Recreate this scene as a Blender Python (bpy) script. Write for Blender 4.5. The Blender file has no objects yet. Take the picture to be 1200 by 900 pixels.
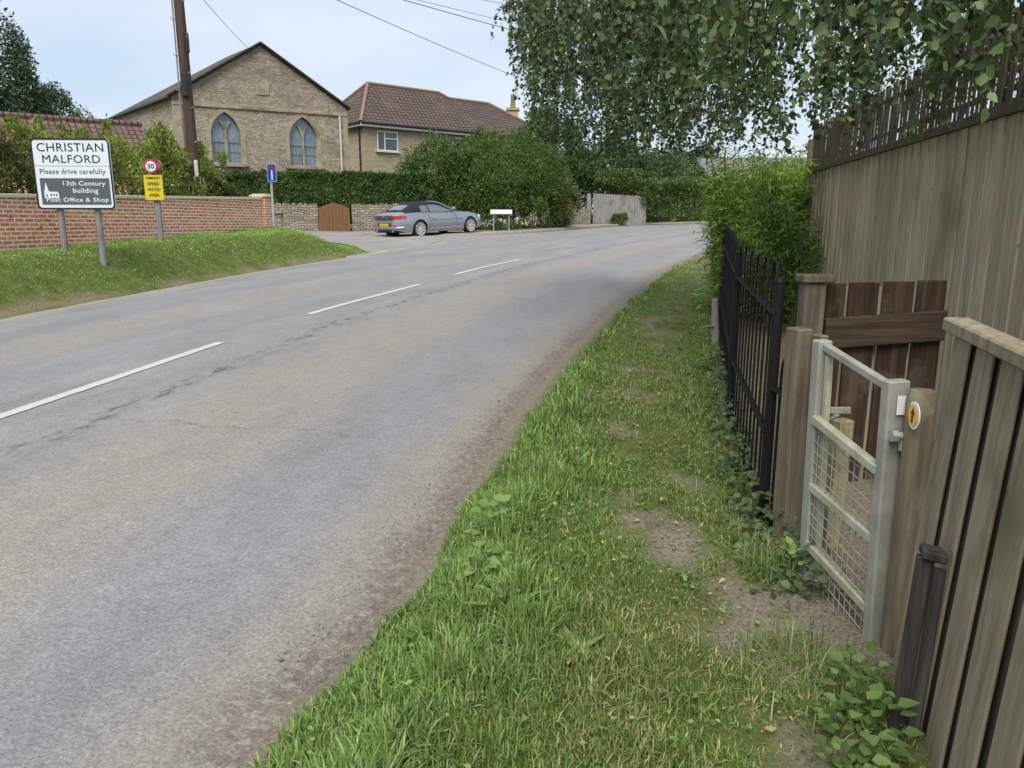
import bpy, bmesh, math, random
import numpy as np
from mathutils import Vector, Matrix
R = math.radians
SC = bpy.context.scene
COL = SC.collection
# ------------------------------------------------------------------ camera, sky, sun, exposure
EYE = 1.6
PITCH = R(12.06)
FPX = 880.0
cam = bpy.data.cameras.new('camera')
cam.sensor_width = 36.0
cam.lens = 36.0 * FPX / 1200.0
cam.clip_start = 0.05
cam.clip_end = 3000.0
camo = bpy.data.objects.new('camera', cam)
camo.location = (0, 0, EYE)
camo.rotation_euler = (R(90) - PITCH, 0, 0)
COL.objects.link(camo)
SC.camera = camo

SUN_EL, SUN_AZ = 54.0, 192.0          # azimuth clockwise from +Y: behind the camera, to the left
w = bpy.data.worlds.new('World')
SC.world = w
w.use_nodes = True
nt = w.node_tree
nt.nodes.clear()
sky = nt.nodes.new('ShaderNodeTexSky')
sky.sky_type = 'NISHITA'
sky.sun_disc = False
sky.sun_elevation = R(SUN_EL)
sky.sun_rotation = R(SUN_AZ)
sky.air_density = 1.0
sky.dust_density = 2.0
b1 = nt.nodes.new('ShaderNodeBackground')
b1.inputs[1].default_value = 0.06
nt.links.new(sky.outputs[0], b1.inputs[0])
tc = nt.nodes.new('ShaderNodeTexCoord')
mp = nt.nodes.new('ShaderNodeMapping')
mp.inputs['Scale'].default_value = (1.6, 1.6, 4.5)
nt.links.new(tc.outputs['Generated'], mp.inputs[0])
nz = nt.nodes.new('ShaderNodeTexNoise')
nz.inputs['Scale'].default_value = 2.2
nz.inputs['Detail'].default_value = 5
nz.inputs['Roughness'].default_value = 0.5
nt.links.new(mp.outputs[0], nz.inputs['Vector'])
cr = nt.nodes.new('ShaderNodeValToRGB')
cr.color_ramp.elements[0].position = 0.33
cr.color_ramp.elements[0].color = (0.255, 0.305, 0.375, 1)
cr.color_ramp.elements[1].position = 0.68
cr.color_ramp.elements[1].color = (0.335, 0.362, 0.402, 1)
nt.links.new(nz.outputs['Fac'], cr.inputs[0])
b2 = nt.nodes.new('ShaderNodeBackground')
b2.inputs[1].default_value = 1.0
nt.links.new(cr.outputs[0], b2.inputs[0])
ms = nt.nodes.new('ShaderNodeMixShader')
ms.inputs[0].default_value = 0.8
nt.links.new(b1.outputs[0], ms.inputs[1])
nt.links.new(b2.outputs[0], ms.inputs[2])
wo = nt.nodes.new('ShaderNodeOutputWorld')
nt.links.new(ms.outputs[0], wo.inputs[0])

sl = bpy.data.lights.new('sun', 'SUN')
sl.energy = 1.6
sl.angle = R(40)
sl.color = (1.0, 0.95, 0.88)
so = bpy.data.objects.new('sun', sl)
sdir = Vector((math.sin(R(SUN_AZ)) * math.cos(R(SUN_EL)), math.cos(R(SUN_AZ)) * math.cos(R(SUN_EL)), math.sin(R(SUN_EL))))
so.rotation_euler = sdir.to_track_quat('Z', 'Y').to_euler()
so.location = (-20, -20, 40)
COL.objects.link(so)
vs = SC.view_settings
vs.view_transform = 'Standard'
vs.look = 'None'
vs.gamma = 1.0
vs.exposure = 1.40

# ------------------------------------------------------------------ helpers
def _ray(px, py):
    u = (px - 600) / FPX
    v = (py - 450) / FPX
    return np.array([u, math.cos(PITCH) - v * math.sin(PITCH), -math.sin(PITCH) - v * math.cos(PITCH)])
def at(px, py, Y):
    r = _ray(px, py)
    t = Y / r[1]
    return Vector((r[0] * t, Y, EYE + r[2] * t))
def lev(px, py, z):
    r = _ray(px, py)
    t = (z - EYE) / r[2]
    return Vector((r[0] * t, r[1] * t, z))

def wloc(o):
    p = Vector((0, 0, 0))
    while o is not None:
        p += o.location
        o = o.parent
    return p

def fast_mesh(name, V, faces, mat, parent=None, col=None, smooth=False, uv=True, local=False, loopuv=None):
    """V (n,3); faces: list of int arrays (m,k). World coordinates unless local."""
    V = np.asarray(V, dtype=np.float64)
    if parent is not None and not local:
        V = V - np.array(wloc(parent))
    me = bpy.data.meshes.new(name)
    faces = [np.asarray(f, dtype=np.int32) for f in faces if len(f)]
    loops = np.concatenate([f.ravel() for f in faces])
    totals = np.concatenate([np.full(len(f), f.shape[1], dtype=np.int32) for f in faces])
    starts = np.concatenate([[0], np.cumsum(totals)[:-1]]).astype(np.int32)
    me.vertices.add(len(V))
    me.vertices.foreach_set('co', V.astype(np.float32).ravel())
    me.loops.add(len(loops))
    me.loops.foreach_set('vertex_index', loops)
    me.polygons.add(len(totals))
    me.polygons.foreach_set('loop_start', starts)
    me.polygons.foreach_set('loop_total', totals)
    if smooth:
        me.polygons.foreach_set('use_smooth', np.ones(len(totals), dtype=bool))
    me.update(calc_edges=True)
    if col is not None:
        a = me.color_attributes.new('col', 'FLOAT_COLOR', 'POINT')
        c = np.ones((len(V), 4), dtype=np.float32)
        c[:, :3] = col
        a.data.foreach_set('color', c.ravel())
    if loopuv is not None:
        for nm, arr in loopuv.items():
            l = me.uv_layers.new(name=nm)
            l.data.foreach_set('uv', arr[loops].astype(np.float32).ravel())
    elif uv:
        set_uv(me)
    me.materials.append(mat)
    o = bpy.data.objects.new(name, me)
    o.parent = parent
    COL.objects.link(o)
    return o

def set_uv(me):
    """box-like UVs in metres: u along the face's horizontal, v up its slope"""
    n = len(me.polygons)
    if n == 0:
        return
    nl = len(me.loops)
    N = np.zeros(n * 3, dtype=np.float32)
    me.polygons.foreach_get('normal', N)
    N = N.reshape(n, 3)
    T = np.stack([-N[:, 1], N[:, 0], np.zeros(n)], 1)
    ln = np.linalg.norm(T, axis=1)
    fl = ln < 0.08
    T[fl] = (1, 0, 0)
    ln[fl] = 1
    T /= ln[:, None]
    B = np.cross(N, T)
    lt = np.zeros(n, dtype=np.int32)
    me.polygons.foreach_get('loop_total', lt)
    pid = np.repeat(np.arange(n), lt)
    vi = np.zeros(nl, dtype=np.int32)
    me.loops.foreach_get('vertex_index', vi)
    co = np.zeros(len(me.vertices) * 3, dtype=np.float32)
    me.vertices.foreach_get('co', co)
    P = co.reshape(-1, 3)[vi]
    uvs = np.stack([(P * T[pid]).sum(1), (P * B[pid]).sum(1)], 1).astype(np.float32)
    l = me.uv_layers.new(name='UVMap')
    l.data.foreach_set('uv', uvs.ravel())

class MB:
    def __init__(s):
        s.v = []
        s.f = []
    def add(s, V, F):
        o = len(s.v)
        s.v += [tuple(p) for p in V]
        s.f += [tuple(i + o for i in f) for f in F]
        return s
    def obox(s, c, ax, ay, az):
        """box at centre c with half-axes"""
        c, ax, ay, az = map(Vector, (c, ax, ay, az))
        V = [c + sx * ax + sy * ay + sz * az for sz in (-1, 1) for sy in (-1, 1) for sx in (-1, 1)]
        F = [(0, 2, 3, 1), (4, 5, 7, 6), (0, 1, 5, 4), (2, 6, 7, 3), (0, 4, 6, 2), (1, 3, 7, 5)]
        if ax.cross(ay).dot(az) < 0:
            F = [f[::-1] for f in F]
        return s.add(V, F)
    def box(s, x0, x1, y0, y1, z0, z1):
        return s.obox(((x0 + x1) / 2, (y0 + y1) / 2, (z0 + z1) / 2), ((x1 - x0) / 2, 0, 0), (0, (y1 - y0) / 2, 0), (0, 0, (z1 - z0) / 2))
    def bar(s, p0, p1, w, h, side=None):
        """bar from p0 to p1, w wide along `side`, h along the third axis"""
        p0, p1 = Vector(p0), Vector(p1)
        d = p1 - p0
        L = d.length
        d.normalize()
        if side is None:
            side = Vector((0, 0, 1)).cross(d) if abs(d.z) < 0.95 else Vector((1, 0, 0))
        side = Vector(side)
        side = (side - d * side.dot(d)).normalized()
        up = d.cross(side)
        return s.obox((p0 + p1) / 2, d * L / 2, side * w / 2, up * h / 2)
    def tube(s, pts, rad, n=8, caps=True):
        pts = [Vector(p) for p in pts]
        if not hasattr(rad, '__len__'):
            rad = [rad] * len(pts)
        V, F = [], []
        prev = None
        for i, p in enumerate(pts):
            d = (pts[min(i + 1, len(pts) - 1)] - pts[max(i - 1, 0)]).normalized()
            if prev is None:
                a = d.orthogonal().normalized()
            else:
                a = prev - d * prev.dot(d)
                a = a.normalized() if a.length > 1e-6 else d.orthogonal().normalized()
            prev = a
            b = d.cross(a)
            for k in range(n):
                t = 2 * math.pi * k / n
                V.append(p + (a * math.cos(t) + b * math.sin(t)) * rad[i])
        for i in range(len(pts) - 1):
            for k in range(n):
                k2 = (k + 1) % n
                F.append((i * n + k, i * n + k2, (i + 1) * n + k2, (i + 1) * n + k))
        if caps:
            F.append(tuple(range(n))[::-1])
            F.append(tuple((len(pts) - 1) * n + k for k in range(n)))
        return s.add(V, F)
    def lathe(s, c, axis, prof, n=24):
        """profile of (radius, along) about axis through c"""
        c, axis = Vector(c), Vector(axis).normalized()
        a = axis.orthogonal().normalized()
        b = axis.cross(a)
        V, F = [], []
        for (r, h) in prof:
            for k in range(n):
                t = 2 * math.pi * k / n
                V.append(c + axis * h + (a * math.cos(t) + b * math.sin(t)) * r)
        for i in range(len(prof) - 1):
            for k in range(n):
                k2 = (k + 1) % n
                F.append((i * n + k, i * n + k2, (i + 1) * n + k2, (i + 1) * n + k))
        return s.add(V, F)
    def prism(s, poly, d):
        """closed polygon (list of points) pushed along d"""
        poly = [Vector(p) for p in poly]
        d = Vector(d)
        n = len(poly)
        V = poly + [p + d for p in poly]
        F = [tuple(range(n))[::-1], tuple(range(n, 2 * n))] + [(i, (i + 1) % n, n + (i + 1) % n, n + i) for i in range(n)]
        return s.add(V, F)
    def build(s, name, mat, parent=None, bevel=0, smooth=False, local=False, seg=1):
        off = Vector((0, 0, 0)) if (parent is None or local) else wloc(parent)
        me = bpy.data.meshes.new(name)
        me.from_pydata([tuple(Vector(p) - off) for p in s.v], [], s.f)
        bm = bmesh.new()
        bm.from_mesh(me)
        bmesh.ops.recalc_face_normals(bm, faces=bm.faces)
        if bevel:
            ed = [e for e in bm.edges if len(e.link_faces) == 2 and e.calc_face_angle(0) > 0.6]
            bmesh.ops.bevel(bm, geom=ed, offset=bevel, segments=seg, affect='EDGES', clamp_overlap=True)
        if smooth:
            for f in bm.faces:
                f.smooth = True
            for e in bm.edges:
                if len(e.link_faces) == 2 and e.calc_face_angle(0) > 0.7:
                    e.smooth = False
        bm.to_mesh(me)
        bm.free()
        set_uv(me)
        me.materials.append(mat)
        o = bpy.data.objects.new(name, me)
        o.parent = parent
        COL.objects.link(o)
        return o

def tag(o, label=None, cat=None, group=None, kind=None):
    if label: o['label'] = label
    if cat: o['category'] = cat
    if group: o['group'] = group
    if kind: o['kind'] = kind
    return o
def thing(name, loc, label, cat, group=None, rot=(0, 0, 0)):
    o = bpy.data.objects.new(name, None)
    o.empty_display_size = 0.2
    o.location = loc
    o.rotation_euler = rot
    COL.objects.link(o)
    return tag(o, label, cat, group)
def copy_tree(o, parent=None):
    c = o.copy()
    COL.objects.link(c)
    c.parent = parent
    for ch in o.children:
        copy_tree(ch, c)
    return c

def plate_mesh(loops, th):
    """flat shape with holes (2-D loops, even-odd) of thickness th, in local XY, z from 0 to th"""
    cu = bpy.data.curves.new('shape', 'CURVE')
    cu.dimensions = '2D'
    cu.fill_mode = 'BOTH'
    cu.extrude = th / 2
    for lp in loops:
        sp = cu.splines.new('POLY')
        sp.points.add(len(lp) - 1)
        for p, q in zip(sp.points, lp):
            p.co = (q[0], q[1], 0, 1)
        sp.use_cyclic_u = True
    return _curve_to_mesh(cu, Vector((0, 0, th / 2)))
def _curve_to_mesh(cu, shift):
    o = bpy.data.objects.new('shape', cu)
    COL.objects.link(o)
    dg = bpy.context.evaluated_depsgraph_get()
    me = bpy.data.meshes.new_from_object(o.evaluated_get(dg))
    bpy.data.objects.remove(o)
    bpy.data.curves.remove(cu)
    me.transform(Matrix.Translation(shift))
    me.materials.clear()
    while me.uv_layers:
        me.uv_layers.remove(me.uv_layers[0])
    return me
def text_mesh(txt, w=None, h=None, th=0.003, bold=0.0):
    cu = bpy.data.curves.new('lettering', 'FONT')
    cu.body = txt
    cu.size = 1.0
    cu.extrude = 0.5
    cu.offset = bold
    cu.space_character = 1.06
    cu.align_x = 'CENTER'
    cu.resolution_u = 3
    me = _curve_to_mesh(cu, Vector((0, 0, 0)))
    co = np.array([v.co[:] for v in me.vertices])
    lo, hi = co.min(0), co.max(0)
    sx = w / (hi[0] - lo[0]) if w else None
    sy = h / (hi[1] - lo[1]) if h else None
    if sx is None: sx = sy
    if sy is None: sy = sx
    me.transform(Matrix.Translation((-(lo[0] + hi[0]) / 2, -(lo[1] + hi[1]) / 2, 0)))
    me.transform(Matrix.Diagonal((sx, sy, th, 1)))
    return me
def put_words(txt, w, h, mat, parent, fr, x, z, out, th=0.003, bold=0.0, name='lettering'):
    """one mesh per word, the whole line fitted into w by h about (x, z)"""
    ms, lo, hi = [], [], []
    for wd in txt.split():
        cu = bpy.data.curves.new('lettering', 'FONT')
        cu.body = wd; cu.size = 1.0; cu.extrude = 0.5; cu.offset = bold; cu.space_character = 1.06; cu.resolution_u = 3
        me = _curve_to_mesh(cu, Vector((0, 0, 0)))
        co = np.array([v.co[:] for v in me.vertices])
        ms.append(me); lo.append(co.min(0)); hi.append(co.max(0))
    gap = 0.36
    xs, cur = [], 0.0
    for a, b in zip(lo, hi):
        xs.append(cur - a[0]); cur += b[0] - a[0] + gap
    tot = cur - gap
    y0, y1 = min(a[1] for a in lo), max(b[1] for b in hi)
    for me, xo in zip(ms, xs):
        me.transform(Matrix.Translation((xo - tot / 2, -(y0 + y1) / 2, 0)))
        me.transform(Matrix.Diagonal((w / tot, h / (y1 - y0), th, 1)))
        put(me, name, mat, parent, fr(x, z, out + th / 2))
def frame(o, x, z):
    """matrix: local x -> x, local y -> z(up), local z -> outward (x cross up)"""
    x, z = Vector(x).normalized(), Vector(z).normalized()
    y = x.cross(z)
    m = Matrix((( x.x, z.x, y.x, o[0]), (x.y, z.y, y.y, o[1]), (x.z, z.z, y.z, o[2]), (0, 0, 0, 1)))
    return m
def put(me, name, mat, parent, M):
    """mesh placed with world matrix M under parent"""
    me.transform(Matrix.Translation(-wloc(parent)) @ M if parent is not None else M)
    set_uv(me)
    me.materials.append(mat)
    me.name = name
    o = bpy.data.objects.new(name, me)
    o.parent = parent
    COL.objects.link(o)
    return o
def rrect(w, h, r, n=5, cx=0, cy=0):
    P = []
    for (sx, sy, a0) in ((1, 1, 0), (-1, 1, 90), (-1, -1, 180), (1, -1, 270)):
        for k in range(n + 1):
            a = R(a0 + 90 * k / n)
            P.append((cx + sx * (w / 2 - r) + r * math.cos(a), cy + sy * (h / 2 - r) + r * math.sin(a)))
    return P
def circ(r, n=32, cx=0, cy=0):
    return [(cx + r * math.cos(2 * math.pi * k / n), cy + r * math.sin(2 * math.pi * k / n)) for k in range(n)]

# value noise in numpy
def vnoise(x, y, sc, seed=0):
    x = np.asarray(x) / sc + 1000.5
    y = np.asarray(y) / sc + 1000.5
    xi, yi = np.floor(x).astype(np.int64), np.floor(y).astype(np.int64)
    fx, fy = x - xi, y - yi
    fx = fx * fx * (3 - 2 * fx)
    fy = fy * fy * (3 - 2 * fy)
    def h(a, b):
        n = (a * 374761393 + b * 668265263 + seed * 1442695041) & 0xffffffff
        n = ((n ^ (n >> 13)) * 1274126177) & 0xffffffff
        return ((n ^ (n >> 16)) & 0xffff) / 65535.0
    return (h(xi, yi) * (1 - fx) + h(xi + 1, yi) * fx) * (1 - fy) + (h(xi, yi + 1) * (1 - fx) + h(xi + 1, yi + 1) * fx) * fy
def sstep(a, b, x):
    t = np.clip((np.asarray(x, dtype=float) - a) / (b - a), 0, 1)
    return t * t * (3 - 2 * t)

# ------------------------------------------------------------------ materials
def N_(nt, t, **kw):
    n = nt.nodes.new(t)
    for k, v in kw.items():
        if k.startswith('i_'):
            n.inputs[k[2:].replace('_', ' ')].default_value = v
        else:
            setattr(n, k, v)
    return n
def c4(c):
    return (c[0], c[1], c[2], 1)
def ramp(nt, cols, lo=0.3, hi=0.7):
    n = nt.nodes.new('ShaderNodeValToRGB')
    e = n.color_ramp.elements
    m = len(cols)
    while len(e) < m:
        e.new(0.5)
    for i, c in enumerate(cols):
        e[i].position = lo + (hi - lo) * i / max(1, m - 1)
        e[i].color = c4(c)
    return n
def newmat(name):
    m = bpy.data.materials.new(name)
    m.use_nodes = True
    nt = m.node_tree
    nt.nodes.clear()
    out = nt.nodes.new('ShaderNodeOutputMaterial')
    p = nt.nodes.new('ShaderNodeBsdfPrincipled')
    nt.links.new(p.outputs[0], out.inputs[0])
    return m, nt, p, out
def mix(nt, a, b, fac, mode='MIX'):
    n = nt.nodes.new('ShaderNodeMix')
    n.data_type = 'RGBA'
    n.blend_type = mode
    L = nt.links
    for s, v in ((n.inputs[0], fac), (n.inputs[6], a), (n.inputs[7], b)):
        if hasattr(v, 'type') and hasattr(v, 'is_linked'):
            L.new(v, s)
        elif isinstance(v, (tuple, list)):
            s.default_value = c4(v)
        else:
            s.default_value = v
    return n.outputs[2]
def bumpn(nt, h, p, strength, dist=0.01):
    b = N_(nt, 'ShaderNodeBump')
    b.inputs['Strength'].default_value = strength
    b.inputs['Distance'].default_value = dist
    nt.links.new(h, b.inputs['Height'])
    nt.links.new(b.outputs[0], p.inputs['Normal'])
    return b
def pmat(name, cols, scale=4, stretch=(1, 1, 1), rough=0.8, bump=0.2, bdist=0.005, bscale=None, spec=0.3, metal=0.0, lo=0.3, hi=0.7,
         blot=None, bsc=1.5, blo=0.5, bhi=0.7, coord='Object', coat=0, island=0):
    m, nt, p, out = newmat(name)
    L = nt.links
    tc = N_(nt, 'ShaderNodeTexCoord')
    mp = N_(nt, 'ShaderNodeMapping')
    mp.inputs['Scale'].default_value = stretch
    L.new(tc.outputs[coord], mp.inputs[0])
    wvec = mp.outputs[0]
    if island:
        ge0 = N_(nt, 'ShaderNodeNewGeometry')
        va = N_(nt, 'ShaderNodeVectorMath', operation='SCALE'); va.inputs[0].default_value = (37.0, 53.0, 71.0)
        L.new(ge0.outputs['Random Per Island'], va.inputs['Scale'])
        vb = N_(nt, 'ShaderNodeVectorMath', operation='ADD')
        L.new(wvec, vb.inputs[0]); L.new(va.outputs[0], vb.inputs[1])
        wvec = vb.outputs[0]
    n1 = N_(nt, 'ShaderNodeTexNoise', i_Scale=scale, i_Detail=7.0, i_Roughness=0.62)
    L.new(wvec, n1.inputs['Vector'])
    r = ramp(nt, cols, lo, hi)
    L.new(n1.outputs['Fac'], r.inputs[0])
    c = r.outputs[0]
    if blot:
        n2 = N_(nt, 'ShaderNodeTexNoise', i_Scale=bsc, i_Detail=5.0, i_Roughness=0.6)
        L.new(tc.outputs[coord], n2.inputs['Vector'])
        mr = N_(nt, 'ShaderNodeMapRange')
        mr.inputs[1].default_value = blo
        mr.inputs[2].default_value = bhi
        L.new(n2.outputs['Fac'], mr.inputs[0])
        c = mix(nt, c, blot, mr.outputs[0])
    if island:
        ge = N_(nt, 'ShaderNodeNewGeometry')
        hs2 = N_(nt, 'ShaderNodeHueSaturation')
        mr2 = N_(nt, 'ShaderNodeMapRange')
        mr2.inputs[3].default_value = 1 - island
        mr2.inputs[4].default_value = 1 + island
        L.new(ge.outputs['Random Per Island'], mr2.inputs[0])
        L.new(mr2.outputs[0], hs2.inputs['Value'])
        L.new(c, hs2.inputs['Color'])
        c = hs2.outputs[0]
        # knots
        mk = N_(nt, 'ShaderNodeMapping'); mk.inputs['Scale'].default_value = (1, 1, .55)
        L.new(tc.outputs[coord], mk.inputs[0])
        vk = N_(nt, 'ShaderNodeTexVoronoi', i_Scale=8.5)
        L.new(mk.outputs[0], vk.inputs['Vector'])
        rk = N_(nt, 'ShaderNodeMapRange'); rk.inputs[1].default_value = .03; rk.inputs[2].default_value = .075; rk.inputs[3].default_value = .7; rk.inputs[4].default_value = 0
        L.new(vk.outputs['Distance'], rk.inputs[0])
        c = mix(nt, c, tuple(x * .35 for x in cols[0]), rk.outputs[0])
    L.new(c, p.inputs['Base Color'])
    p.inputs['Roughness'].default_value = rough
    p.inputs['Specular IOR Level'].default_value = spec
    p.inputs['Metallic'].default_value = metal
    p.inputs['Coat Weight'].default_value = coat
    if bump:
        n3 = N_(nt, 'ShaderNodeTexNoise', i_Scale=bscale or scale * 3, i_Detail=6.0, i_Roughness=0.65)
        L.new(mp.outputs[0], n3.inputs['Vector'])
        bumpn(nt, n3.outputs['Fac'], p, bump, bdist)
    return m
def leafmat(name, trans=0.35, rough=0.55, spec=0.3, tint=(1.15, 1.25, 0.7), vary=0.25):
    m, nt, p, out = newmat(name)
    L = nt.links
    a = N_(nt, 'ShaderNodeVertexColor', layer_name='col')
    tc = N_(nt, 'ShaderNodeTexCoord')
    n1 = N_(nt, 'ShaderNodeTexNoise', i_Scale=1.7, i_Detail=3.0)
    L.new(tc.outputs['Object'], n1.inputs['Vector'])
    mr = N_(nt, 'ShaderNodeMapRange')
    mr.inputs[1].default_value = 0.3
    mr.inputs[2].default_value = 0.7
    mr.inputs[3].default_value = 1 - vary
    mr.inputs[4].default_value = 1 + vary
    L.new(n1.outputs['Fac'], mr.inputs[0])
    h = N_(nt, 'ShaderNodeHueSaturation')
    L.new(a.outputs[0], h.inputs['Color'])
    L.new(mr.outputs[0], h.inputs['Value'])
    L.new(h.outputs[0], p.inputs['Base Color'])
    p.inputs['Roughness'].default_value = rough
    p.inputs['Specular IOR Level'].default_value = spec
    t = N_(nt, 'ShaderNodeBsdfTranslucent')
    tm = mix(nt, h.outputs[0], tint, 1.0, 'MULTIPLY')
    L.new(tm, t.inputs['Color'])
    s = N_(nt, 'ShaderNodeMixShader')
    s.inputs[0].default_value = trans
    L.new(p.outputs[0], s.inputs[1])
    L.new(t.outputs[0], s.inputs[2])
    L.new(s.outputs[0], out.inputs[0])
    return m
def brickmat(name, c1, c2, mortar, bw, rh, ms, distort=0.0, bump=0.5, bdist=0.01, rough=0.9, blots=(), bias=0.0, noise=0.35, off=0.5, smooth=0.1, nscale=9.0):
    m, nt, p, out = newmat(name)
    L = nt.links
    uv = N_(nt, 'ShaderNodeUVMap', uv_map='UVMap')
    vec = uv.outputs[0]
    if distort:
        n = N_(nt, 'ShaderNodeTexNoise', i_Scale=3.2, i_Detail=3.0)
        L.new(vec, n.inputs['Vector'])
        sb = N_(nt, 'ShaderNodeVectorMath', operation='SUBTRACT')
        sb.inputs[1].default_value = (0.5, 0.5, 0.5)
        L.new(n.outputs['Color'], sb.inputs[0])
        sc = N_(nt, 'ShaderNodeVectorMath', operation='SCALE')
        sc.inputs['Scale'].default_value = distort
        L.new(sb.outputs[0], sc.inputs[0])
        ad = N_(nt, 'ShaderNodeVectorMath', operation='ADD')
        L.new(vec, ad.inputs[0])
        L.new(sc.outputs[0], ad.inputs[1])
        vec = ad.outputs[0]
    b = N_(nt, 'ShaderNodeTexBrick', offset=off)
    b.inputs['Scale'].default_value = 1.0
    b.inputs['Color1'].default_value = c4(c1)
    b.inputs['Color2'].default_value = c4(c2)
    b.inputs['Mortar'].default_value = c4(mortar)
    b.inputs['Mortar Size'].default_value = ms
    b.inputs['Mortar Smooth'].default_value = smooth
    b.inputs['Bias'].default_value = bias
    b.inputs['Brick Width'].default_value = bw
    b.inputs['Row Height'].default_value = rh
    L.new(vec, b.inputs['Vector'])
    n2 = N_(nt, 'ShaderNodeTexNoise', i_Scale=nscale, i_Detail=6.0, i_Roughness=0.7)
    L.new(uv.outputs[0], n2.inputs['Vector'])
    mr = N_(nt, 'ShaderNodeMapRange')
    mr.inputs[1].default_value = 0.25
    mr.inputs[2].default_value = 0.75
    mr.inputs[3].default_value = 1 - noise
    mr.inputs[4].default_value = 1 + noise
    L.new(n2.outputs['Fac'], mr.inputs[0])
    h = N_(nt, 'ShaderNodeHueSaturation')
    L.new(b.outputs['Color'], h.inputs['Color'])
    L.new(mr.outputs[0], h.inputs['Value'])
    c = h.outputs[0]
    for (bc, bs, lo, hi) in blots:
        n4 = N_(nt, 'ShaderNodeTexNoise', i_Scale=bs, i_Detail=6.0, i_Roughness=0.65)
        L.new(uv.outputs[0], n4.inputs['Vector'])
        m4 = N_(nt, 'ShaderNodeMapRange')
        m4.inputs[1].default_value = lo
        m4.inputs[2].default_value = hi
        m4.inputs[4].default_value = 0.75
        L.new(n4.outputs['Fac'], m4.inputs[0])
        c = mix(nt, c, bc, m4.outputs[0])
    L.new(c, p.inputs['Base Color'])
    p.inputs['Roughness'].default_value = rough
    p.inputs['Specular IOR Level'].default_value = 0.25
    inv = N_(nt, 'ShaderNodeMath', operation='SUBTRACT')
    inv.inputs[0].default_value = 1.0
    L.new(b.outputs['Fac'], inv.inputs[1])
    ad2 = N_(nt, 'ShaderNodeMath', operation='MULTIPLY_ADD')
    L.new(n2.outputs['Fac'], ad2.inputs[0])
    ad2.inputs[1].default_value = 0.6
    L.new(inv.outputs[0], ad2.inputs[2])
    bumpn(nt, ad2.outputs[0], p, bump, bdist)
    return m
def flat(name, c, rough=0.5, metal=0.0, spec=0.4, coat=0, emit=None, alpha=None):
    m = pmat(name, [tuple(x * 0.93 for x in c), tuple(min(1, x * 1.05) for x in c)], scale=14, rough=rough, metal=metal, spec=spec, bump=0, coat=coat)
    return m

MT = {}
MT['leaf'] = leafmat('leaf_green')
MT['grass'] = leafmat('grass_blade', trans=0.3, rough=0.5, vary=0.18)
MT['birchleaf'] = leafmat('birch_leaf', trans=0.2, rough=0.5, spec=0.3, vary=0.1)
MT['bark'] = pmat('bark', [(0.05, 0.035, 0.025), (0.12, 0.09, 0.065)], scale=8, stretch=(1, 1, 0.3), bump=0.6, bdist=0.02)
MT['birchbark'] = pmat('birch_bark', [(0.10, 0.08, 0.07), (0.42, 0.40, 0.37), (0.5, 0.48, 0.45)], scale=5, stretch=(1, 1, 3), bump=0.3)
MT['twig'] = pmat('twig', [(0.045, 0.032, 0.022), (0.085, 0.058, 0.038)], scale=9, bump=0)
MT['brick'] = brickmat('red_brick', (0.73, 0.295, 0.155), (0.50, 0.175, 0.095), (0.80, 0.71, 0.57), 0.225, 0.075, 0.0125, bump=0.6, bdist=0.006, noise=0.3,
                       blots=[((0.055, 0.035, 0.035), 7.0, 0.60, 0.66), ((0.5, 0.34, 0.24), 5.0, 0.60, 0.72)])
MT['coping'] = pmat('pale_stone_coping', [(0.52, 0.455, 0.35), (0.66, 0.59, 0.47)], scale=6, bump=0.2)
MT['chapelstone'] = brickmat('rubble_stone', (0.43, 0.36, 0.27), (0.26, 0.212, 0.155), (0.25, 0.21, 0.16), 0.27, 0.095, 0.014, distort=0.16, bump=0.8, bdist=0.02, noise=0.42,
                             blots=[((0.13, 0.112, 0.09), 0.6, 0.50, 0.72), ((0.42, 0.36, 0.28), 1.3, 0.55, 0.75), ((0.10, 0.088, 0.072), 4.0, 0.6, 0.72)], nscale=6)
MT['dressed'] = pmat('dressed_stone', [(0.26, 0.215, 0.14), (0.40, 0.34, 0.235)], scale=3, bump=0.25, blot=(0.14, 0.12, 0.09), bsc=1.2)
MT['housestone'] = brickmat('recon_stone', (0.43, 0.36, 0.255), (0.34, 0.28, 0.19), (0.31, 0.26, 0.19), 0.42, 0.15, 0.010, distort=0.02, bump=0.5, bdist=0.015, noise=0.25)
MT['rubble'] = brickmat('dry_stone', (0.37, 0.325, 0.25), (0.22, 0.19, 0.145), (0.12, 0.102, 0.08), 0.26, 0.10, 0.012, distort=0.12, bump=1.0, bdist=0.03, noise=0.4,
                        blots=[((0.16, 0.15, 0.12), 1.8, 0.55, 0.7)])
MT['slate'] = brickmat('stone_slates', (0.105, 0.088, 0.07), (0.07, 0.06, 0.05), (0.035, 0.03, 0.026), 0.3, 0.22, 0.012, bump=0.6, bdist=0.02, noise=0.3)
MT['tile'] = brickmat('concrete_tiles', (0.126, 0.095, 0.078), (0.10, 0.076, 0.063), (0.04, 0.028, 0.025), 0.33, 0.33, 0.035, bump=1.0, bdist=0.03, noise=0.2,
                      blots=[((0.17, 0.10, 0.075), 0.5, 0.5, 0.75)], off=0.0)
MT['pantile'] = brickmat('clay_pantiles', (0.19, 0.115, 0.098), (0.135, 0.085, 0.074), (0.055, 0.032, 0.027), 0.22, 0.30, 0.03, bump=1.0, bdist=0.04, noise=0.3,
                         blots=[((0.14, 0.12, 0.10), 1.2, 0.52, 0.68)], off=0.0)
MT['ridge'] = pmat('ridge_tile', [(0.20, 0.12, 0.09), (0.27, 0.17, 0.13)], scale=3)
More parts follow.
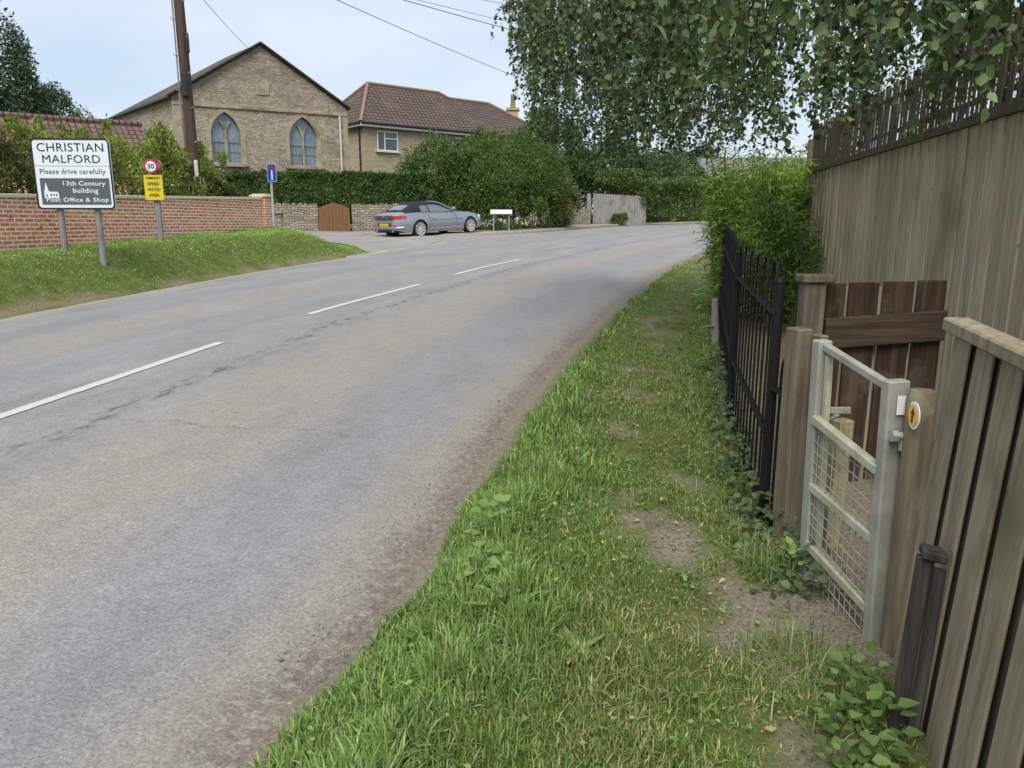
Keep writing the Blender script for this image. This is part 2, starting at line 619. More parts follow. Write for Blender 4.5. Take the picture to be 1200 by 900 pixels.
WOODS = dict(scale=3.0, stretch=(9, 9, 0.55), bump=0.5, bdist=0.004, rough=0.85, spec=0.2)
MT['fencewood'] = pmat('weathered_board', [(0.118, 0.096, 0.063), (0.205, 0.171, 0.117), (0.26, 0.22, 0.155)], blot=(0.115, 0.102, 0.06), bsc=2.2, island=.22, **WOODS)
MT['tallwood'] = pmat('tall_fence_board', [(0.24, 0.197, 0.130), (0.36, 0.307, 0.213), (0.44, 0.385, 0.28)], blot=(0.24, 0.205, 0.12), bsc=1.4, island=.16, **WOODS)
MT['trelliswood'] = pmat('dark_lath', [(0.062, 0.054, 0.036), (0.125, 0.108, 0.074)], **WOODS)
MT['brownwood'] = pmat('brown_stained_board', [(0.024, 0.015, 0.010), (0.048, 0.030, 0.020), (0.082, 0.057, 0.039)], blot=(0.105, 0.083, 0.061), bsc=4.0, blo=0.52, bhi=0.72, island=.2, **WOODS)
MT['brownrail'] = pmat('brown_stained_rail', [(0.032, 0.021, 0.014), (0.065, 0.044, 0.030), (0.11, 0.08, 0.057)], scale=3, stretch=(0.55, 0.55, 9), bump=0.5, bdist=0.004, rough=0.85, spec=0.2)
MT['postwood'] = pmat('old_post', [(0.075, 0.06, 0.042), (0.145, 0.118, 0.083), (0.195, 0.165, 0.12)], blot=(0.07, 0.055, 0.038), bsc=3, **WOODS)
MT['lichenwood'] = pmat('lichen_post', [(0.16, 0.135, 0.085), (0.27, 0.24, 0.135), (0.32, 0.30, 0.17)], blot=(0.12, 0.09, 0.06), bsc=5, **WOODS)
MT['gatepost'] = pmat('stained_round_post', [(0.085, 0.07, 0.045), (0.15, 0.125, 0.08), (0.20, 0.175, 0.11)], blot=(0.25, 0.235, 0.14), bsc=3.5, blo=0.53, bhi=0.66, **WOODS)
MT['greywood'] = pmat('grey_timber', [(0.20, 0.19, 0.175), (0.33, 0.315, 0.29)], blot=(0.15, 0.13, 0.11), bsc=2, **WOODS)
MT['gatewood'] = pmat('orange_timber', [(0.12, 0.062, 0.028), (0.22, 0.12, 0.058)], **WOODS)
MT['polewood'] = pmat('creosoted_pole', [(0.032, 0.018, 0.014), (0.07, 0.042, 0.032), (0.10, 0.062, 0.048)], scale=3.0, stretch=(5, 5, 0.3), bump=0.5, bdist=0.01, rough=0.75, spec=0.3)
MT['galv'] = pmat('galvanised_steel', [(0.21, 0.205, 0.175), (0.285, 0.28, 0.245), (0.35, 0.345, 0.305)], scale=10, rough=0.6, metal=0.1, spec=0.4, bump=0.05, blot=(0.26, 0.26, 0.19), bsc=6, blo=0.5, bhi=0.72)
MT['galvgreen'] = pmat('algae_steel', [(0.26, 0.255, 0.18), (0.36, 0.35, 0.265), (0.42, 0.41, 0.33)], scale=12, rough=0.65, metal=0.1, bump=0.08, blot=(0.27, 0.26, 0.14), bsc=9, blo=0.48, bhi=0.7)
MT['blackiron'] = pmat('black_iron', [(0.005, 0.005, 0.006), (0.012, 0.011, 0.011)], scale=20, rough=0.65, spec=0.2, bump=0.3, bdist=0.002, blot=(0.06, 0.045, 0.03), bsc=9, blo=0.62, bhi=0.75)
MT['greypost'] = pmat('grey_post', [(0.16, 0.155, 0.15), (0.26, 0.25, 0.24)], scale=5, rough=0.6)
MT['bluepost'] = pmat('pale_grey_post', [(0.33, 0.36, 0.37), (0.45, 0.48, 0.49)], scale=5, rough=0.5)
MT['signwhite'] = flat('sign_white', (0.62, 0.68, 0.70), 0.35)
MT['signblack'] = flat('sign_black', (0.012, 0.013, 0.016), 0.4)
MT['signgrey'] = flat('sign_grey', (0.085, 0.092, 0.105), 0.4)
MT['signyellow'] = pmat('sign_yellow', [(0.52, 0.42, 0.02), (0.66, 0.54, 0.03)], scale=6, rough=0.5, bump=0)
MT['signred'] = flat('sign_red', (0.36, 0.03, 0.035), 0.4)
MT['signblue'] = flat('sign_blue', (0.012, 0.07, 0.42), 0.35)
MT['white'] = flat('white_paint', (0.75, 0.75, 0.73), 0.5)
MT['upvc'] = flat('white_frame', (0.68, 0.68, 0.67), 0.3)
MT['orange'] = flat('waymark_yellow', (0.75, 0.42, 0.06), 0.5)
MT['darkframe'] = flat('dark_metal_frame', (0.05, 0.055, 0.06), 0.5)
MT['glass'] = pmat('window_glass', [(0.03, 0.04, 0.05), (0.06, 0.075, 0.09)], scale=1.2, rough=0.06, spec=0.9, bump=0)
MT['gothicglass'] = pmat('leaded_glass', [(0.10, 0.15, 0.18), (0.22, 0.28, 0.32)], scale=2.0, rough=0.12, spec=0.8, bump=0.05)
MT['plastic_black'] = flat('black_plastic', (0.015, 0.015, 0.016), 0.45)
MT['cream'] = flat('cream_pipe', (0.55, 0.50, 0.42), 0.5)
MT['wire'] = flat('cable', (0.03, 0.03, 0.034), 0.6)
MT['petal'] = leafmat('petal', trans=0.3, vary=0.1, tint=(1, 1, 1))
MT['grit'] = pmat('grit', [(0.12, 0.105, 0.09), (0.26, 0.235, 0.205)], scale=30, bump=0)
MT['kerb'] = pmat('kerb_stone', [(0.20, 0.17, 0.145), (0.32, 0.27, 0.225)], scale=5, bump=0.3)
MT['paving'] = pmat('dusty_pavement', [(0.26, 0.215, 0.18), (0.36, 0.31, 0.265)], scale=2.2, bump=0.3, blot=(0.24, 0.235, 0.235), bsc=0.5)
MT['lanetar'] = pmat('lane_tarmac', [(0.20, 0.188, 0.178), (0.28, 0.265, 0.25)], scale=1.4, bump=0.3, bscale=60, blot=(0.30, 0.255, 0.215), bsc=0.45)

# ------------------------------------------------------------------ the road's run and the terrain
RL = [(-7.6, -12), (-7.35, 0), (-7.25, 3), (-7.15, 6), (-6.95, 10), (-6.25, 13.83), (-5.6, 16.9), (-4.45, 20.8), (-2.85, 25.8), (-0.5, 31), (2.4, 36), (6.5, 41.8), (14, 46), (26, 50), (60, 58)]
RC = [(-4.7, -12), (-4.3, 0), (-4.0, 3.3), (-3.55, 6), (-2.75, 10), (-1.67, 13.56), (-0.65, 16.9), (0.85, 20.5), (2.95, 25.66), (5.9, 30.7), (9.5, 35), (14, 39), (20, 42), (30, 44.5), (62, 51)]
RR = [(-1.6, -12), (-1.02, 0), (-0.44, 3), (0.13, 6), (1.2, 10), (2.45, 14), (3.45, 17), (4.85, 20.3), (6.7, 24.1), (9.6, 28.2), (13.2, 31.3), (18, 34), (24, 36.5), (32, 38), (64, 44)]
def catmull(P, k=10):
    P = [np.array(p, float) for p in P]
    out = []
    for i in range(len(P) - 1):
        p0, p1, p2, p3 = P[max(i - 1, 0)], P[i], P[i + 1], P[min(i + 2, len(P) - 1)]
        for j in range(k):
            t = j / k
            out.append(0.5 * (2 * p1 + (p2 - p0) * t + (2 * p0 - 5 * p1 + 4 * p2 - p3) * t * t + (3 * p1 - p0 - 3 * p2 + p3) * t ** 3))
    out.append(P[-1])
    return np.array(out)
CL, CC, CR = catmull(RL), catmull(RC), catmull(RR)
def sdist(x, y, C):
    """signed distance to a polyline, positive on its left"""
    x = np.asarray(x, float).ravel()
    y = np.asarray(y, float).ravel()
    best = np.full(len(x), 1e9)
    sg = np.ones(len(x))
    for i in range(len(C) - 1):
        ax, ay = C[i]
        dx, dy = C[i + 1] - C[i]
        L2 = dx * dx + dy * dy
        t = np.clip(((x - ax) * dx + (y - ay) * dy) / L2, 0, 1)
        ex, ey = x - ax - t * dx, y - ay - t * dy
        d = np.hypot(ex, ey)
        b = d < best
        best[b] = d[b]
        s = np.sign(dx * (y - ay) - dy * (x - ax))
        sg[b] = s[b]
    return best * np.where(sg == 0, 1, sg)
def base_z(y):
    y = np.asarray(y, float)
    yc = np.clip(y, -30, 80)
    return np.where(yc < 46, 0.035 * yc, 1.61 + 0.035 * (yc - 46) - 0.035 * (yc - 46) ** 2 / 68)
def bank(x, y, dl):
    B = 0.67 * (1 - sstep(23.0, 28.0, y)) + 0.10 * sstep(23.0, 28.0, y) * (1 - sstep(60, 80, y))
    wd = 1.25
    dln = ((np.asarray(x) + 4.15) * -4.4 - (np.asarray(y) - 22.1) * 2.45) / 5.036       # distance from the lane's near edge
    B = np.where(y > 14, np.minimum(B, 0.06 + 0.61 * sstep(0.0, 2.3, dln)), B)
    return B * sstep(0.0, 1.0, dl / wd) * (dl > 0)
def gz(x, y, full=False):
    x = np.asarray(x, float); y = np.asarray(y, float)
    sh = x.shape
    dl = sdist(x, y, CL).reshape(sh)
    dr = -sdist(x, y, CR).reshape(sh)
    z = base_z(y) + bank(x, y, dl)
    inroad = np.minimum(-dl, -dr)            # >0 inside the road
    z = z - 0.05 * sstep(0.0, 0.12, inroad)
    vr = sstep(0, 0.35, dr)
    z = z + vr * (0.015 + 0.04 * (vnoise(x, y, 0.45, 3) - 0.5) * (y < 30))
    z = z + 0.05 * sstep(0.1, 0.5, dr) * (1 - sstep(0.7, 1.3, dr)) * (y < 25)
    z = z + sstep(0.3, 1.0, dl) * 0.05 * (vnoise(x, y, 0.7, 5) - 0.5)
    if full:
        return z, dl, dr
    return z
def gz1(x, y):
    return float(gz(np.array([x]), np.array([y]))[0])
DIRT = [(0.62, 3.46, .11), (0.75, 3.28, .15), (0.98, 2.74, .2), (1.13, 2.6, .26), (0.90, 2.5, .15), (1.04, 2.4, .2)]
def bare(x, y):
    b = np.zeros_like(np.asarray(x, float))
    for (cx, cy, r) in DIRT:
        d = np.hypot((x - cx), (y - cy) / 1.35) / r
        b = np.maximum(b, 1 - sstep(0.35, 1.35, d + 0.9 * (vnoise(x, y, 0.16, 8) - 0.5) + 0.5 * (vnoise(x, y, 0.06, 18) - 0.5)))
    # the trodden line along the verge
    pl = np.interp(y, [2, 3.3, 5.2, 6.8, 9, 12, 20], [0.95, 0.75, 0.95, 1.2, 1.75, 2.7, 5.2])
    t = (1 - sstep(0.1, 0.42, np.abs(x - pl))) * sstep(.5, .75, .6 * vnoise(x, y, 0.3, 9) + .4 * vnoise(x, y, .09, 19))
    return np.maximum(b, 0.7 * t)
XF = ([1.0, 1.5, 2.4, 2.6, 3.2, 3.57, 5.36, 9.0, 9.6, 12, 30], [1.0, 1.12, 1.35, 1.30, 1.25, 1.28, 1.6, 2.5, 2.75, 3.4, 9.0])   # the fence line on the right
def xfence(y):
    return np.interp(y, XF[0], XF[1])

def axis_lines(segs):
    out = []
    for a, b, st in segs:
        out += list(np.arange(a, b, st))
    out.append(segs[-1][1])
    return np.array(out)
gx = axis_lines([(-900, -120, 90), (-120, -30, 10), (-30, -12, 1.2), (-12, -3.5, 0.25), (-3.5, -1.2, 0.4), (-1.2, 3.6, 0.07), (3.6, 14, 0.5), (14, 40, 3), (40, 120, 12), (120, 900, 90)])
gy = axis_lines([(-200, -30, 34), (-30, 0, 2.5), (0, 1.4, 0.3), (1.4, 8, 0.08), (8, 30, 0.25), (30, 50, 0.6), (50, 110, 5), (110, 1500, 120)])
GX, GY = np.meshgrid(gx, gy)
GZ, GDL, GDR = gz(GX, GY, True)
nx, ny = len(gx), len(gy)
ii = np.arange(nx * ny).reshape(ny, nx)
F = np.stack([ii[:-1, :-1].ravel(), ii[:-1, 1:].ravel(), ii[1:, 1:].ravel(), ii[1:, :-1].ravel()], 1)
zone = np.zeros((nx * ny, 3))
zone[:, 0] = (bare(GX, GY) * (GDR > 0)).ravel()                                              # bare earth
litter = ((GX > xfence(GY) + 0.02) & (GY > 0.5) & (GY < 14)).astype(float)
zone[:, 1] = np.maximum(litter, (sstep(-0.05, 0.05, GDL) * (1 - sstep(0.02, 0.22, GDL + 0.3 * (vnoise(GX, GY, 0.6, 12) - 0.5))) * (GY < 23))).ravel()    # brown litter / clippings
zone[:, 2] = ((GDR > -0.4) * (1 - sstep(0.02, 0.22, np.abs(GDR)))).ravel()                    # gritty road shoulder
m, nt, p, out = newmat('soil_and_turf')
L = nt.links
tc = N_(nt, 'ShaderNodeTexCoord')
vc = N_(nt, 'ShaderNodeVertexColor', layer_name='col')
sp = N_(nt, 'ShaderNodeSeparateColor')
L.new(vc.outputs[0], sp.inputs[0])
n1 = N_(nt, 'ShaderNodeTexNoise', i_Scale=5.0, i_Detail=9.0, i_Roughness=0.7)
L.new(tc.outputs['Object'], n1.inputs['Vector'])
n2 = N_(nt, 'ShaderNodeTexNoise', i_Scale=45.0, i_Detail=6.0, i_Roughness=0.7)
L.new(tc.outputs['Object'], n2.inputs['Vector'])
turf = ramp(nt, [(0.055, 0.062, 0.018), (0.085, 0.115, 0.025), (0.16, 0.145, 0.06)], 0.32, 0.7)
L.new(n1.outputs['Fac'], turf.inputs[0])
soil = ramp(nt, [(0.11, 0.096, 0.070), (0.205, 0.179, 0.134), (0.29, 0.26, 0.20)], 0.3, 0.72)
L.new(n2.outputs['Fac'], soil.inputs[0])
lit = ramp(nt, [(0.09, 0.068, 0.046), (0.19, 0.148, 0.10), (0.33, 0.27, 0.19)], 0.3, 0.7)
L.new(n2.outputs['Fac'], lit.inputs[0])
grt = ramp(nt, [(0.12, 0.10, 0.075), (0.21, 0.182, 0.14), (0.29, 0.26, 0.21)], 0.3, 0.7)
L.new(n2.outputs['Fac'], grt.inputs[0])
c = mix(nt, turf.outputs[0], soil.outputs[0], sp.outputs[0])
c = mix(nt, c, lit.outputs[0], sp.outputs[1])
c = mix(nt, c, grt.outputs[0], sp.outputs[2])
L.new(c, p.inputs['Base Color'])
p.inputs['Roughness'].default_value = 0.95
p.inputs['Specular IOR Level'].default_value = 0.15
bumpn(nt, n2.outputs['Fac'], p, 0.8, 0.02)
ground = fast_mesh('ground', np.stack([GX.ravel(), GY.ravel(), GZ.ravel()], 1), [F], m, col=zone, smooth=True, uv=False)
tag(ground, kind='structure')

# --- road sheet
K = 24
Vr, U1, U2 = [], [], []
arc = np.concatenate([[0], np.cumsum(np.hypot(*np.diff(CC, axis=0).T))])
for i in range(len(CC)):
    for j in range(K + 1):
        t = j / K
        q = CL[i] * (1 - 2 * t) + CC[i] * 2 * t if t < 0.5 else CC[i] * (2 - 2 * t) + CR[i] * (2 * t - 1)
        if j == K or (j == 0 and CL[i][1] < 20.5):
            e_ = (CL[i] - CC[i]) if j == 0 else (CR[i] - CC[i])
            q = q + e_ / np.hypot(*e_) * .16
        Vr.append((q[0], q[1], 0))
        dc = np.hypot(*(q - CC[i])) * (-1 if t < 0.5 else 1)
        U1.append((dc, arc[i]))
Vr = np.array(Vr)
eL = -sdist(Vr[:, 0], Vr[:, 1], CL)
eR = sdist(Vr[:, 0], Vr[:, 1], CR)
Vr[:, 2] = base_z(Vr[:, 1]) + 0.012 + 0.04 * (1 - np.clip(np.abs(np.array(U1)[:, 0]) / 3.8, 0, 1) ** 2)
Vr[:, 2] -= np.where(((eL < -.02) & (Vr[:, 1] < 20.5)) | (eR < -.02), .05, 0)
U1 = np.array(U1)
U2 = np.stack([eL, eR], 1)
ri = np.arange(len(Vr)).reshape(len(CC), K + 1)
Fr = np.stack([ri[:-1, :-1].ravel(), ri[:-1, 1:].ravel(), ri[1:, 1:].ravel(), ri[1:, :-1].ravel()], 1)

def mth(nt, op, a, b=None, c=None, clamp=False):
    n = nt.nodes.new('ShaderNodeMath')
    n.operation = op
    n.use_clamp = clamp
    for k, v in enumerate((a, b, c)):
        if v is None: continue
        if isinstance(v, (int, float)): n.inputs[k].default_value = v
        else: nt.links.new(v, n.inputs[k])
    return n.outputs[0]
def mrng(nt, x, a, b, lo=0.0, hi=1.0, smooth=True):
    n = nt.nodes.new('ShaderNodeMapRange')
    n.interpolation_type = 'SMOOTHSTEP' if smooth else 'LINEAR'
    n.inputs[1].default_value = a; n.inputs[2].default_value = b; n.inputs[3].default_value = lo; n.inputs[4].default_value = hi
    nt.links.new(x, n.inputs[0])
    return n.outputs[0]
def bandf(nt, x, c, hw, soft):
    d = mth(nt, 'ABSOLUTE', mth(nt, 'SUBTRACT', x, c))
    return mrng(nt, d, hw, hw + soft, 1.0, 0.0)
m, nt, p, out = newmat('worn_tarmac')
L = nt.links
u1 = N_(nt, 'ShaderNodeUVMap', uv_map='lane')
u2 = N_(nt, 'ShaderNodeUVMap', uv_map='edge')
tc = N_(nt, 'ShaderNodeTexCoord')
s1 = N_(nt, 'ShaderNodeSeparateXYZ'); L.new(u1.outputs[0], s1.inputs[0])
s2 = N_(nt, 'ShaderNodeSeparateXYZ'); L.new(u2.outputs[0], s2.inputs[0])
U, V = s1.outputs[0], s1.outputs[1]
def nuv(scale, sx=1.0, sy=1.0, det=5.0, rough=0.6, coord=None):
    mp = N_(nt, 'ShaderNodeMapping'); mp.inputs['Scale'].default_value = (sx, sy, 1)
    L.new(coord or u1.outputs[0], mp.inputs[0])
    n = N_(nt, 'ShaderNodeTexNoise', i_Scale=scale, i_Detail=det, i_Roughness=rough)
    L.new(mp.outputs[0], n.inputs['Vector'])
    return n.outputs['Fac']
wob = mth(nt, 'MULTIPLY_ADD', nuv(0.5, 0.3, 1.0), 0.9, -0.45)
Uw = mth(nt, 'ADD', U, wob)
base = ramp(nt, [(0.20, 0.195, 0.185), (0.255, 0.252, 0.245)], 0.35, 0.65)
L.new(nuv(1.1, 1.5, 0.45), base.inputs[0])
c = base.outputs[0]
mott = nuv(2.2, 1.0, 0.5, 6.0, 0.65)
# dusty brown strips between the wheel tracks, bluish polished tracks
brn = mth(nt, 'MAXIMUM', bandf(nt, Uw, 1.75, 0.35, 0.55), mth(nt, 'MULTIPLY', bandf(nt, Uw, -1.9, 0.3, 0.5), 0.8))
brn = mth(nt, 'MULTIPLY', brn, mrng(nt, mott, 0.3, 0.6, 0.35, 1.0))
c = mix(nt, c, (0.262, 0.236, 0.203), mth(nt, 'MULTIPLY', brn, 0.85))
blu = mth(nt, 'MAXIMUM', bandf(nt, Uw, 2.75, 0.3, 0.4), mth(nt, 'MAXIMUM', bandf(nt, Uw, -2.9, 0.3, 0.4), mth(nt, 'MULTIPLY', bandf(nt, Uw, -0.8, 0.25, 0.4), 0.6)))
c = mix(nt, c, (0.195, 0.197, 0.205), mth(nt, 'MULTIPLY', blu, 0.38))
# dark ragged seam right of the centre line, and a second fainter one
sw = mth(nt, 'MULTIPLY_ADD', nuv(1.6, 0.2, 1.0), 0.34, -0.17)
Us = mth(nt, 'ADD', U, sw)
seam = mth(nt, 'MULTIPLY', bandf(nt, Us, 0.72, 0.03, 0.12), mrng(nt, nuv(4.0, 2.5, 1.0, 8.0, 0.75), 0.46, 0.62))
c = mix(nt, c, (0.088, 0.083, 0.08), mth(nt, 'MULTIPLY', seam, 0.95))
seam2 = mth(nt, 'MULTIPLY', bandf(nt, mth(nt, 'ADD', Us, mth(nt, 'MULTIPLY', sw, -1.6)), 0.22, 0.01, 0.09), mrng(nt, nuv(5.0, 2.0, 0.8, 8.0, 0.75), 0.55, 0.68))
c = mix(nt, c, (0.095, 0.09, 0.086), mth(nt, 'MULTIPLY', seam2, 0.6))
seam3 = mth(nt, 'MULTIPLY', bandf(nt, Us, 2.1, 0.01, 0.16), mrng(nt, nuv(6.0, 2.0, 1.0, 8.0, 0.78), 0.60, 0.70))
c = mix(nt, c, (0.11, 0.104, 0.10), mth(nt, 'MULTIPLY', seam3, 0.5))
# a thin crack running across the near lane
tv = mth(nt, 'ADD', V, mth(nt, 'MULTIPLY_ADD', nuv(1.5, 1.2, 0.1, 6.0, 0.7), 0.5, -0.25))
tv = mth(nt, 'ADD', tv, mth(nt, 'MULTIPLY', U, 0.12))
crk = mth(nt, 'MULTIPLY', bandf(nt, tv, 17.35, 0.004, 0.016), mth(nt, 'MULTIPLY', mrng(nt, U, 0.2, 0.5), mrng(nt, U, 2.7, 3.1, 1.0, 0.0)))
c = mix(nt, c, (0.09, 0.085, 0.08), mth(nt, 'MULTIPLY', crk, mrng(nt, nuv(9.0, 1, 1, 4.0), .42, .62, .1, .6)))
# older patches further on
pat = mrng(nt, nuv(0.35, 1.0, 0.35, 4.0, 0.6), 0.6, 0.66)
c = mix(nt, c, (0.17, 0.168, 0.17), mth(nt, 'MULTIPLY', pat, 0.5))
# grit and dust gathering at both edges
en = mth(nt, 'MULTIPLY_ADD', nuv(2.4, 1.0, 1.0, 7.0, 0.7), 0.5, -0.25)
eRn = mth(nt, 'ADD', s2.outputs[1], en)
c = mix(nt, c, (0.255, 0.228, 0.188), mrng(nt, eRn, 0.15, 0.65, 0.8, 0.0))
c = mix(nt, c, (0.145, 0.124, 0.096), mth(nt, 'MULTIPLY', mrng(nt, eRn, 0.02, 0.30, 1.0, 0.0), mrng(nt, nuv(22.0, 1, 1, 6.0, 0.7), 0.36, 0.56)))
eLn = mth(nt, 'ADD', s2.outputs[0], en)
c = mix(nt, c, (0.31, 0.26, 0.22), mrng(nt, eLn, 0.05, 0.55, 0.9, 0.0))
# aggregate
ag = nuv(70.0, 1, 1, 3.0, 0.7)
mid = mth(nt, 'ADD', mth(nt, 'MULTIPLY', nuv(16.0, 1, 1, 5.0, 0.75), 0.5), mth(nt, 'MULTIPLY', nuv(5.0, 1.3, 0.8, 5.0, 0.7), 0.5))
h0 = N_(nt, 'ShaderNodeHueSaturation')
L.new(c, h0.inputs['Color'])
L.new(mrng(nt, mid, 0.33, 0.67, 0.86, 1.14, False), h0.inputs['Value'])
c = h0.outputs[0]
vo3 = N_(nt, 'ShaderNodeTexVoronoi', i_Scale=95.0)
L.new(u1.outputs[0], vo3.inputs['Vector'])
vcs3 = N_(nt, 'ShaderNodeSeparateColor'); L.new(vo3.outputs['Color'], vcs3.inputs[0])
chip = mth(nt, 'ADD', mrng(nt, ag, 0.3, 0.7, 0.86, 1.14, False), mrng(nt, vcs3.outputs[0], 0, 1, -0.19, 0.19, False))
h = N_(nt, 'ShaderNodeHueSaturation')
L.new(c, h.inputs['Color'])
L.new(chip, h.inputs['Value'])
c = h.outputs[0]
vo = N_(nt, 'ShaderNodeTexVoronoi', i_Scale=42.0)
L.new(u1.outputs[0], vo.inputs['Vector'])
vcs = N_(nt, 'ShaderNodeSeparateColor'); L.new(vo.outputs['Color'], vcs.inputs[0])
speck = mth(nt, 'MULTIPLY', mrng(nt, vo.outputs['Distance'], 0.16, 0.26, 1.0, 0.0), mrng(nt, vcs.outputs[0], 0.86, 0.90))
c = mix(nt, c, (0.42, 0.41, 0.39), mth(nt, 'MULTIPLY', speck, mrng(nt, nuv(1.2, 1, 1, 3.0), .4, .65, .15, .75)))
vo2 = N_(nt, 'ShaderNodeTexVoronoi', i_Scale=60.0)
L.new(u1.outputs[0], vo2.inputs['Vector'])
vcs2 = N_(nt, 'ShaderNodeSeparateColor'); L.new(vo2.outputs['Color'], vcs2.inputs[0])
pit = mth(nt, 'MULTIPLY', mrng(nt, vo2.outputs['Distance'], 0.2, 0.34, 1.0, 0.0), mrng(nt, vcs2.outputs[1], 0.78, 0.82))
c = mix(nt, c, (0.10, 0.095, 0.09), mth(nt, 'MULTIPLY', pit, 0.6))
L.new(c, p.inputs['Base Color'])
p.inputs['Roughness'].default_value = 0.78
p.inputs['Specular IOR Level'].default_value = 0.35
bumpn(nt, mth(nt, 'ADD', ag, mth(nt, 'MULTIPLY', vcs3.outputs[0], 0.5)), p, 0.8, 0.008)
road = fast_mesh('road', Vr, [Fr], m, smooth=True, loopuv={'lane': U1, 'edge': U2})
tag(road, kind='structure')

def road_z(x, y):
    d = abs(float(sdist([x], [y], CC)[0]))
    return float(base_z(y)) + 0.012 + 0.04 * (1 - min(1, d / 3.8) ** 2)
# --- painted centre line, give-way marks
m, nt, p, out = newmat('worn_road_paint')
L = nt.links
tc = N_(nt, 'ShaderNodeTexCoord')
n1 = N_(nt, 'ShaderNodeTexNoise', i_Scale=14.0, i_Detail=8.0, i_Roughness=0.75); L.new(tc.outputs['Object'], n1.inputs['Vector'])
n2 = N_(nt, 'ShaderNodeTexNoise', i_Scale=70.0, i_Detail=4.0, i_Roughness=0.7); L.new(tc.outputs['Object'], n2.inputs['Vector'])
r1 = ramp(nt, [(0.32, 0.312, 0.296), (0.52, 0.51, 0.485)], 0.3, 0.6); L.new(n2.outputs['Fac'], r1.inputs[0])
wear = mth(nt, 'MULTIPLY_ADD', n1.outputs['Fac'], 0.7, mth(nt, 'MULTIPLY', n2.outputs['Fac'], 0.4))
c = mix(nt, r1.outputs[0], (0.23, 0.225, 0.215), mrng(nt, wear, 0.62, 0.70))
L.new(c, p.inputs['Base Color'])
p.inputs['Roughness'].default_value = 0.8
MT['paint'] = m
MT['paintfaint'] = pmat('faded_road_paint', [(0.24, 0.235, 0.225), (0.40, 0.39, 0.37)], scale=9, bump=0)
rp = random.Random(4)
def dash(C, Y0, Y1, width, mat, name, zoff=0.006, zf=road_z, side=0.0):
    """painted strip along polyline C from where it passes Y0 to Y1, edges slightly ragged"""
    ys = np.linspace(Y0, Y1, max(6, int((Y1 - Y0) / 0.1)))
    xs = np.interp(ys, C[:, 1], C[:, 0])
    P = np.stack([xs, ys], 1)
    T = np.gradient(P, axis=0)
    T /= np.linalg.norm(T, axis=1)[:, None]
    Nn = np.stack([T[:, 1], -T[:, 0]], 1)
    V, F = [], []
    for i in range(len(P)):
        for s in (-1, 1):
            q = P[i] + Nn[i] * (side + s * (width / 2 + rp.uniform(-0.005, 0.005)))
            V.append((q[0], q[1], zf(q[0], q[1]) + zoff))
    F = [(2 * i, 2 * i + 1, 2 * i + 3, 2 * i + 2) for i in range(len(P) - 1)]
    return fast_mesh(name, V, [np.array(F)], mat, road)
for (a, b) in ((4.3, 8.08), (10.07, 13.56), (15.31, 18.95)):
    dash(CC, a, b, 0.105, MT['paint'], 'centre_dash')
dash(CC, 25.4, 28.7, 0.10, MT['paintfaint'], 'centre_dash')
dash(CC, 31.5, 34.0, 0.10, MT['paintfaint'], 'centre_dash')
CLs = CL[CL[:, 1].argsort()]
for k, y in enumerate(np.arange(21.9, 33.2, 1.35)):
    dash(CLs, y, y + 0.75, 0.14, MT['paint'] if k in (0, 3, 6) else MT['paintfaint'], 'give_way_dash', side=0.22)

# --- side lane in front of the stone wall, kerb and footpath beyond it
def ribbon(A, B, n, kk, zoff, mat, name, zf=None):
    A, B = catmull(A, n), catmull(B, n)
    V, F = [], []
    for i in range(len(A)):
        for j in range(kk + 1):
            q = A[i] + (B[i] - A[i]) * j / kk
            V.append((q[0], q[1], 0))
    V = np.array(V)
    V[:, 2] = (gz(V[:, 0], V[:, 1]) if zf is None else zf(V[:, 0], V[:, 1])) + zoff
    r = np.arange(len(V)).reshape(len(A), kk + 1)
    F = np.stack([r[:-1, :-1].ravel(), r[:-1, 1:].ravel(), r[1:, 1:].ravel(), r[1:, :-1].ravel()], 1)
    return tag(fast_mesh(name, V, [F], mat, smooth=True), kind='structure')
lane = ribbon([(-4.1, 22.0), (-3.3, 24.6), (-2.5, 26.8), (-1.3, 29.5), (-0.3, 31.4), (1.1, 33.9)],
              [(-4.2, 22.2), (-6.6, 26.5), (-13.5, 31.5), (-11.5, 34.0), (-4.6, 34.2), (-0.9, 34.6)], 8, 14, 0.012, MT['lanetar'], 'side_lane',
              lambda x, y: np.maximum(gz(x, y), base_z(y) - 0.004))
# raised footpath from the car's front wheel on round the bend
pe = catmull([(-3.3, 30.0), (-1.3, 31.2), (0.3, 33.0), (2.2, 36.1), (6.2, 42.2), (13.8, 46.6), (26, 50.6)], 12)
pb = catmull([(-3.9, 31.0), (-2.2, 32.6), (-0.6, 34.0), (1.0, 37.2), (4.9, 43.6), (12.9, 48.2), (25.6, 52.2)], 12)
V, Vk = [], []
for i in range(len(pe)):
    ht = 0.10 * min(1, i / 6)
    a, b = pe[i], pb[i]
    n = (b - a) / np.hypot(*(b - a))
    z = float(base_z(a[1]))
    for t in np.linspace(0, 1, 5):
        q = a + n * 0.13 + (b - a - n * 0.13) * t
        V.append((q[0], q[1], float(base_z(q[1])) + ht + 0.012))
    for (o, zz) in ((0.0, z - 0.05), (0.0, z + ht + 0.004), (0.02, z + ht + 0.016), (0.13, z + ht + 0.016), (0.135, z - 0.05)):
        q = a + n * o
        Vk.append((q[0], q[1], zz))
r = np.arange(len(V)).reshape(len(pe), 5)
F = np.stack([r[:-1, :-1].ravel(), r[1:, :-1].ravel(), r[1:, 1:].ravel(), r[:-1, 1:].ravel()], 1)[:, ::-1]
tag(fast_mesh('footpath', V, [F], MT['paving'], smooth=True), kind='structure')
tag(fast_mesh('kerb', Vk, [F], MT['kerb']), kind='structure')

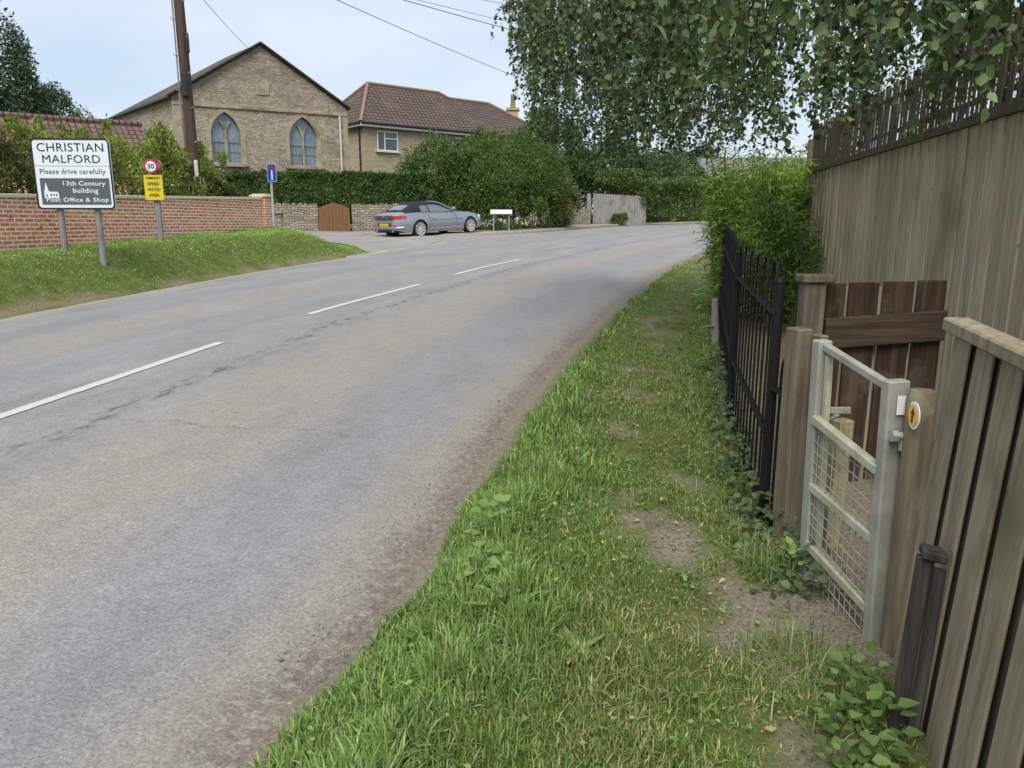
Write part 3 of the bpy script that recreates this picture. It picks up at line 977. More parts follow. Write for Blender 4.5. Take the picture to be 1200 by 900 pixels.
# ------------------------------------------------------------------ grass, weeds, litter
rng = np.random.default_rng(7)
def blades(name, x, y, h, wd, col, lean=0.5, mat=None, parent=None, z=None, bend=1.0):
    n = len(x)
    z = gz(x, y) if z is None else z
    yaw = rng.uniform(0, 2 * np.pi, n)
    ln = np.abs(rng.normal(0, lean, n))
    d = np.stack([np.cos(yaw), np.sin(yaw)], 1)
    sa = yaw + np.pi / 2 + rng.normal(0, 0.5, n)
    sd = np.stack([np.cos(sa), np.sin(sa), np.zeros(n)], 1)
    P = np.stack([x, y, z - 0.01], 1)
    lev_ = []
    for t, wf in ((0.0, 0.8), (0.4, 1.0), (0.75, 0.7)):
        ang = ln * (0.35 + bend * t)
        off = np.stack([d[:, 0] * np.sin(ang) * h * t, d[:, 1] * np.sin(ang) * h * t, np.cos(ang) * h * t], 1)
        c = P + off
        lev_.append((c - sd * (wd * wf / 2)[:, None], c + sd * (wd * wf / 2)[:, None]))
    ang = ln * (0.35 + bend * 1.05)
    tip = P + np.stack([d[:, 0] * np.sin(ang) * h, d[:, 1] * np.sin(ang) * h, np.maximum(0.15, np.cos(ang)) * h], 1)
    V = np.stack([lev_[0][0], lev_[0][1], lev_[1][0], lev_[1][1], lev_[2][0], lev_[2][1], tip], 1).reshape(-1, 3)
    b = (np.arange(n) * 7)[:, None]
    Q = np.concatenate([b + np.array([[0, 1, 3, 2]]), b + np.array([[2, 3, 5, 4]])])
    T = b + np.array([[4, 5, 6]])
    return fast_mesh(name, V, [Q, T], mat or MT['grass'], parent, col=np.repeat(col, 7, axis=0), smooth=True, uv=False)
def gcol(n, pal, wts, jit=0.18):
    pal = np.array(pal)
    i = rng.choice(len(pal), n, p=np.array(wts) / sum(wts))
    return pal[i] * (1 + rng.normal(0, jit, n))[:, None].clip(0.4, 1.7)
LUSH = [(0.188, 0.288, 0.080), (0.245, 0.348, 0.108), (0.122, 0.198, 0.055), (0.33, 0.36, 0.165)]
LUSH_OLD = [(0.152, 0.275, 0.037), (0.201, 0.336, 0.055), (0.104, 0.201, 0.032), (0.305, 0.342, 0.11)]
DULL = [(0.150, 0.235, 0.055), (0.20, 0.285, 0.078), (0.32, 0.30, 0.135), (0.44, 0.385, 0.23), (0.10, 0.165, 0.04)]
def scatter(n, x0, x1, y0, y1):
    return rng.uniform(x0, x1, n), rng.uniform(y0, y1, n)
GV, GH = [], []
def right_verge(n, ya, yb, hs, wmul):
    x, y = scatter(n, -1.1, 9.0 if yb > 12 else 3.3, ya, yb)
    dr = -sdist(x, y, CR)
    edge = np.interp(y, [1.5, 2.2, 3, 5, 7, 12], [.05, .02, .05, .16, .19, .14]) + 0.13 * (vnoise(x, y, 0.35, 21) - 0.4)
    k = (dr > edge) & (x < xfence(y) - 0.02)
    x, y, dr = x[k], y[k], dr[k]
    b = bare(x, y)
    lushw = np.interp(y, [2, 4, 6, 8, 12], [0.85, 0.75, 0.5, 0.3, 0.25])
    lush = 1 - sstep(0.55, 1.0, dr / lushw + 0.6 * (vnoise(x, y, 0.3, 23) - 0.5))
    patch = vnoise(x, y, 0.5, 31)
    keep = rng.random(len(x)) > np.maximum(b * .96, 0.42 * (1 - lush) * (patch > 0.6))
    x, y, dr, lush, patch, b = (a[keep] for a in (x, y, dr, lush, patch, b))
    n = len(x)
    pf = 1 - sstep(.12, .62, np.abs(x - np.interp(y, [2, 3.3, 5.2, 6.8, 9, 12, 20], [0.95, 0.75, 0.95, 1.2, 1.75, 2.7, 5.2])))
    tuft = 0.55 + 0.9 * vnoise(x, y, 0.14, 25)
    h = (lush * (0.085 + 0.05 * vnoise(x, y, 0.6, 27)) + (1 - lush) * (0.040 + 0.028 * patch)) * tuft * rng.uniform(0.6, 1.35, n) * (1 - 0.6 * b)
    h *= (1 - .45 * pf) * hs * (0.45 + 0.55 * sstep(0.05, 0.4, dr))
    wd = (0.0028 + 0.0035 * rng.random(n) + 0.0015 * lush) * wmul
    dry = vnoise(x, y, 0.55, 33) + .16 * pf
    col = np.where((rng.random(n) < lush * 0.95)[:, None], gcol(n, LUSH, [4, 4, 2, 0.7]),
                   np.where((dry + rng.normal(0, 0.12, n) > 0.72)[:, None], gcol(n, DULL, [2, 3, 3, 1.5, 1]), gcol(n, DULL, [4, 4, 0.8, 0.3, 2.5])))
    return x, y, h, wd, col
parts = [right_verge(190000, 1.45, 4.2, 1.0, 1.0), right_verge(95000, 4.2, 8.0, 1.0, 1.5), right_verge(60000, 8.0, 16.0, 1.0, 2.4), right_verge(40000, 16.0, 30.0, 1.1, 4.0)]
X, Y_, H_, W_, C_ = (np.concatenate([q[i] for q in parts]) for i in range(5))
tag(blades('verge_grass', X, Y_, H_, W_, C_, lean=0.62), 'bright grass growing thick on the roadside verge', 'grass', kind='stuff')
# opposite bank
x, y = scatter(150000, -12, -2, 8.5, 30)
dl = sdist(x, y, CL)
wx = np.interp(y, [8, 12.9, 22.9, 26, 30], [-9.3, -8.62, -7.42, -8.5, -8.0])
gate_l = np.interp(y, [20, 23, 25, 27, 29.5], [0, 0.0, 0.4, 1.6, 3.2])
k = (dl > 0.04 + 0.16 * vnoise(x, y, 0.5, 41)) & (x > wx + 0.02) & (dl > gate_l) & ((y < 24) | ((x - -4.2) * (26.5 - 22.2) - (y - 22.2) * (-6.6 + 4.2) < 0) ) & (y < 27)
x, y, dl = x[k], y[k], dl[k]
n = len(x)
dryb = 1 - sstep(0.0, 0.30, dl + 0.5 * (vnoise(x, y, 0.5, 43) - 0.5))
keep = rng.random(n) > 0.1 * dryb
x, y, dl, dryb = x[keep], y[keep], dl[keep], dryb[keep]
n = len(x)
h = (0.026 + 0.026 * vnoise(x, y, 0.5, 45)) * rng.uniform(0.6, 1.4, n) * np.where(dl > 1.9, 1.25, 1)
col = np.where((rng.random(n) < dryb * 0.8)[:, None], gcol(n, [(0.36, 0.28, 0.16), (0.24, 0.175, 0.10), (0.21, 0.23, 0.08), (0.44, 0.37, 0.24)], [3, 2, 3, 2]),
               gcol(n, [(0.26, 0.41, 0.09), (0.32, 0.47, 0.12), (0.20, 0.33, 0.07), (0.36, 0.44, 0.15)], [4, 4, 2, .4], 0.10))
tag(blades('bank_grass', x, y, h, np.full(n, 0.011), col, lean=0.6), 'short mown grass on the bank below the brick wall', 'grass', kind='stuff')
# rough dry grass at the foot of the far board fence and hedge
nf = 16000
t = rng.random(nf)
fx = np.interp(t, [0, .2, .55, 1], [0.4, 3.2, 7.2, 16.5]); fy = np.interp(t, [0, .2, .55, 1], [36.4, 41.2, 44.7, 49.2])
off = rng.random(nf) ** 1.4 * 1.1
fx = fx - off * 0.72 + rng.normal(0, .05, nf); fy = fy + off * 0.5
hh = rng.uniform(0.10, 0.42, nf) * (0.5 + vnoise(fx, fy, 1.1, 3))
tag(blades('dry_verge_grass', fx, fy, hh, np.full(nf, 0.025), gcol(nf, [(0.20, 0.15, 0.075), (0.28, 0.20, 0.12), (0.10, 0.13, 0.035), (0.07, 0.10, 0.028)], [3, 2, 3, 2]), lean=0.5),
    'rough dry grass at the foot of the far board fence', 'grass', kind='stuff')

def leafcloud(name, P, A, Nn, Ln, wr, col, mat, parent=None, fold=0.25, six=True, local=False):
    A = A / np.linalg.norm(A, axis=1)[:, None]
    S = np.cross(A, Nn)
    S /= np.maximum(np.linalg.norm(S, axis=1), 1e-6)[:, None]
    N2 = np.cross(S, A)
    Ln = np.asarray(Ln)[:, None]
    W = Ln * wr
    n = len(P)
    if six:
        l1 = P + A * Ln * .28 + S * W * .5 + N2 * W * fold * .5
        l2 = P + A * Ln * .62 + S * W * .36 + N2 * W * fold * .36
        r1 = P + A * Ln * .28 - S * W * .5 + N2 * W * fold * .5
        r2 = P + A * Ln * .62 - S * W * .36 + N2 * W * fold * .36
        V = np.stack([P, l1, l2, P + A * Ln, r2, r1], 1).reshape(-1, 3)
        b = (np.arange(n) * 6)[:, None]
        Fq = np.concatenate([b + np.array([[0, 1, 2, 3]]), b + np.array([[0, 3, 4, 5]])])
        k = 6
    else:
        V = np.stack([P, P + A * Ln * .45 + S * W * .5, P + A * Ln, P + A * Ln * .45 - S * W * .5], 1).reshape(-1, 3)
        Fq = (np.arange(n) * 4)[:, None] + np.array([[0, 1, 2, 3]])
        k = 4
    return fast_mesh(name, V, [Fq], mat, parent, col=np.repeat(col, k, axis=0), uv=False, local=local)
def runit(n):
    v = rng.normal(0, 1, (n, 3))
    return v / np.linalg.norm(v, axis=1)[:, None]

# clover and small broad leaves mixed into the grass
n = 15000
x, y = scatter(n, -.8, 2.4, 1.6, 8.5)
dr_ = -sdist(x, y, CR)
k = (dr_ > .12) & (x < xfence(y) - .05) & (rng.random(n) < .15 + .85 * (vnoise(x, y, .22, 91) > .62)) & (bare(x, y) < .35)
x, y, dr_ = x[k], y[k], dr_[k]; n = len(x)
P = np.stack([x, y, gz(x, y) + .012 + rng.random(n) * np.where(dr_ < .7, .07, .03)], 1)
tag(leafcloud('clover', P, runit(n) * [1, 1, .35] + [0, 0, .15], runit(n) * .4 + [0, 0, 1], rng.uniform(.010, .026, n), .75,
              gcol(n, LUSH, [4, 3, 4, .4]), MT['leaf']), 'clover and small broad leaves mixed into the verge grass', 'clover', kind='stuff')
# dead stems lying in the turf
n = 2600
x, y = scatter(n, -.6, 2.2, 1.6, 8.0)
k = (-sdist(x, y, CR) > .3) & (x < xfence(y) - .03) & (vnoise(x, y, .4, 95) > .35)
x, y = x[k], y[k]; n = len(x)
tag(blades('dead_stems', x, y, rng.uniform(.05, .14, n), rng.uniform(.0018, .0035, n), gcol(n, [(.42, .35, .20), (.32, .25, .14), (.5, .44, .28)], [3, 3, 1]), lean=1.25, bend=.5),
    'dead straw coloured stems lying in the verge turf', 'dead grass', kind='stuff')
# ivy creeping along the foot of the railings
n = 1250
y = 2.75 + 4.6 * rng.random(n) ** 1.25
x = xfence(y) - np.abs(rng.normal(0, 0.10, n)) * (0.5 + vnoise(y, y * 0 + 3, 0.5, 51)) + rng.normal(0.03, 0.05, n)
z = gz(x, y) + rng.random(n) * 0.07 + 0.14 * rng.random(n) * (np.abs(x - xfence(y)) < 0.07)
P = np.stack([x, y, z], 1)
tag(leafcloud('ivy', P, runit(n) * [1, 1, 0.4], runit(n) * 0.5 + [-.3, -.2, 0.9], rng.uniform(0.022, 0.05, n), 0.9,
              gcol(n, [(0.06, 0.10, 0.04), (0.115, 0.155, 0.075), (0.15, 0.18, 0.10), (0.09, 0.13, 0.045)], [3, 3, 2, 2]), MT['leaf']),
    'grey green ivy creeping along the foot of the black railings', 'ivy', kind='stuff')
# grit at the tarmac's edge
n = 5200
i = rng.integers(16, 78, n)
q = CR[i] + (CR[np.minimum(i + 1, len(CR) - 1)] - CR[i]) * rng.random(n)[:, None]
sel = (q[:, 1] > 1.4) & (q[:, 1] < 9.0)
q = q[sel]
n = len(q)
x = q[:, 0] + 0.03 - np.abs(rng.normal(0, 0.13, n)); y = q[:, 1] + rng.normal(0, 0.03, n)
s = rng.uniform(0.002, 0.0065, n) * (1 + (rng.random(n) > 0.97) * 0.9)
oct_ = np.array([(1, 0, 0), (0, 1, 0), (-1, 0, 0), (0, -1, 0), (0, 0, .7), (0, 0, -.7)], float)
Vg = oct_[None] * s[:, None, None] * rng.uniform(0.6, 1.3, (n, 6, 1))
Vg = Vg + np.stack([x, y, base_z(y) + 0.014 + 0.3 * s], 1)[:, None]
fo = np.array([(0, 1, 4), (1, 2, 4), (2, 3, 4), (3, 0, 4), (1, 0, 5), (2, 1, 5), (3, 2, 5), (0, 3, 5)])
Fg = ((np.arange(n) * 6)[:, None, None] + fo[None]).reshape(-1, 3)
tag(fast_mesh('loose_grit', Vg.reshape(-1, 3), [Fg], MT['grit'], uv=False), 'loose brown grit along the edge of the tarmac', 'grit', kind='stuff')

# ------------------------------------------------------------------ brick wall and its hedge
def lerp(a, b, t):
    return Vector(a) + (Vector(b) - Vector(a)) * t
WA, WB = Vector((-9.05, 9.6, 0)), Vector((-7.42, 22.9, 0))        # the wall's front foot line
wd_ = (WB - WA).normalized(); wn = Vector((wd_.y, -wd_.x, 0))      # towards the road
def wtop(p): return 1.675 + 0.027 * p.y
t = thing('brick_wall', (WA.x, WA.y, gz1(WA.x, WA.y)), 'low red brick garden wall with pale stone coping behind the village sign', 'wall')
mb = MB()
poly = []
for k in range(13):
    p = lerp(WA, WB, k / 12)
    poly.append((p, wtop(p)))
V, F = [], []
for p, zt in poly:
    for q, z in ((p, gz1(p.x, p.y) - 0.3), (p, zt), (p - wn * 0.215, zt), (p - wn * 0.215, gz1(p.x, p.y) - 0.3)):
        V.append((q.x, q.y, z))
for i in range(len(poly) - 1):
    for k in range(4):
        F.append((4 * i + k, 4 * i + (k + 1) % 4, 4 * i + 4 + (k + 1) % 4, 4 * i + 4 + k))
F += [(0, 1, 2, 3), tuple(4 * 12 + k for k in (3, 2, 1, 0))]
mb.add(V, F)
mb.build('wall_face', MT['brick'], t)
mb = MB()
nco = 22
for k in range(nco):
    a, b = lerp(WA, WB, (k + 0.004) / nco), lerp(WA, WB, (k + 0.996) / nco)
    a.z, b.z = wtop(a) + 0.034, wtop(b) + 0.034
    off = -wn * 0.1075
    mb.bar(a + off, b + off, 0.30, 0.068)
mb.build('coping', MT['coping'], t, bevel=0.008)
pp = WB - wn * 0.1 + wd_ * 0.2
zb = gz1(pp.x, pp.y)
mb = MB(); mb.obox((pp.x, pp.y, (zb - 0.2 + 2.37) / 2), wn * 0.2, wd_ * 0.2, (0, 0, (2.37 - zb + 0.2) / 2))
pil = mb.build('pillar', MT['brick'], t)
mb = MB(); mb.obox((pp.x, pp.y, 2.40), wn * 0.26, wd_ * 0.26, (0, 0, 0.03))
mb.obox((pp.x, pp.y, 2.447), wn * 0.2, wd_ * 0.2, (0, 0, 0.016))
mb.build('cap', MT['coping'], pil, bevel=0.008)

def lobed(n, c, rad, nl, lr, inner=0.25, flat=0.0, up=0.15):
    """points on overlapping leaf clumps over an ellipsoid: returns positions and outward directions"""
    c = np.array(c); rad = np.array(rad)
    d = runit(nl)
    d[:, 2] = np.abs(d[:, 2]) * (1 - flat) + d[:, 2] * flat
    d /= np.linalg.norm(d, axis=1)[:, None]
    lc = d * (0.62 + 0.28 * rng.random(nl))[:, None]
    i = rng.integers(0, nl, n)
    u = runit(n)
    u[:, 2] += up
    u += d[i] * 0.7
    u /= np.linalg.norm(u, axis=1)[:, None]
    rr = lr * (0.7 + 0.6 * rng.random(nl))[i] * rng.random(n) ** 0.35
    q = lc[i] + u * rr[:, None]
    ni = int(n * inner)
    if ni:
        q[:ni] = runit(ni) * (rng.random(ni) ** 0.45 * 0.85)[:, None]
    return c + q * rad, u, i
def shrub(name, loc, label, cat, group, blobs, n, size, pal, wts, wr=0.5, up=0.3, nl=26, lr=0.34, six=False, stems=True, zmin=None, stemr=0.03, droop=0.0, mat='leaf', trunk='stem'):
    """blobs: list of (centre, radii, share)"""
    t = thing(name, loc, label, cat, group)
    PP, AA, NN, cc = [], [], [], []
    tot = sum(b[2] for b in blobs)
    for (c, r, share) in blobs:
        m = int(n * share / tot)
        P, u, i = lobed(m, c, r, nl, lr)
        PP.append(P); NN.append(u)
        A = runit(m) * 0.9 + u * 0.6
        A[:, 2] += up - droop
        AA.append(A)
        lobe_tone = rng.normal(1, 0.13, nl)[i]
        cc.append(gcol(m, pal, wts, 0.16) * lobe_tone[:, None].clip(0.6, 1.5))
    P, A, Nn, C = (np.concatenate(q) for q in (PP, AA, NN, cc))
    zz = gz(P[:, 0], P[:, 1]) + 0.02 if zmin is None else zmin
    k = P[:, 2] > zz
    P, A, Nn, C = P[k], A[k], Nn[k], C[k]
    Nr = Nn + runit(len(P)) * 0.7
    leafcloud('foliage', P, A, Nr, size * rng.uniform(0.6, 1.35, len(P)), wr, C, MT[mat], t, six=six)
    if stems:
        mb = MB()
        for (c, r, share) in blobs:
            for k in range(3):
                a = Vector((loc[0] + rng.normal(0, 0.12), loc[1] + rng.normal(0, 0.12), loc[2] - 0.15))
                e = Vector((c[0] + rng.normal(0, r[0] * 0.35), c[1] + rng.normal(0, r[1] * 0.35), c[2] + r[2] * rng.uniform(0.0, 0.5)))
                mid = (a + e) / 2 + Vector((rng.normal(0, .1), rng.normal(0, .1), 0.1))
                mb.tube([a, mid, e], [stemr, stemr * 0.7, stemr * 0.3], 6)
        mb.build(trunk, MT['bark'], t, smooth=True)
    return t
YEL = [(0.24, 0.29, 0.065), (0.18, 0.235, 0.05), (0.32, 0.34, 0.09), (0.11, 0.15, 0.036), (0.24, 0.18, 0.08)]
# loose light shrubs behind the brick wall: px, top py, distance along, width, label
SH = [(-60, 150, 12.4, 1.0, 'loose light green shrub at the left end of the row behind the brick wall'),
      (8, 152, 13.8, 0.85, 'loose brownish green shrub left of the village sign, thin enough to show twigs'),
      (52, 148, 15.0, 0.8, 'yellow green shrub rising straight behind the top of the village sign'),
      (105, 158, 16.2, 0.8, 'light green shrub behind the right half of the village sign'),
      (150, 160, 17.6, 0.9, 'tall bright shrub between the village sign and the speed limit sign'),
      (186, 166, 19.0, 0.8, 'loose green shrub right behind the speed limit sign'),
      (208, 168, 20.6, 0.85, 'tall pale shrub with upright shoots just left of the telegraph pole'),
      (240, 176, 21.6, 0.75, 'yellowish shrub just right of the telegraph pole'),
      (264, 208, 22.6, 0.65, 'low rounded dull green shrub beside the brick pillar')]
for k, (px, py, Y, wr_, lab) in enumerate(SH):
    o_ = WA - wn * 1.2                     # where the row, 1.2 m behind the wall's front, crosses this line of sight
    kx = (px - 600) / FPX * 0.985
    tt = (o_.x - kx * o_.y) / (kx * wd_.y - wd_.x)
    p = o_ + wd_ * tt
    g = gz1(p.x, p.y)
    Yp = p.y
    top = at(px, py, Yp)
    x = p.x
    hgt = top.z - g
    rng2 = np.random.default_rng(50 + k)
    blobs = [((x, Yp, g + hgt * 0.45), (wr_ * 0.78, wr_ * 1.05, hgt * 0.50), 1.0)]
    for j in range(7 if k < 8 else 2):
        sx = x + rng2.uniform(-0.7, 0.6) * wr_
        blobs.append(((sx, Yp + rng2.uniform(-0.9, 0.9), g + hgt * rng2.uniform(0.66, 0.98)), (0.15, 0.15, rng2.uniform(0.25, 0.5)), 0.10))
    pal = YEL if k not in (1, 8) else [(0.075, 0.10, 0.025), (0.11, 0.13, 0.035), (0.13, 0.09, 0.045), (0.05, 0.07, 0.02), (0.15, 0.15, 0.05)]
    shrub('shrub', (x, Yp, g), lab, 'shrub', 'shrubs behind the brick wall', blobs, 5600 if k else 3000, 0.085, pal, [4, 3, 2, 2, 0.8], wr=0.42, up=0.5, nl=30, lr=0.30, stemr=0.022)

# ------------------------------------------------------------------ signs on the left
def board_thing(name, cx, cy, z0, label, cat, yaw):
    """empty at foot; returns root and frame maker: (x right, z up) from (cx, cy, z0)"""
    t = thing(name, (cx, cy, z0), label, cat)
    xr = Vector((math.cos(yaw), math.sin(yaw), 0))
    def fr(x, z, out=0.0):
        o = Vector((cx, cy, z0)) + xr * x + Vector((0, 0, z)) + xr.cross(Vector((0, 0, 1))) * out
        return frame(o, xr, (0, 0, 1))
    return t, fr, xr
# village sign
SX, SY = -7.43, 13.2
zs = gz1(SX, SY)
t, fr, xr = board_thing('village_sign', SX, SY, zs, 'black bordered white village name sign on two grey posts before the brick wall', 'road sign', R(3))
BW, BH = 1.285, 1.16
bz = 1.838 - zs + BH / 2            # centre of board above foot
put(plate_mesh([rrect(BW, BH, 0.07)], 0.03), 'board', MT['signwhite'], t, fr(0, bz))
put(plate_mesh([rrect(BW, BH, 0.07), rrect(BW - 0.052, BH - 0.052, 0.052)], 0.004), 'border', MT['signblack'], t, fr(0, bz, 0.031))
def sgn(fx, fz):      # fractions from the top left of the board
    return (fx - 0.5) * BW, bz + (0.5 - fz) * BH
def line(txt, cx, cz, wf, hf, mat, bold, name='lettering', out=0.031, th=0.003):
    x, z = sgn(cx, cz)
    put_words(txt, wf * BW, hf * BH, mat, t, fr, x, z, out, th, bold, name)
line('CHRISTIAN', 0.5, 0.125, 0.845, 0.118, MT['signblack'], 0.0)
line('MALFORD', 0.5, 0.287, 0.735, 0.112, MT['signblack'], 0.0)
x, z = sgn(0.5, 0.385)
put(plate_mesh([[(-0.48 * BW, -.002), (.48 * BW, -.002), (.48 * BW, .002), (-.48 * BW, .002)]], 0.002), 'divider', MT['signgrey'], t, fr(x, z, 0.031))
line('Please drive carefully', 0.5, 0.472, 0.84, 0.095, MT['signgrey'], 0.006)
x, z = sgn(0.51, 0.745)
pn = put(plate_mesh([rrect(0.89 * BW, 0.375 * BH, 0.004)], 0.003), 'grey_panel', MT['signgrey'], t, fr(x, z, 0.031))
line('13th Century', 0.632, 0.640, 0.545, 0.085, MT['signwhite'], 0.012, out=0.034)
line('building', 0.64, 0.742, 0.325, 0.092, MT['signwhite'], 0.012, out=0.034)
line('Post Office & Shop', 0.525, 0.872, 0.80, 0.078, MT['signwhite'], 0.012, out=0.034)
x, z = sgn(0.175, 0.765)
cs = 0.185 * BW
ch = [(0, 0), (1.0, 0), (1.0, .33), (.90, .46), (.36, .46), (.34, .5), (.30, .55), (.17, 1.12), (.04, .55), (0, .5)]
wins = []
for wx in (.42, .60, .78):
    wins.append([(wx, .14), (wx + .1, .14), (wx + .1, .27), (wx + .05, .33), (wx, .27)])
wins.append([(.12, .1), (.22, .1), (.22, .24), (.17, .30), (.12, .24)])
put(plate_mesh([[(a * cs, b * cs) for a, b in lp] for lp in [ch] + wins], 0.003), 'church_symbol', MT['signwhite'], t, fr(x - cs / 2 + 0.03, z - 0.09, 0.035))
for s in (-0.335, 0.335):
    c = Vector((SX, SY, zs)) + xr * (s * .93 - 0.01) - xr.cross(Vector((0, 0, 1))) * 0.055
    MB().tube([c - Vector((0, 0, .3)), c + Vector((0, 0, bz + BH / 2 - 0.08))], 0.052, 14).build('post', MT['greypost'], t, smooth=True)
# thirty sign over a yellow plate
zs = gz1(-7.37, 16.0)
t, fr, xr = board_thing('speed_limit_sign', -7.37, 16.0, zs, 'round speed limit sign above a yellow speed watch plate on one grey post', 'road sign', R(4))
MB().obox((-7.37, 16.055, zs + 0.76), xr * 0.055, Vector((0, 0.035, 0)), (0, 0, 0.86)).build('post', MT['greypost'], t, bevel=0.008)
rc = 2.75 - zs
rd = put(plate_mesh([circ(0.138)], 0.012), 'roundel', MT['signwhite'], t, fr(-0.03, rc, 0.02))
put(plate_mesh([circ(0.141), circ(0.106)], 0.004), 'red_ring', MT['signred'], rd, fr(-0.03, rc, 0.0325))
put(text_mesh('30', 0.138, 0.098, 0.003, 0.02), 'lettering', MT['signblack'], rd, fr(-0.03, rc, 0.0345))
xb = Vector((math.cos(R(-18)), math.sin(R(-18)), 0))
put(plate_mesh([circ(0.145)], 0.012), 'back_roundel', MT['galv'], t, frame(Vector((-7.34, 16.10, 2.75)), xb, (0, 0, 1)))
put(plate_mesh([circ(0.150), circ(0.130)], 0.02), 'back_rim', MT['signred'], t, frame(Vector((-7.355, 16.085, 2.75)), xb, (0, 0, 1)))
pc = 2.325 - zs
yp = put(plate_mesh([rrect(0.37, 0.50, 0.015)], 0.012), 'yellow_plate', MT['signyellow'], t, fr(-0.01, pc, 0.02))
for txt, dz, wf, hf, b in (('COMMUNITY', 0.19, 0.30, 0.05, 0.03), ('SPEED', 0.075, 0.235, 0.06, 0.02), ('WATCH', -0.04, 0.25, 0.06, 0.02), ('AREA', -0.15, 0.20, 0.06, 0.02)):
    put(text_mesh(txt, wf, hf, 0.003, b), 'lettering', MT['signblack'], yp, fr(-0.01, pc + dz, 0.0345))
# no-through-road sign
zs = gz1(-7.75, 25.0)
t, fr, xr = board_thing('dead_end_sign', -7.75, 25.0, zs, 'narrow blue no through road sign on a pale post beyond the brick pillar', 'road sign', R(52))
MB().tube([(-7.75, 25.0, zs - 0.2), (-7.75, 25.0, 3.47)], 0.038, 12).build('post', MT['bluepost'], t, smooth=True)
pc = 3.19 - zs
pl = put(plate_mesh([rrect(0.34, 0.54, 0.02)], 0.012), 'blue_plate', MT['signblue'], t, fr(0, pc, 0.045))
put(plate_mesh([rrect(0.34, 0.54, 0.02), rrect(0.32, 0.52, 0.018)], 0.003), 'white_edge', MT['white'], pl, fr(0, pc, 0.0575))
put(plate_mesh([rrect(0.06, 0.30, 0.004)], 0.003), 'white_stem', MT['white'], pl, fr(0, pc - 0.07, 0.0575))
put(plate_mesh([rrect(0.19, 0.075, 0.004)], 0.003), 'red_bar', MT['signred'], pl, fr(0, pc + 0.125, 0.0575))

# ------------------------------------------------------------------ telegraph pole and overhead cables
pz = gz1(-8.72, 21.3)
t = thing('telegraph_pole', (-8.70, 21.3, pz), 'dark brown wooden telegraph pole rising out of the shrubs', 'telegraph pole')
MB().tube([(-8.68, 21.3, pz - 0.5), (-8.70, 21.3, 4.5), (-8.73, 21.3, 9.3)], [0.158, 0.142, 0.118], 20).build('pole', MT['polewood'], t, smooth=True)
for k in range(12):
    z = 3.3 + k * 0.44
    s = 1 if k % 2 else -1
    MB().tube([(-8.70 + 0.11 * s, 21.2, z), (-8.70 + 0.20 * s, 21.12, z), (-8.70 + 0.205 * s, 21.12, z + 0.05)], 0.011, 6).build('step_iron', MT['galv'], t)
MB().box(-8.60, -8.52, 21.10, 21.16, 2.85, 3.28).build('white_plate', MT['white'], t)
MB().box(-8.76, -8.60, 21.08, 21.16, 4.9, 5.5).build('junction_box', MT['plastic_black'], t, bevel=0.02)
MB().box(-8.58, -8.50, 21.14, 21.24, 6.0, 6.5).build('cable_box', MT['plastic_black'], t, bevel=0.02)
MB().tube([(-8.845, 21.18, pz), (-8.86, 21.19, 4.5), (-8.85, 21.2, 7.8)], 0.022, 8).build('conduit', MT['greypost'], t, smooth=True)
mb = MB(); mb.bar((-9.4, 21.25, 8.75), (-8.05, 21.25, 8.75), 0.09, 0.09); mb.build('cross_arm', MT['polewood'], t)
def cable(a, b, sag, rad, label):
    a, b = Vector(a), Vector(b)
    o = thing('overhead_cable', a, label, 'cable', 'overhead cables')
    pts = [lerp(a, b, k / 16) - Vector((0, 0, 4 * sag * (k / 16) * (1 - k / 16))) for k in range(17)]
    MB().tube(pts, rad, 5).build('strand', MT['wire'], o, smooth=True)
# ------------------------------------------------------------------ chapel
FLc, FRc = Vector((-16.3, 38.0, 0)), Vector((-8.8, 42.1, 0))
fx_ = (FRc - FLc); CW = fx_.length; fx_.normalize()
RLc = Vector((-23.0, 45.5, 0)); sx_ = (RLc - FLc); CD = sx_.length; sx_.normalize()
fn = Vector((fx_.y, -fx_.x, 0))           # outward of the front
sn = Vector((-sx_.y, sx_.x, 0)); sn = sn if sn.dot(fx_) < 0 else -sn
ZG, ZE, ZA = 1.0, 7.55, 10.27
ch = thing('chapel', (FLc.x, FLc.y, ZG), 'old stone chapel with a steep gable and two pointed windows', 'chapel')
def arch(w, h, cx, z0, n=10):
    """pointed arch, equilateral-ish"""
    hs = h - w * 0.80
    P = [(cx - w / 2, z0), (cx + w / 2, z0), (cx + w / 2, z0 + hs)]
    Rr = (w * w / 4 + (w * 0.8) ** 2) / w            # radius from side springing
    c = cx + w / 2 - Rr
    a1 = math.atan2(w * 0.8, cx - c)
    for k in range(1, n + 1):
        a = a1 * k / n
        P.append((c + Rr * math.cos(a), z0 + hs + Rr * math.sin(a)))
    c = cx - w / 2 + Rr
    for k in range(1, n):
        a = a1 * (1 - k / n)
        P.append((c - Rr * math.cos(a), z0 + hs + Rr * math.sin(a)))
    P.append((cx - w / 2, z0 + hs))
    return P
WSILL, WH, WW = 4.58 - ZG, 2.42, 1.42
wc = (CW * 0.275, CW * 0.722)
outer = [(0, -0.5), (CW, -0.5), (CW, ZE - ZG), (CW / 2, ZA - ZG), (0, ZE - ZG)]
FRM = frame(Vector((FLc.x, FLc.y, ZG)), fx_, (0, 0, 1))
def ch_fr(out):
    o = Vector((FLc.x, FLc.y, ZG)) + fn * out
    return frame(o, fx_, (0, 0, 1))
put(plate_mesh([outer] + [arch(WW, WH, c, WSILL) for c in wc], 0.45), 'front_wall', MT['chapelstone'], ch, ch_fr(-0.45))
mb = MB()
b0 = FLc - fn * 0.45
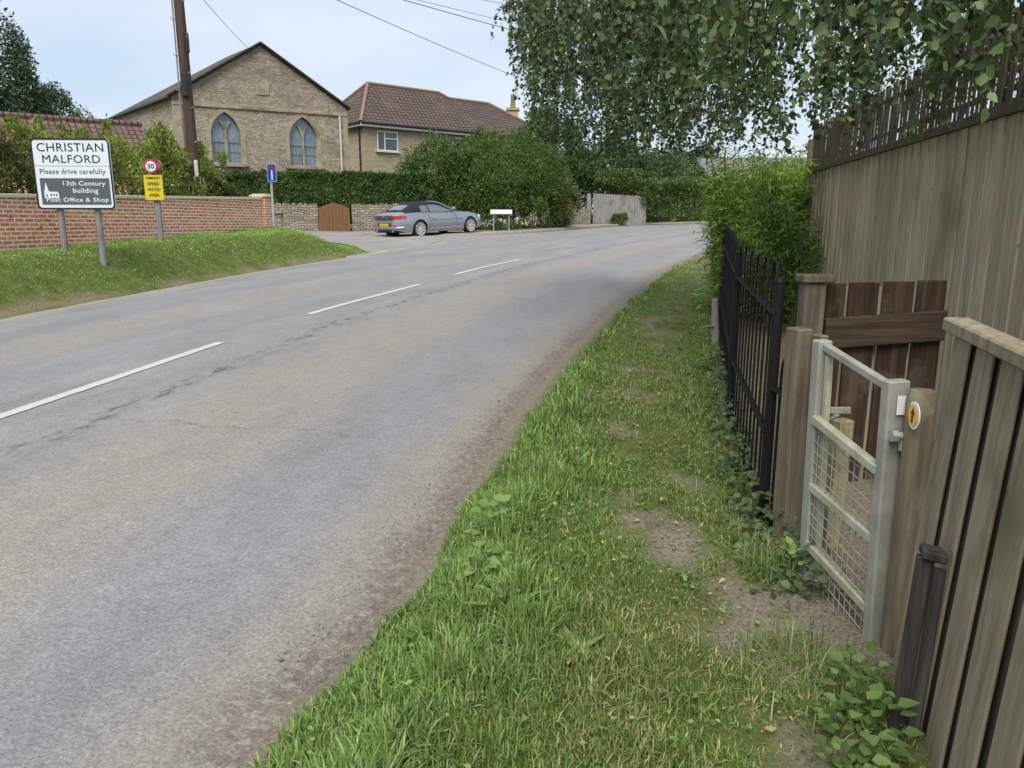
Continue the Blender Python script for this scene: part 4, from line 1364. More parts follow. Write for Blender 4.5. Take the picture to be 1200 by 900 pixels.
mb.prism([(FLc.x, FLc.y, 0.5), (RLc.x, RLc.y, 0.5), (RLc.x, RLc.y, ZE), (FLc.x, FLc.y, ZE)], -sn * 0.4)
RRc = FRc + sx_ * CD
mb.prism([(FRc.x, FRc.y, 0.5), (RRc.x, RRc.y, 0.5), (RRc.x, RRc.y, ZE), (FRc.x, FRc.y, ZE)], sn * 0.4)
mb.prism([(RLc.x, RLc.y, 0.5), (RRc.x, RRc.y, 0.5), (RRc.x, RRc.y, ZE), (RLc.x, RLc.y, ZE)], fn * 0.4)
for o_ in (mb,):
    V = [Vector(v) for v in o_.v]
    o_.v = [tuple(v - (sn * 0 + fn * 0.004)) for v in V]
mb.build('side_walls', MT['chapelstone'], ch)
# roof: two slopes, hipped at the back, with a thickness
ap = (FLc + FRc) / 2; 
ov = 0.16
eL0 = FLc + sn * 0.18 + fn * 0.10; eL1 = RLc + sn * 0.18 - fn * 0.18
eR0 = FRc - sn * 0.18 + fn * 0.10; eR1 = RRc - sn * 0.18 - fn * 0.18
zE = ZE + 0.02
A0 = Vector((ap.x, ap.y, ZA + 0.10)) + fn * 0.10
A1 = Vector((ap.x, ap.y, ZA + 0.10)) + sx_ * (CD * 0.42)
def slab(mb, P, th):
    P = [Vector(p) for p in P]
    n = (P[1] - P[0]).cross(P[2] - P[0]).normalized()
    if n.z < 0: n = -n
    mb.prism(P, -n * th)
def v3(p, z): return Vector((p.x, p.y, z))
mb = MB()
slab(mb, [v3(eL0, zE), v3(eL1, zE), A1, A0], 0.10)
slab(mb, [v3(eR0, zE), A0, A1, v3(eR1, zE)], 0.10)
slab(mb, [v3(eL1, zE), v3(eR1, zE), A1], 0.10)
mb.build('roof', MT['slate'], ch)
mb = MB()
for e in (eL0, eR0):
    a = v3(e, zE + 0.015) + fn * 0.06; b = A0 + fn * 0.06 + Vector((0, 0, 0.015))
    mb.bar(a, b, 0.20, 0.07, fn)
mb.build('gable_coping', MT['slate'], ch, bevel=0.01)
mb = MB()
a = Vector((FLc.x, FLc.y, ZE - 0.30)) + fn * 0.035; b = Vector((FRc.x, FRc.y, ZE - 0.30)) + fn * 0.035
mb.bar(a, b, 0.10, 0.15, fn); mb.build('string_course', MT['dressed'], ch, bevel=0.01)
for q, s in ((FLc, 1), (FRc, -1)):
    mb = MB()
    c = q + fx_ * 0.2 * s + fn * 0.02
    mb.obox((c.x, c.y, (ZE + 0.6) / 2), fx_ * 0.22, fn * 0.03, (0, 0, (ZE - 0.6 - 0.4) / 2 + 0.001))
    mb.build('corner_stones', MT['dressed'], ch)
mb = MB()
c = (FLc + FRc) / 2 + fn * 0.01; mb.obox((c.x, c.y, 8.25), fx_ * 0.33, fn * 0.03, (0, 0, 0.33)); mb.build('date_stone', MT['dressed'], ch, bevel=0.01)
a = v3(eL0, ZE - 0.05) + sn * 0.03; b = v3(eL1, ZE - 0.05) + sn * 0.03
mb = MB(); mb.bar(a, b, 0.11, 0.09); mb.build('gutter', MT['darkframe'], ch)
for q, s, mt in ((FLc, 1, 'cream'), (FRc, -1, 'cream')):
    c = q + fx_ * (0.62 if s > 0 else -0.42) * (1 if s > 0 else 1) + fn * 0.10
    MB().tube([v3(c, 1.0), v3(c, ZE - 0.4)], 0.055, 10).build('downpipe', MT[mt], ch, smooth=True)
c = FLc + sx_ * 1.4 + fx_ * 1.3
MB().tube([v3(c, 8.0), v3(c, 8.95)], 0.09, 10).tube([v3(c, 8.95), v3(c, 9.08)], 0.14, 10).build('flue', MT['greypost'], ch, smooth=True)
for c in wc:
    wi = put(plate_mesh([arch(WW + 0.42, WH + 0.30, c, WSILL - 0.05), arch(WW, WH, c, WSILL)], 0.06), 'window', MT['dressed'], ch, ch_fr(-0.03))
    put(plate_mesh([arch(WW + 0.02, WH + 0.02, c, WSILL - 0.01)], 0.02), 'pane', MT['gothicglass'], wi, ch_fr(-0.26))
    # Y tracery: mullion and two curved bars
    hs = WH - WW * 0.8
    mull = [(c - .055, WSILL), (c + .055, WSILL), (c + .055, WSILL + hs), (c - .055, WSILL + hs)]
    put(plate_mesh([mull], 0.12), 'mullion', MT['dressed'], wi, ch_fr(-0.22))
    Rr = (WW * WW / 4 + (WW * 0.8) ** 2) / WW
    for s in (-1, 1):
        o1, o2 = [], []
        for k in range(9):
            a = math.radians(0) + k / 8 * 0.60
            xx, zz = Rr * (1 - math.cos(a)), Rr * math.sin(a)
            o1.append((c + s * (xx - 0.05), WSILL + hs + zz)); o2.append((c + s * (xx + 0.05), WSILL + hs + zz))
        put(plate_mesh([o1 + o2[::-1]], 0.115), 'tracery', MT['dressed'], wi, ch_fr(-0.2195 - 0.002 * s))
    gb = MB()
    def wp(xx, zz, o): return Vector((FLc.x, FLc.y, ZG)) + fx_ * xx + fn * o + Vector((0, 0, zz))
    gb.bar(wp(c - WW / 2, WSILL + hs * 0.78, -.215), wp(c + WW / 2, WSILL + hs * 0.78, -.215), 0.05, 0.03)
    gb.bar(wp(c - WW / 2, WSILL + hs * 0.42, -.217), wp(c + WW / 2, WSILL + hs * 0.42, -.217), 0.03, 0.02)
    for xx in (-.52, -.34, -.18, .18, .34, .52):
        gb.bar(wp(c + xx * WW / 1.35, WSILL, -.219), wp(c + xx * WW / 1.35, WSILL + hs * 0.78, -.219), 0.022, 0.02)
    gb.build('glazing_bars', MT['greypost'], wi)
    mb = MB(); mb.obox(wp(c, WSILL - 0.12, 0.05), fx_ * 0.98, fn * 0.16, (0, 0, 0.075)); mb.build('sill', MT['dressed'], wi, bevel=0.01)

# ------------------------------------------------------------------ house behind the bushes
hs_ = thing('house', (-9.5, 50, 1.4), 'stone house with brown tiled hipped roof and white windows right of the chapel', 'house')
HA = Vector((-9.45, 50, 0)); hf = Vector((0.76, 0.65, 0)).normalized(); hb = Vector((-0.65, 0.76, 0)).normalized(); hn = -hb
HE = 7.85
def hp(s, t, z): return HA + hf * s + hb * t + Vector((0, 0, z))
mb = MB()
HL, HD = 16.8, 7.2
mb.prism([hp(0, 0, 0.8), hp(HL, 0, 0.8), hp(HL, HD, 0.8), hp(0, HD, 0.8)], (0, 0, HE - 0.8))
mb.build('wall', MT['housestone'], hs_)
e = 0.35
RZ = 10.75
r0 = lev(434, 97, RZ); r1 = lev(522, 107, RZ)
s0 = (r0 - HA).dot(hf); s1 = (r1 - HA).dot(hf); tr = (r0 - HA).dot(hb); 
tr = max(2.6, tr)
r0 = hp(s0, tr, RZ); r1 = hp(s1, tr, RZ)
RZ2 = 10.45
r2 = hp(s1 + 0.9, tr, RZ2); r3 = hp(s1 + 4.6, tr, RZ2)
mb = MB()
rb = HD + e
E00, E10, E11, E01 = hp(-e, -e, HE), hp(HL + e, -e, HE), hp(HL + e, rb, HE), hp(-e, rb, HE)
V = [E00, E10, E11, E01, r0, r1, r2, r3]
mid0 = hp(s1 + 0.9, -e, HE); mid1 = hp(s1 + 0.9, rb, HE)
V += [mid0, mid1]
F = [(0, 8, 6, 5, 4), (8, 1, 7, 6), (1, 2, 7), (2, 9, 6, 7), (9, 3, 4, 5, 6), (3, 0, 4)]
mb.add(V, F); 
rf = mb.build('roof', MT['tile'], hs_)
mb = MB()
for a, b in ((r0, r1), (r1, r2), (r2, r3), (E00, r0), (E10, r3), (E01, r0), (E11, r3)):
    mb.tube([a + Vector((0, 0, .02)), b + Vector((0, 0, .02))], 0.12, 8)
mb.build('ridge_tiles', MT['ridge'], rf, smooth=True)
mb = MB()
for a, b in ((E00, E10), (E00, E01)):
    mb.bar(a - Vector((0, 0, .12)), b - Vector((0, 0, .12)), 0.03, 0.22)
mb.build('fascia', MT['upvc'], hs_)
mb = MB()
for a, b, o in ((E00, E10, hn), (E00, E01, -hf)):
    mb.tube([a + o * .07 - Vector((0, 0, .03)), b + o * .07 - Vector((0, 0, .03))], 0.07, 8)
mb.build('gutter', MT['plastic_black'], hs_)
for s, t_ in ((0.12, -0.1), (8.9, -0.1)):
    MB().tube([hp(s if s > 1 else -0.1, t_ if s > 1 else 0.35, 1.2), hp(s if s > 1 else -0.1, t_ if s > 1 else 0.35, HE - 0.1)], 0.05, 8).build('downpipe', MT['plastic_black'], hs_, smooth=True)
def hwin(s0, s1, z0, z1, lights):
    f = MB()
    o = hn * 0.03
    fw = 0.07
    for (a, b) in (((s0, z0 + fw / 2), (s1, z0 + fw / 2)), ((s0, z1 - fw / 2), (s1, z1 - fw / 2))):
        f.bar(hp(a[0], -0.03, a[1]), hp(b[0], -0.03, b[1]), 0.10, fw, hn)
    for s in [s0 + fw / 2, s1 - fw / 2] + lights:
        f.bar(hp(s, -0.033, z0 + 0.002), hp(s, -0.033, z1 - 0.002), 0.10, fw, hn)
    if len(lights) == 1:
        f.bar(hp(lights[0], -0.036, z1 - 0.45), hp(s1, -0.036, z1 - 0.45), 0.09, 0.06, hn)
    wi = f.build('window', MT['upvc'], hs_)
    g = MB(); g.bar(hp(s0, -0.012, (z0 + z1) / 2), hp(s1, -0.012, (z0 + z1) / 2), 0.02, z1 - z0 - 0.04, hn); g.build('pane', MT['glass'], wi)
    b = MB(); b.bar(hp(s0 - .12, -0.07, z0 - 0.05), hp(s1 + .12, -0.07, z0 - 0.05), 0.2, 0.09, hn); b.build('sill', MT['coping'], wi)
def hs_of(px, py):
    r = _ray(px, py); 
    # meet the front plane
    k = (HA - Vector((0, 0, EYE))).dot(hn) / Vector(r).dot(hn)
    q = Vector((0, 0, EYE)) + Vector(r) * k
    return (q - HA).dot(hf), q.z
a = hs_of(441, 153); b = hs_of(466, 178)
hwin(a[0], b[0], b[1], a[1], [a[0] + (b[0] - a[0]) * 0.36])
a = hs_of(530, 161); b = hs_of(553, 180)
hwin(a[0], b[0], b[1] - 0.2, a[1], [a[0] + (b[0] - a[0]) * 0.36, a[0] + (b[0] - a[0]) * 0.68])
cq = hp(HL - 2.0, 5.0, 0)
cm = thing('chimney_stack', (5.0, 62, 1.5), 'stone chimney stack with one clay pot on the far roof behind the birch leaves', 'chimney')
q = at(601, 130, 66)
cm.location = (q.x, q.y, 1.5)
bpy.context.view_layer.update()
MB().box(q.x - .45, q.x + .45, q.y - .45, q.y + .45, 1.5, q.z).build('stack', MT['housestone'], cm)
MB().box(q.x - .55, q.x + .55, q.y - .55, q.y + .55, q.z + .002, q.z + .2).build('cap', MT['dressed'], cm)
MB().tube([(q.x, q.y, q.z + .2), (q.x, q.y, q.z + 1.3)], [.22, .17], 12).build('pot', MT['ridge'], cm, smooth=True)

# ------------------------------------------------------------------ outbuilding with a clay roof behind the shrubs
p0 = at(-40, 134, 27.5); p1 = at(166, 147, 31.0)
d = Vector((p1.x - p0.x, p1.y - p0.y, 0)).normalized(); n_ = Vector((d.y, -d.x, 0))
ob = thing('outbuilding', (p0.x, p0.y, 1.5), 'low outbuilding under a red brown clay tile roof behind the shrubs', 'outbuilding')
p0r = p0 - d * 2
mb = MB()
f0, f1 = p0r + n_ * 2.4, p1 + n_ * 2.4
zr0, zr1 = p0.z + .05, p1.z
slab(mb, [Vector((f0.x, f0.y, zr0 - 1.7)), Vector((f1.x, f1.y, zr1 - 1.7)), Vector((p1.x, p1.y, zr1)), Vector((p0r.x, p0r.y, zr0))], .08)
g0, g1 = p0r - n_ * 2.4, p1 - n_ * 2.4
slab(mb, [Vector((g0.x, g0.y, zr0 - 1.7)), Vector((p0r.x, p0r.y, zr0)), Vector((p1.x, p1.y, zr1)), Vector((g1.x, g1.y, zr1 - 1.7))], .08)
mb.build('roof', MT['pantile'], ob)
mb = MB()
mb.tube([Vector((p0r.x, p0r.y, zr0 + .03)), Vector((p1.x, p1.y, zr1 + .03))], 0.11, 8); mb.build('ridge_tiles', MT['pantile'], ob, smooth=True)
mb = MB()
P_ = [p0r + n_ * 2.1, p1 + n_ * 2.1 - d * .2, p1 - n_ * 2.1 - d * .2, p0r - n_ * 2.1]
mb.prism([Vector((q.x, q.y, 1.2)) for q in P_], (0, 0, zr1 - 1.75 - 1.2 + .1)); 
q0, q1 = p1 + n_ * 2.1 - d * .2, p1 - n_ * 2.1 - d * .2
mb.prism([Vector((q0.x, q0.y, zr1 - 1.63)), Vector((q1.x, q1.y, zr1 - 1.63)), Vector((p1.x, p1.y, zr1 - .12)) - d * .2], -d * .2)
mb.build('wall', MT['brick'], ob)

# ------------------------------------------------------------------ stone wall, clipped hedge and wooden gate across the lane
SA, SB, SCn = Vector((-14.5, 33.2, 0)), Vector((-8.62, 34.2, 0)), Vector((-7.15, 34.35, 0))
SD = Vector((-3.9, 34.6, 0))
t = thing('stone_wall', (-8.6, 34.3, 1.2), 'rough dry stone wall below the clipped hedge, broken by a wooden gate', 'wall')
for a, b in ((SA, SB), (SCn, SD)):
    mb = MB()
    d = (b - a).normalized(); n2 = Vector((d.y, -d.x, 0))
    L0 = (b - a).length
    NS = 26
    V, F = [], []
    rr = random.Random(3)
    for k in range(NS + 1):
        p = a + d * L0 * k / NS
        zt = (2.34 if a is SCn else 2.36) + rr.uniform(-.025, .025)
        for q, z in ((p + n2 * rr.uniform(0, .02), 0.9), (p + n2 * rr.uniform(0, .03), 1.7), (p + n2 * rr.uniform(0, .02), zt), (p - n2 * .35, zt), (p - n2 * .35, 0.9)):
            V.append((q.x, q.y, z))
    for k in range(NS):
        for j in range(5):
            F.append((5 * k + j, 5 * k + (j + 1) % 5, 5 * k + 5 + (j + 1) % 5, 5 * k + 5 + j))
    F += [(0, 1, 2, 3, 4), tuple(5 * NS + j for j in (4, 3, 2, 1, 0))]
    mb.add(V, F)
    mb.build('wall_run', MT['rubble'], t)
    mb = MB()
    k = 0.0
    while k < L0 - .1:
        wdt = rr.uniform(.05, .10)
        p = a + d * (k + wdt / 2) - n2 * 0.17
        hh = rr.uniform(.05, .13)
        mb.obox((p.x, p.y, 2.34 + hh / 2), d * wdt * .46, n2 * rr.uniform(.13, .17), (0, 0, hh / 2 + .02))
        k += wdt
    o = mb.build('cope_stones', MT['rubble'], t); o['kind'] = 'stuff'
mb = MB(); mb.obox((SB.x - 1.9, SB.y - .36, 1.62), (0.35, 0.06, 0), (0.0, 0.05, 0), (0, 0, 0.42)); mb.build('low_pier', MT['rubble'], t)
mb = MB(); mb.obox((SB.x - 1.9, SB.y - .36, 2.07), (0.42, 0.07, 0), (0.0, 0.12, 0), (0, 0, 0.03)); mb.build('pier_cap', MT['dressed'], t)
g = thing('wooden_gate', (-7.88, 34.3, 1.17), 'orange brown wooden garden gate with a curved top in the stone wall', 'gate')
gx0, gx1 = -8.58, -7.2
nb = 9
for k in range(nb):
    xa = gx0 + (gx1 - gx0) * k / nb + .004; xb_ = gx0 + (gx1 - gx0) * (k + 1) / nb - .004
    def gt(x): return 2.27 + 0.24 * (1 - abs(2 * (x - (gx0 + gx1) / 2) / (gx1 - gx0)) ** 1.3) + 0 * math.cos((x - (gx0 + gx1) / 2) / (gx1 - gx0) * math.pi)
    mb = MB()
    mb.prism([(xa, 34.12, 1.2), (xb_, 34.12, 1.2), (xb_, 34.12, gt(xb_)), (xa, 34.12, gt(xa))], (0, .025, 0))
    mb.build('board', MT['gatewood'], g)
mb = MB(); mb.box(gx0 + .02, gx1 - .02, 34.147, 34.19, 1.4, 1.5); mb.build('rail', MT['gatewood'], g)
mb = MB(); mb.box(gx0 + .02, gx1 - .02, 34.147, 34.19, 2.05, 2.15); mb.build('rail', MT['gatewood'], g)
# clipped hedge: leaves over a boxy body
def hedge(name, label, cat, A, B, thick, z0, z1, n, size, pal, wts, group=None, wob=0.12, wr=0.5):
    A, B = Vector(A), Vector(B)
    d = (B - A); Lh = d.length; d.normalize(); nh = Vector((d.y, -d.x, 0))
    t = thing(name, (A.x, A.y, z0), label, cat, group)
    H = z1 - z0
    wts_ = np.array([Lh * H, Lh * thick, thick * H * 0.6, thick * H * 0.6])
    face = rng.choice(4, n, p=wts_ / wts_.sum())
    s = rng.random(n) * Lh; v = rng.random(n); u = rng.random(n)
    dep = rng.random(n) ** 2 * 0.35
    lump = wob * (2 * vnoise(s, v * H + face * 7.0, 0.5, 61) - 1) + wob * 0.6 * (2 * vnoise(s, v * H + 31, 1.7, 62) - 1)
    out = np.zeros((n, 3)); P = np.zeros((n, 3))
    dn = np.array(d); nn = np.array(nh); an = np.array(A)
    f = face == 0
    P[f] = an + dn * s[f, None] + nn * (lump[f] - dep[f])[:, None]; P[f, 2] = z0 + v[f] * H; out[f] = nn
    f = face == 1
    P[f] = an + dn * s[f, None] - nn * (u[f] * thick)[:, None]; P[f, 2] = z1 + lump[f] - dep[f] * .6; out[f] = (0, 0, 1)
    f = face == 2
    P[f] = an - nn * (u[f] * thick)[:, None] + dn * (dep[f] - lump[f])[:, None]; P[f, 2] = z0 + v[f] * H; out[f] = -dn
    f = face == 3
    P[f] = an + dn * (Lh - dep[f] + lump[f])[:, None] - nn * (u[f] * thick)[:, None]; P[f, 2] = z0 + v[f] * H; out[f] = dn
    A_ = runit(n) + out * 0.5 + [0, 0, 0.25]
    tone = 0.8 + 0.45 * vnoise(s, v * H + 5, 0.35, 66)
    leafcloud('foliage', P, A_, out + runit(n) * 0.6, size * rng.uniform(.6, 1.35, n), wr, gcol(n, pal, wts) * tone[:, None], MT['leaf'], t, six=False)
    mb = MB()
    for k in range(max(2, int(Lh / 1.2))):
        p = A + d * (k + .5) * 1.2 - nh * thick * .5
        if (p - A).length < Lh:
            mb.tube([Vector((p.x, p.y, z0 - .2)), Vector((p.x + rng.normal(0, .1), p.y, z0 + H * .8))], [.05, .02], 6)
    o = mb.build('stems', MT['bark'], t); o['kind'] = 'stuff'
    return t
DKG = [(0.062, 0.112, 0.03), (0.09, 0.15, 0.04), (0.045, 0.082, 0.024), (0.135, 0.185, 0.05)]
hedge('clipped_hedge', 'long clipped dark green hedge over the stone wall in front of the chapel', 'hedge', (-14.6, 33.9, 0), (-3.6, 35.1, 0), 1.6, 1.6, 3.72, 60000, 0.14, DKG, [4, 4, 3, 1.2])
# big bush: two rounded masses grown together, each a shrub
BUSH = [(0.068, 0.12, 0.028), (0.10, 0.162, 0.038), (0.045, 0.082, 0.022), (0.145, 0.20, 0.05)]
g0 = 1.25
shrub('large_bush', (-3.5, 37.6, g0), 'left and lower lobe of the large dark green bush behind the car', 'bush', 'large bushes behind the car',
      [((-3.5, 37.6, 3.1), (2.2, 1.7, 2.55), 1.0), ((-2.2, 37.4, 2.6), (1.7, 1.6, 2.3), 0.6)], 26000, 0.12, BUSH, [4, 4, 3, 1.5], wr=0.5, nl=60, lr=0.26, zmin=g0)
shrub('large_bush', (0.1, 37.2, g0), 'broad tall rounded green bush behind the street name plate', 'bush', 'large bushes behind the car',
      [((0.0, 37.2, 3.3), (2.75, 2.0, 2.85), 1.0), ((1.4, 36.9, 2.3), (1.3, 1.4, 1.9), 0.4), ((-.7, 36.6, 2.4), (1.9, 1.4, 1.9), .5)], 34000, 0.115,
      [(0.075, 0.13, 0.028), (0.10, 0.165, 0.035), (0.05, 0.092, 0.022), (0.14, 0.19, 0.05)], [4, 4, 2.5, 1.5], wr=0.42, nl=75, lr=0.24, zmin=g0)
shrub('dull_bush', (2.55, 37.6, g0), 'narrow yellowish bush at the right edge of the large rounded bush', 'bush', 'large bushes behind the car',
      [((2.45, 37.4, 2.3), (0.75, 0.9, 1.6), 1.0)], 7000, 0.11, [(0.12, 0.14, 0.04), (0.09, 0.105, 0.03), (0.16, 0.15, 0.06)], [3, 3, 1.5], nl=26, zmin=g0)
# flowers along the foot of the bush
FP = [(-1.35, 33.5), (-0.7, 33.9), (-0.1, 34.5), (0.35, 35.0), (0.8, 35.6), (1.2, 36.3), (1.65, 36.9), (2.1, 37.5), (2.45, 38.1)]
FL_ = ['pink and white flowering plant beside the front bumper of the car', 'white flowering plant second from the car', 'pink flowering plant below the left post of the name plate',
       'pale flowering plant below the right post of the name plate', 'bright pink flowering plant just right of the name plate', 'white flowering plant midway along the right half of the bed',
       'low green plant with few flowers in the right half of the bed', 'small flowering plant near the right end of the bed', 'last small flowering plant at the right end of the bed']
for k, ((x, y), lab) in enumerate(zip(FP, FL_)):
    z = float(base_z(y)) + 0.05
    t = thing('flowering_plant', (x, y, z), lab, 'flowers', 'flowering plants in front of the large bush')
    n = 520
    P, u, _ = lobed(n, (x, y, z + .2), (.42, .36, .32), 9, .4)
    k_ = P[:, 2] > z; P, u = P[k_], u[k_]; n = len(P)
    leafcloud('foliage', P, runit(n) + [0, 0, .5], u + runit(n) * .5, rng.uniform(.06, .13, n), .5, gcol(n, [(.09, .15, .035), (.065, .11, .03), (.13, .18, .05)], [3, 3, 2]), MT['leaf'], t, six=False)
    n = [70, 60, 75, 60, 60, 60, 22, 30, 28][k]
    P, u, _ = lobed(n, (x, y - .06, z + .28), (.42, .34, .30), 9, .42, inner=0)
    k_ = P[:, 2] > z + .05; P, u = P[k_], u[k_]; n = len(P)
    pal = [(.72, .68, .66), (.62, .36, .42), (.70, .52, .55)]
    wt = [[2, 2, 2], [4, .5, 1], [1, 3, 2], [2, 1, 3], [1, 4, 2], [4, 1, 1], [2, 1, 1], [3, 1, 1], [2, 2, 1]][k]
    leafcloud('petals', P, runit(n), u + runit(n) * .3, rng.uniform(.06, .12, n), .9, gcol(n, pal, wt, .08), MT['petal'], t, six=False)['kind'] = 'stuff'
# street name plate
t = thing('street_nameplate', (-0.46, 33.3, 1.25), 'small white street name plate on two short legs among the flowers', 'name plate')
MB().box(-0.93, 0.0, 33.28, 33.31, 2.0, 2.18).build('plate', MT['white'], t, bevel=.008)
MB().box(-0.95, 0.02, 33.312, 33.345, 1.985, 2.195).build('backing_board', MT['greypost'], t)
for x in (-.80, -.13):
    MB().box(x - .03, x + .03, 33.35, 33.41, 1.0, 2.1).build('leg', MT['greypost'], t)

# ------------------------------------------------------------------ the car
MT['carpaint'] = pmat('grey_blue_car_paint', [(0.25, 0.265, 0.29), (0.275, 0.29, 0.315)], scale=40, rough=0.30, metal=0.35, spec=0.5, bump=0, coat=0.6)
MT['carcloth'] = pmat('black_soft_top', [(0.012, 0.012, 0.014), (0.022, 0.022, 0.025)], scale=60, rough=0.9, bump=0.2)
MT['carglass'] = pmat('car_glass', [(0.10, 0.125, 0.135), (0.16, 0.19, 0.20)], scale=1.0, rough=0.05, spec=1.0, bump=0)
MT['tyre'] = flat('tyre_rubber', (0.018, 0.018, 0.019), 0.85)
MT['alloy'] = flat('alloy_wheel', (0.58, 0.585, 0.59), 0.3, metal=0.35)
MT['lampred'] = flat('tail_lamp_red', (0.42, 0.025, 0.03), 0.15, spec=0.8)
MT['plateyellow'] = flat('number_plate_yellow', (0.50, 0.36, 0.03), 0.4)
MT['chrome'] = flat('chrome_trim', (0.62, 0.63, 0.64), 0.2, metal=0.8)
MT['lampclear'] = flat('headlamp', (0.45, 0.48, 0.5), 0.1, spec=0.9)
hd = R(48.4)
wheel_rr = Vector((-3.62, 29.95))
rvec = Vector((math.sin(hd), -math.cos(hd))); fvec = Vector((math.cos(hd), math.sin(hd)))
cpos = wheel_rr - rvec * 0.80
car = thing('parked_car', (cpos.x, cpos.y, float(base_z(29.95)) + 0.016), 'grey two door convertible with black soft top parked before the hedge', 'car', rot=(0, -R(3.0), hd))
def I(x, xs, ys): return np.interp(x, xs, ys)
# stations: x forward from the rear axle
def arr(*p): return np.array(p)
X_top = arr(-1.04, -1.0, -.94, -.6, -.1, .5, 1.5, 2.0, 2.4, 2.9, 3.3, 3.6, 3.76, 3.82)
Z_top = arr(.66, .84, .985, 1.01, 1.02, 1.02, 1.0, .985, .955, .90, .82, .72, .62, .5)
X_b = arr(-1.04, -.95, -.6, 0, .6, 1.4, 2.0, 2.8, 3.3, 3.6, 3.76, 3.82)
Z_b = arr(.63, .90, .955, .965, .94, .92, .91, .875, .77, .66, .57, .47)
X_w = arr(-1.04, -.98, -.8, -.4, 0, .6, 1.4, 2.2, 2.8, 3.2, 3.5, 3.7, 3.82)
W_w = arr(.62, .72, .84, .90, .925, .90, .895, .91, .92, .88, .77, .62, .42)
X_s = arr(-1.04, -.8, -.5, .5, 2.3, 3.3, 3.6, 3.82)
Z_s = arr(.34, .26, .22, .19, .19, .22, .22, .28)
xs = np.unique(np.concatenate([np.linspace(-1.04, 3.82, 61), -np.cos(np.linspace(0, np.pi, 21)) * .385, 2.78 - np.cos(np.linspace(0, np.pi, 21)) * .385, [-1.02, -.99, 3.79]]))
NT, ND = 12, 7
V = []
for x in xs:
    zb, zt, wq, zs_ = I(x, X_b, Z_b), I(x, X_top, Z_top), I(x, X_w, W_w), I(x, X_s, Z_s)
    for cx in (0, 2.78):
        if abs(x - cx) < .385:
            zs_ = max(zs_, .33 + math.sqrt(max(0, .385 ** 2 - (x - cx) ** 2)) - .012)
    row = []
    for j in range(NT + 1):
        tt = j / NT
        z = zs_ + (zb - zs_) * tt
        rel = (z - .2) / (zb - .2)
        ww = wq * (0.94 + 0.06 * math.sin(math.pi * min(1, max(0, rel * 1.05))) - 0.05 * max(0, rel - .62) / .38)
        if .40 < rel < .46: ww += .006
        row.append((ww, z))
    w0 = row[-1][0]
    for j in range(1, ND + 1):
        f = j / ND
        ww = w0 * (1 - f)
        row.append((ww, zb + (max(zt, zb + .005) - zb) * (1 - (1 - f) ** 2.6)))
    V += [(x, -a, b) for a, b in row] + [(x, a, b) for a, b in row[-2::-1]]
M_ = 2 * (NT + ND + 1) - 1
F = [(i * M_ + j, (i + 1) * M_ + j, (i + 1) * M_ + j + 1, i * M_ + j + 1) for i in range(len(xs) - 1) for j in range(M_ - 1)]
F += [tuple(range(M_)), tuple((len(xs) - 1) * M_ + j for j in range(M_ - 1, -1, -1))]
mb = MB(); mb.add(V, F); mb.build('body', MT['carpaint'], car, smooth=True, local=True)
mb = MB(); mb.box(-.80, 3.25, -.70, .70, .22, .55); mb.build('underbody', MT['plastic_black'], car, local=True)
# soft top and glass house
X_r = arr(-.62, -.45, -.15, .2, .6, 1.0, 1.22)
Z_r = arr(1.02, 1.10, 1.235, 1.335, 1.375, 1.375, 1.345)
def roofrow(x, drop=0.0):
    zr = I(x, X_r, Z_r); zb = I(x, X_b, Z_b) + .03
    wb = I(x, X_w, W_w) * .87; wt = .60
    P = []
    for k in range(6):
        s = k / 5
        P.append((wb + (wt - wb) * s ** 1.15, zb + (zr - .07 - zb) * s))
    for k in range(1, 6):
        s = k / 5
        P.append((wt * (1 - s), zr - .07 * (1 - s) ** 2.2))
    return P
mb = MB()
V, F = [], []
rx = np.linspace(-.62, 1.22, 24)
for x in rx:
    P = roofrow(x)
    V += [(x, -a, b) for a, b in P] + [(x, a, b) for a, b in P[-2::-1]]
mR = 21
for i in range(len(rx) - 1):
    for j in range(mR - 1):
        jj = min(j, mR - 2 - j)
        if rx[i] > .12 and jj < 4:
            continue
        F.append((i * mR + j, (i + 1) * mR + j, (i + 1) * mR + j + 1, i * mR + j + 1))
mb.add(V, F); st = mb.build('soft_top', MT['carcloth'], car, smooth=True, local=True)
mb = MB()
V, F = [], []
for x in np.linspace(-.50, -.10, 7):
    z = I(x, X_r, Z_r) + .006
    hw = .40 - .1 * abs(x + .3)
    V += [(x, -hw, z - .02), (x, 0, z), (x, hw, z - .02)]
F = [(3 * i + j, 3 * i + 3 + j, 3 * i + 4 + j, 3 * i + 1 + j) for i in range(6) for j in range(2)]
mb.add(V, F); mb.build('rear_window', MT['carglass'], st, local=True, smooth=True)
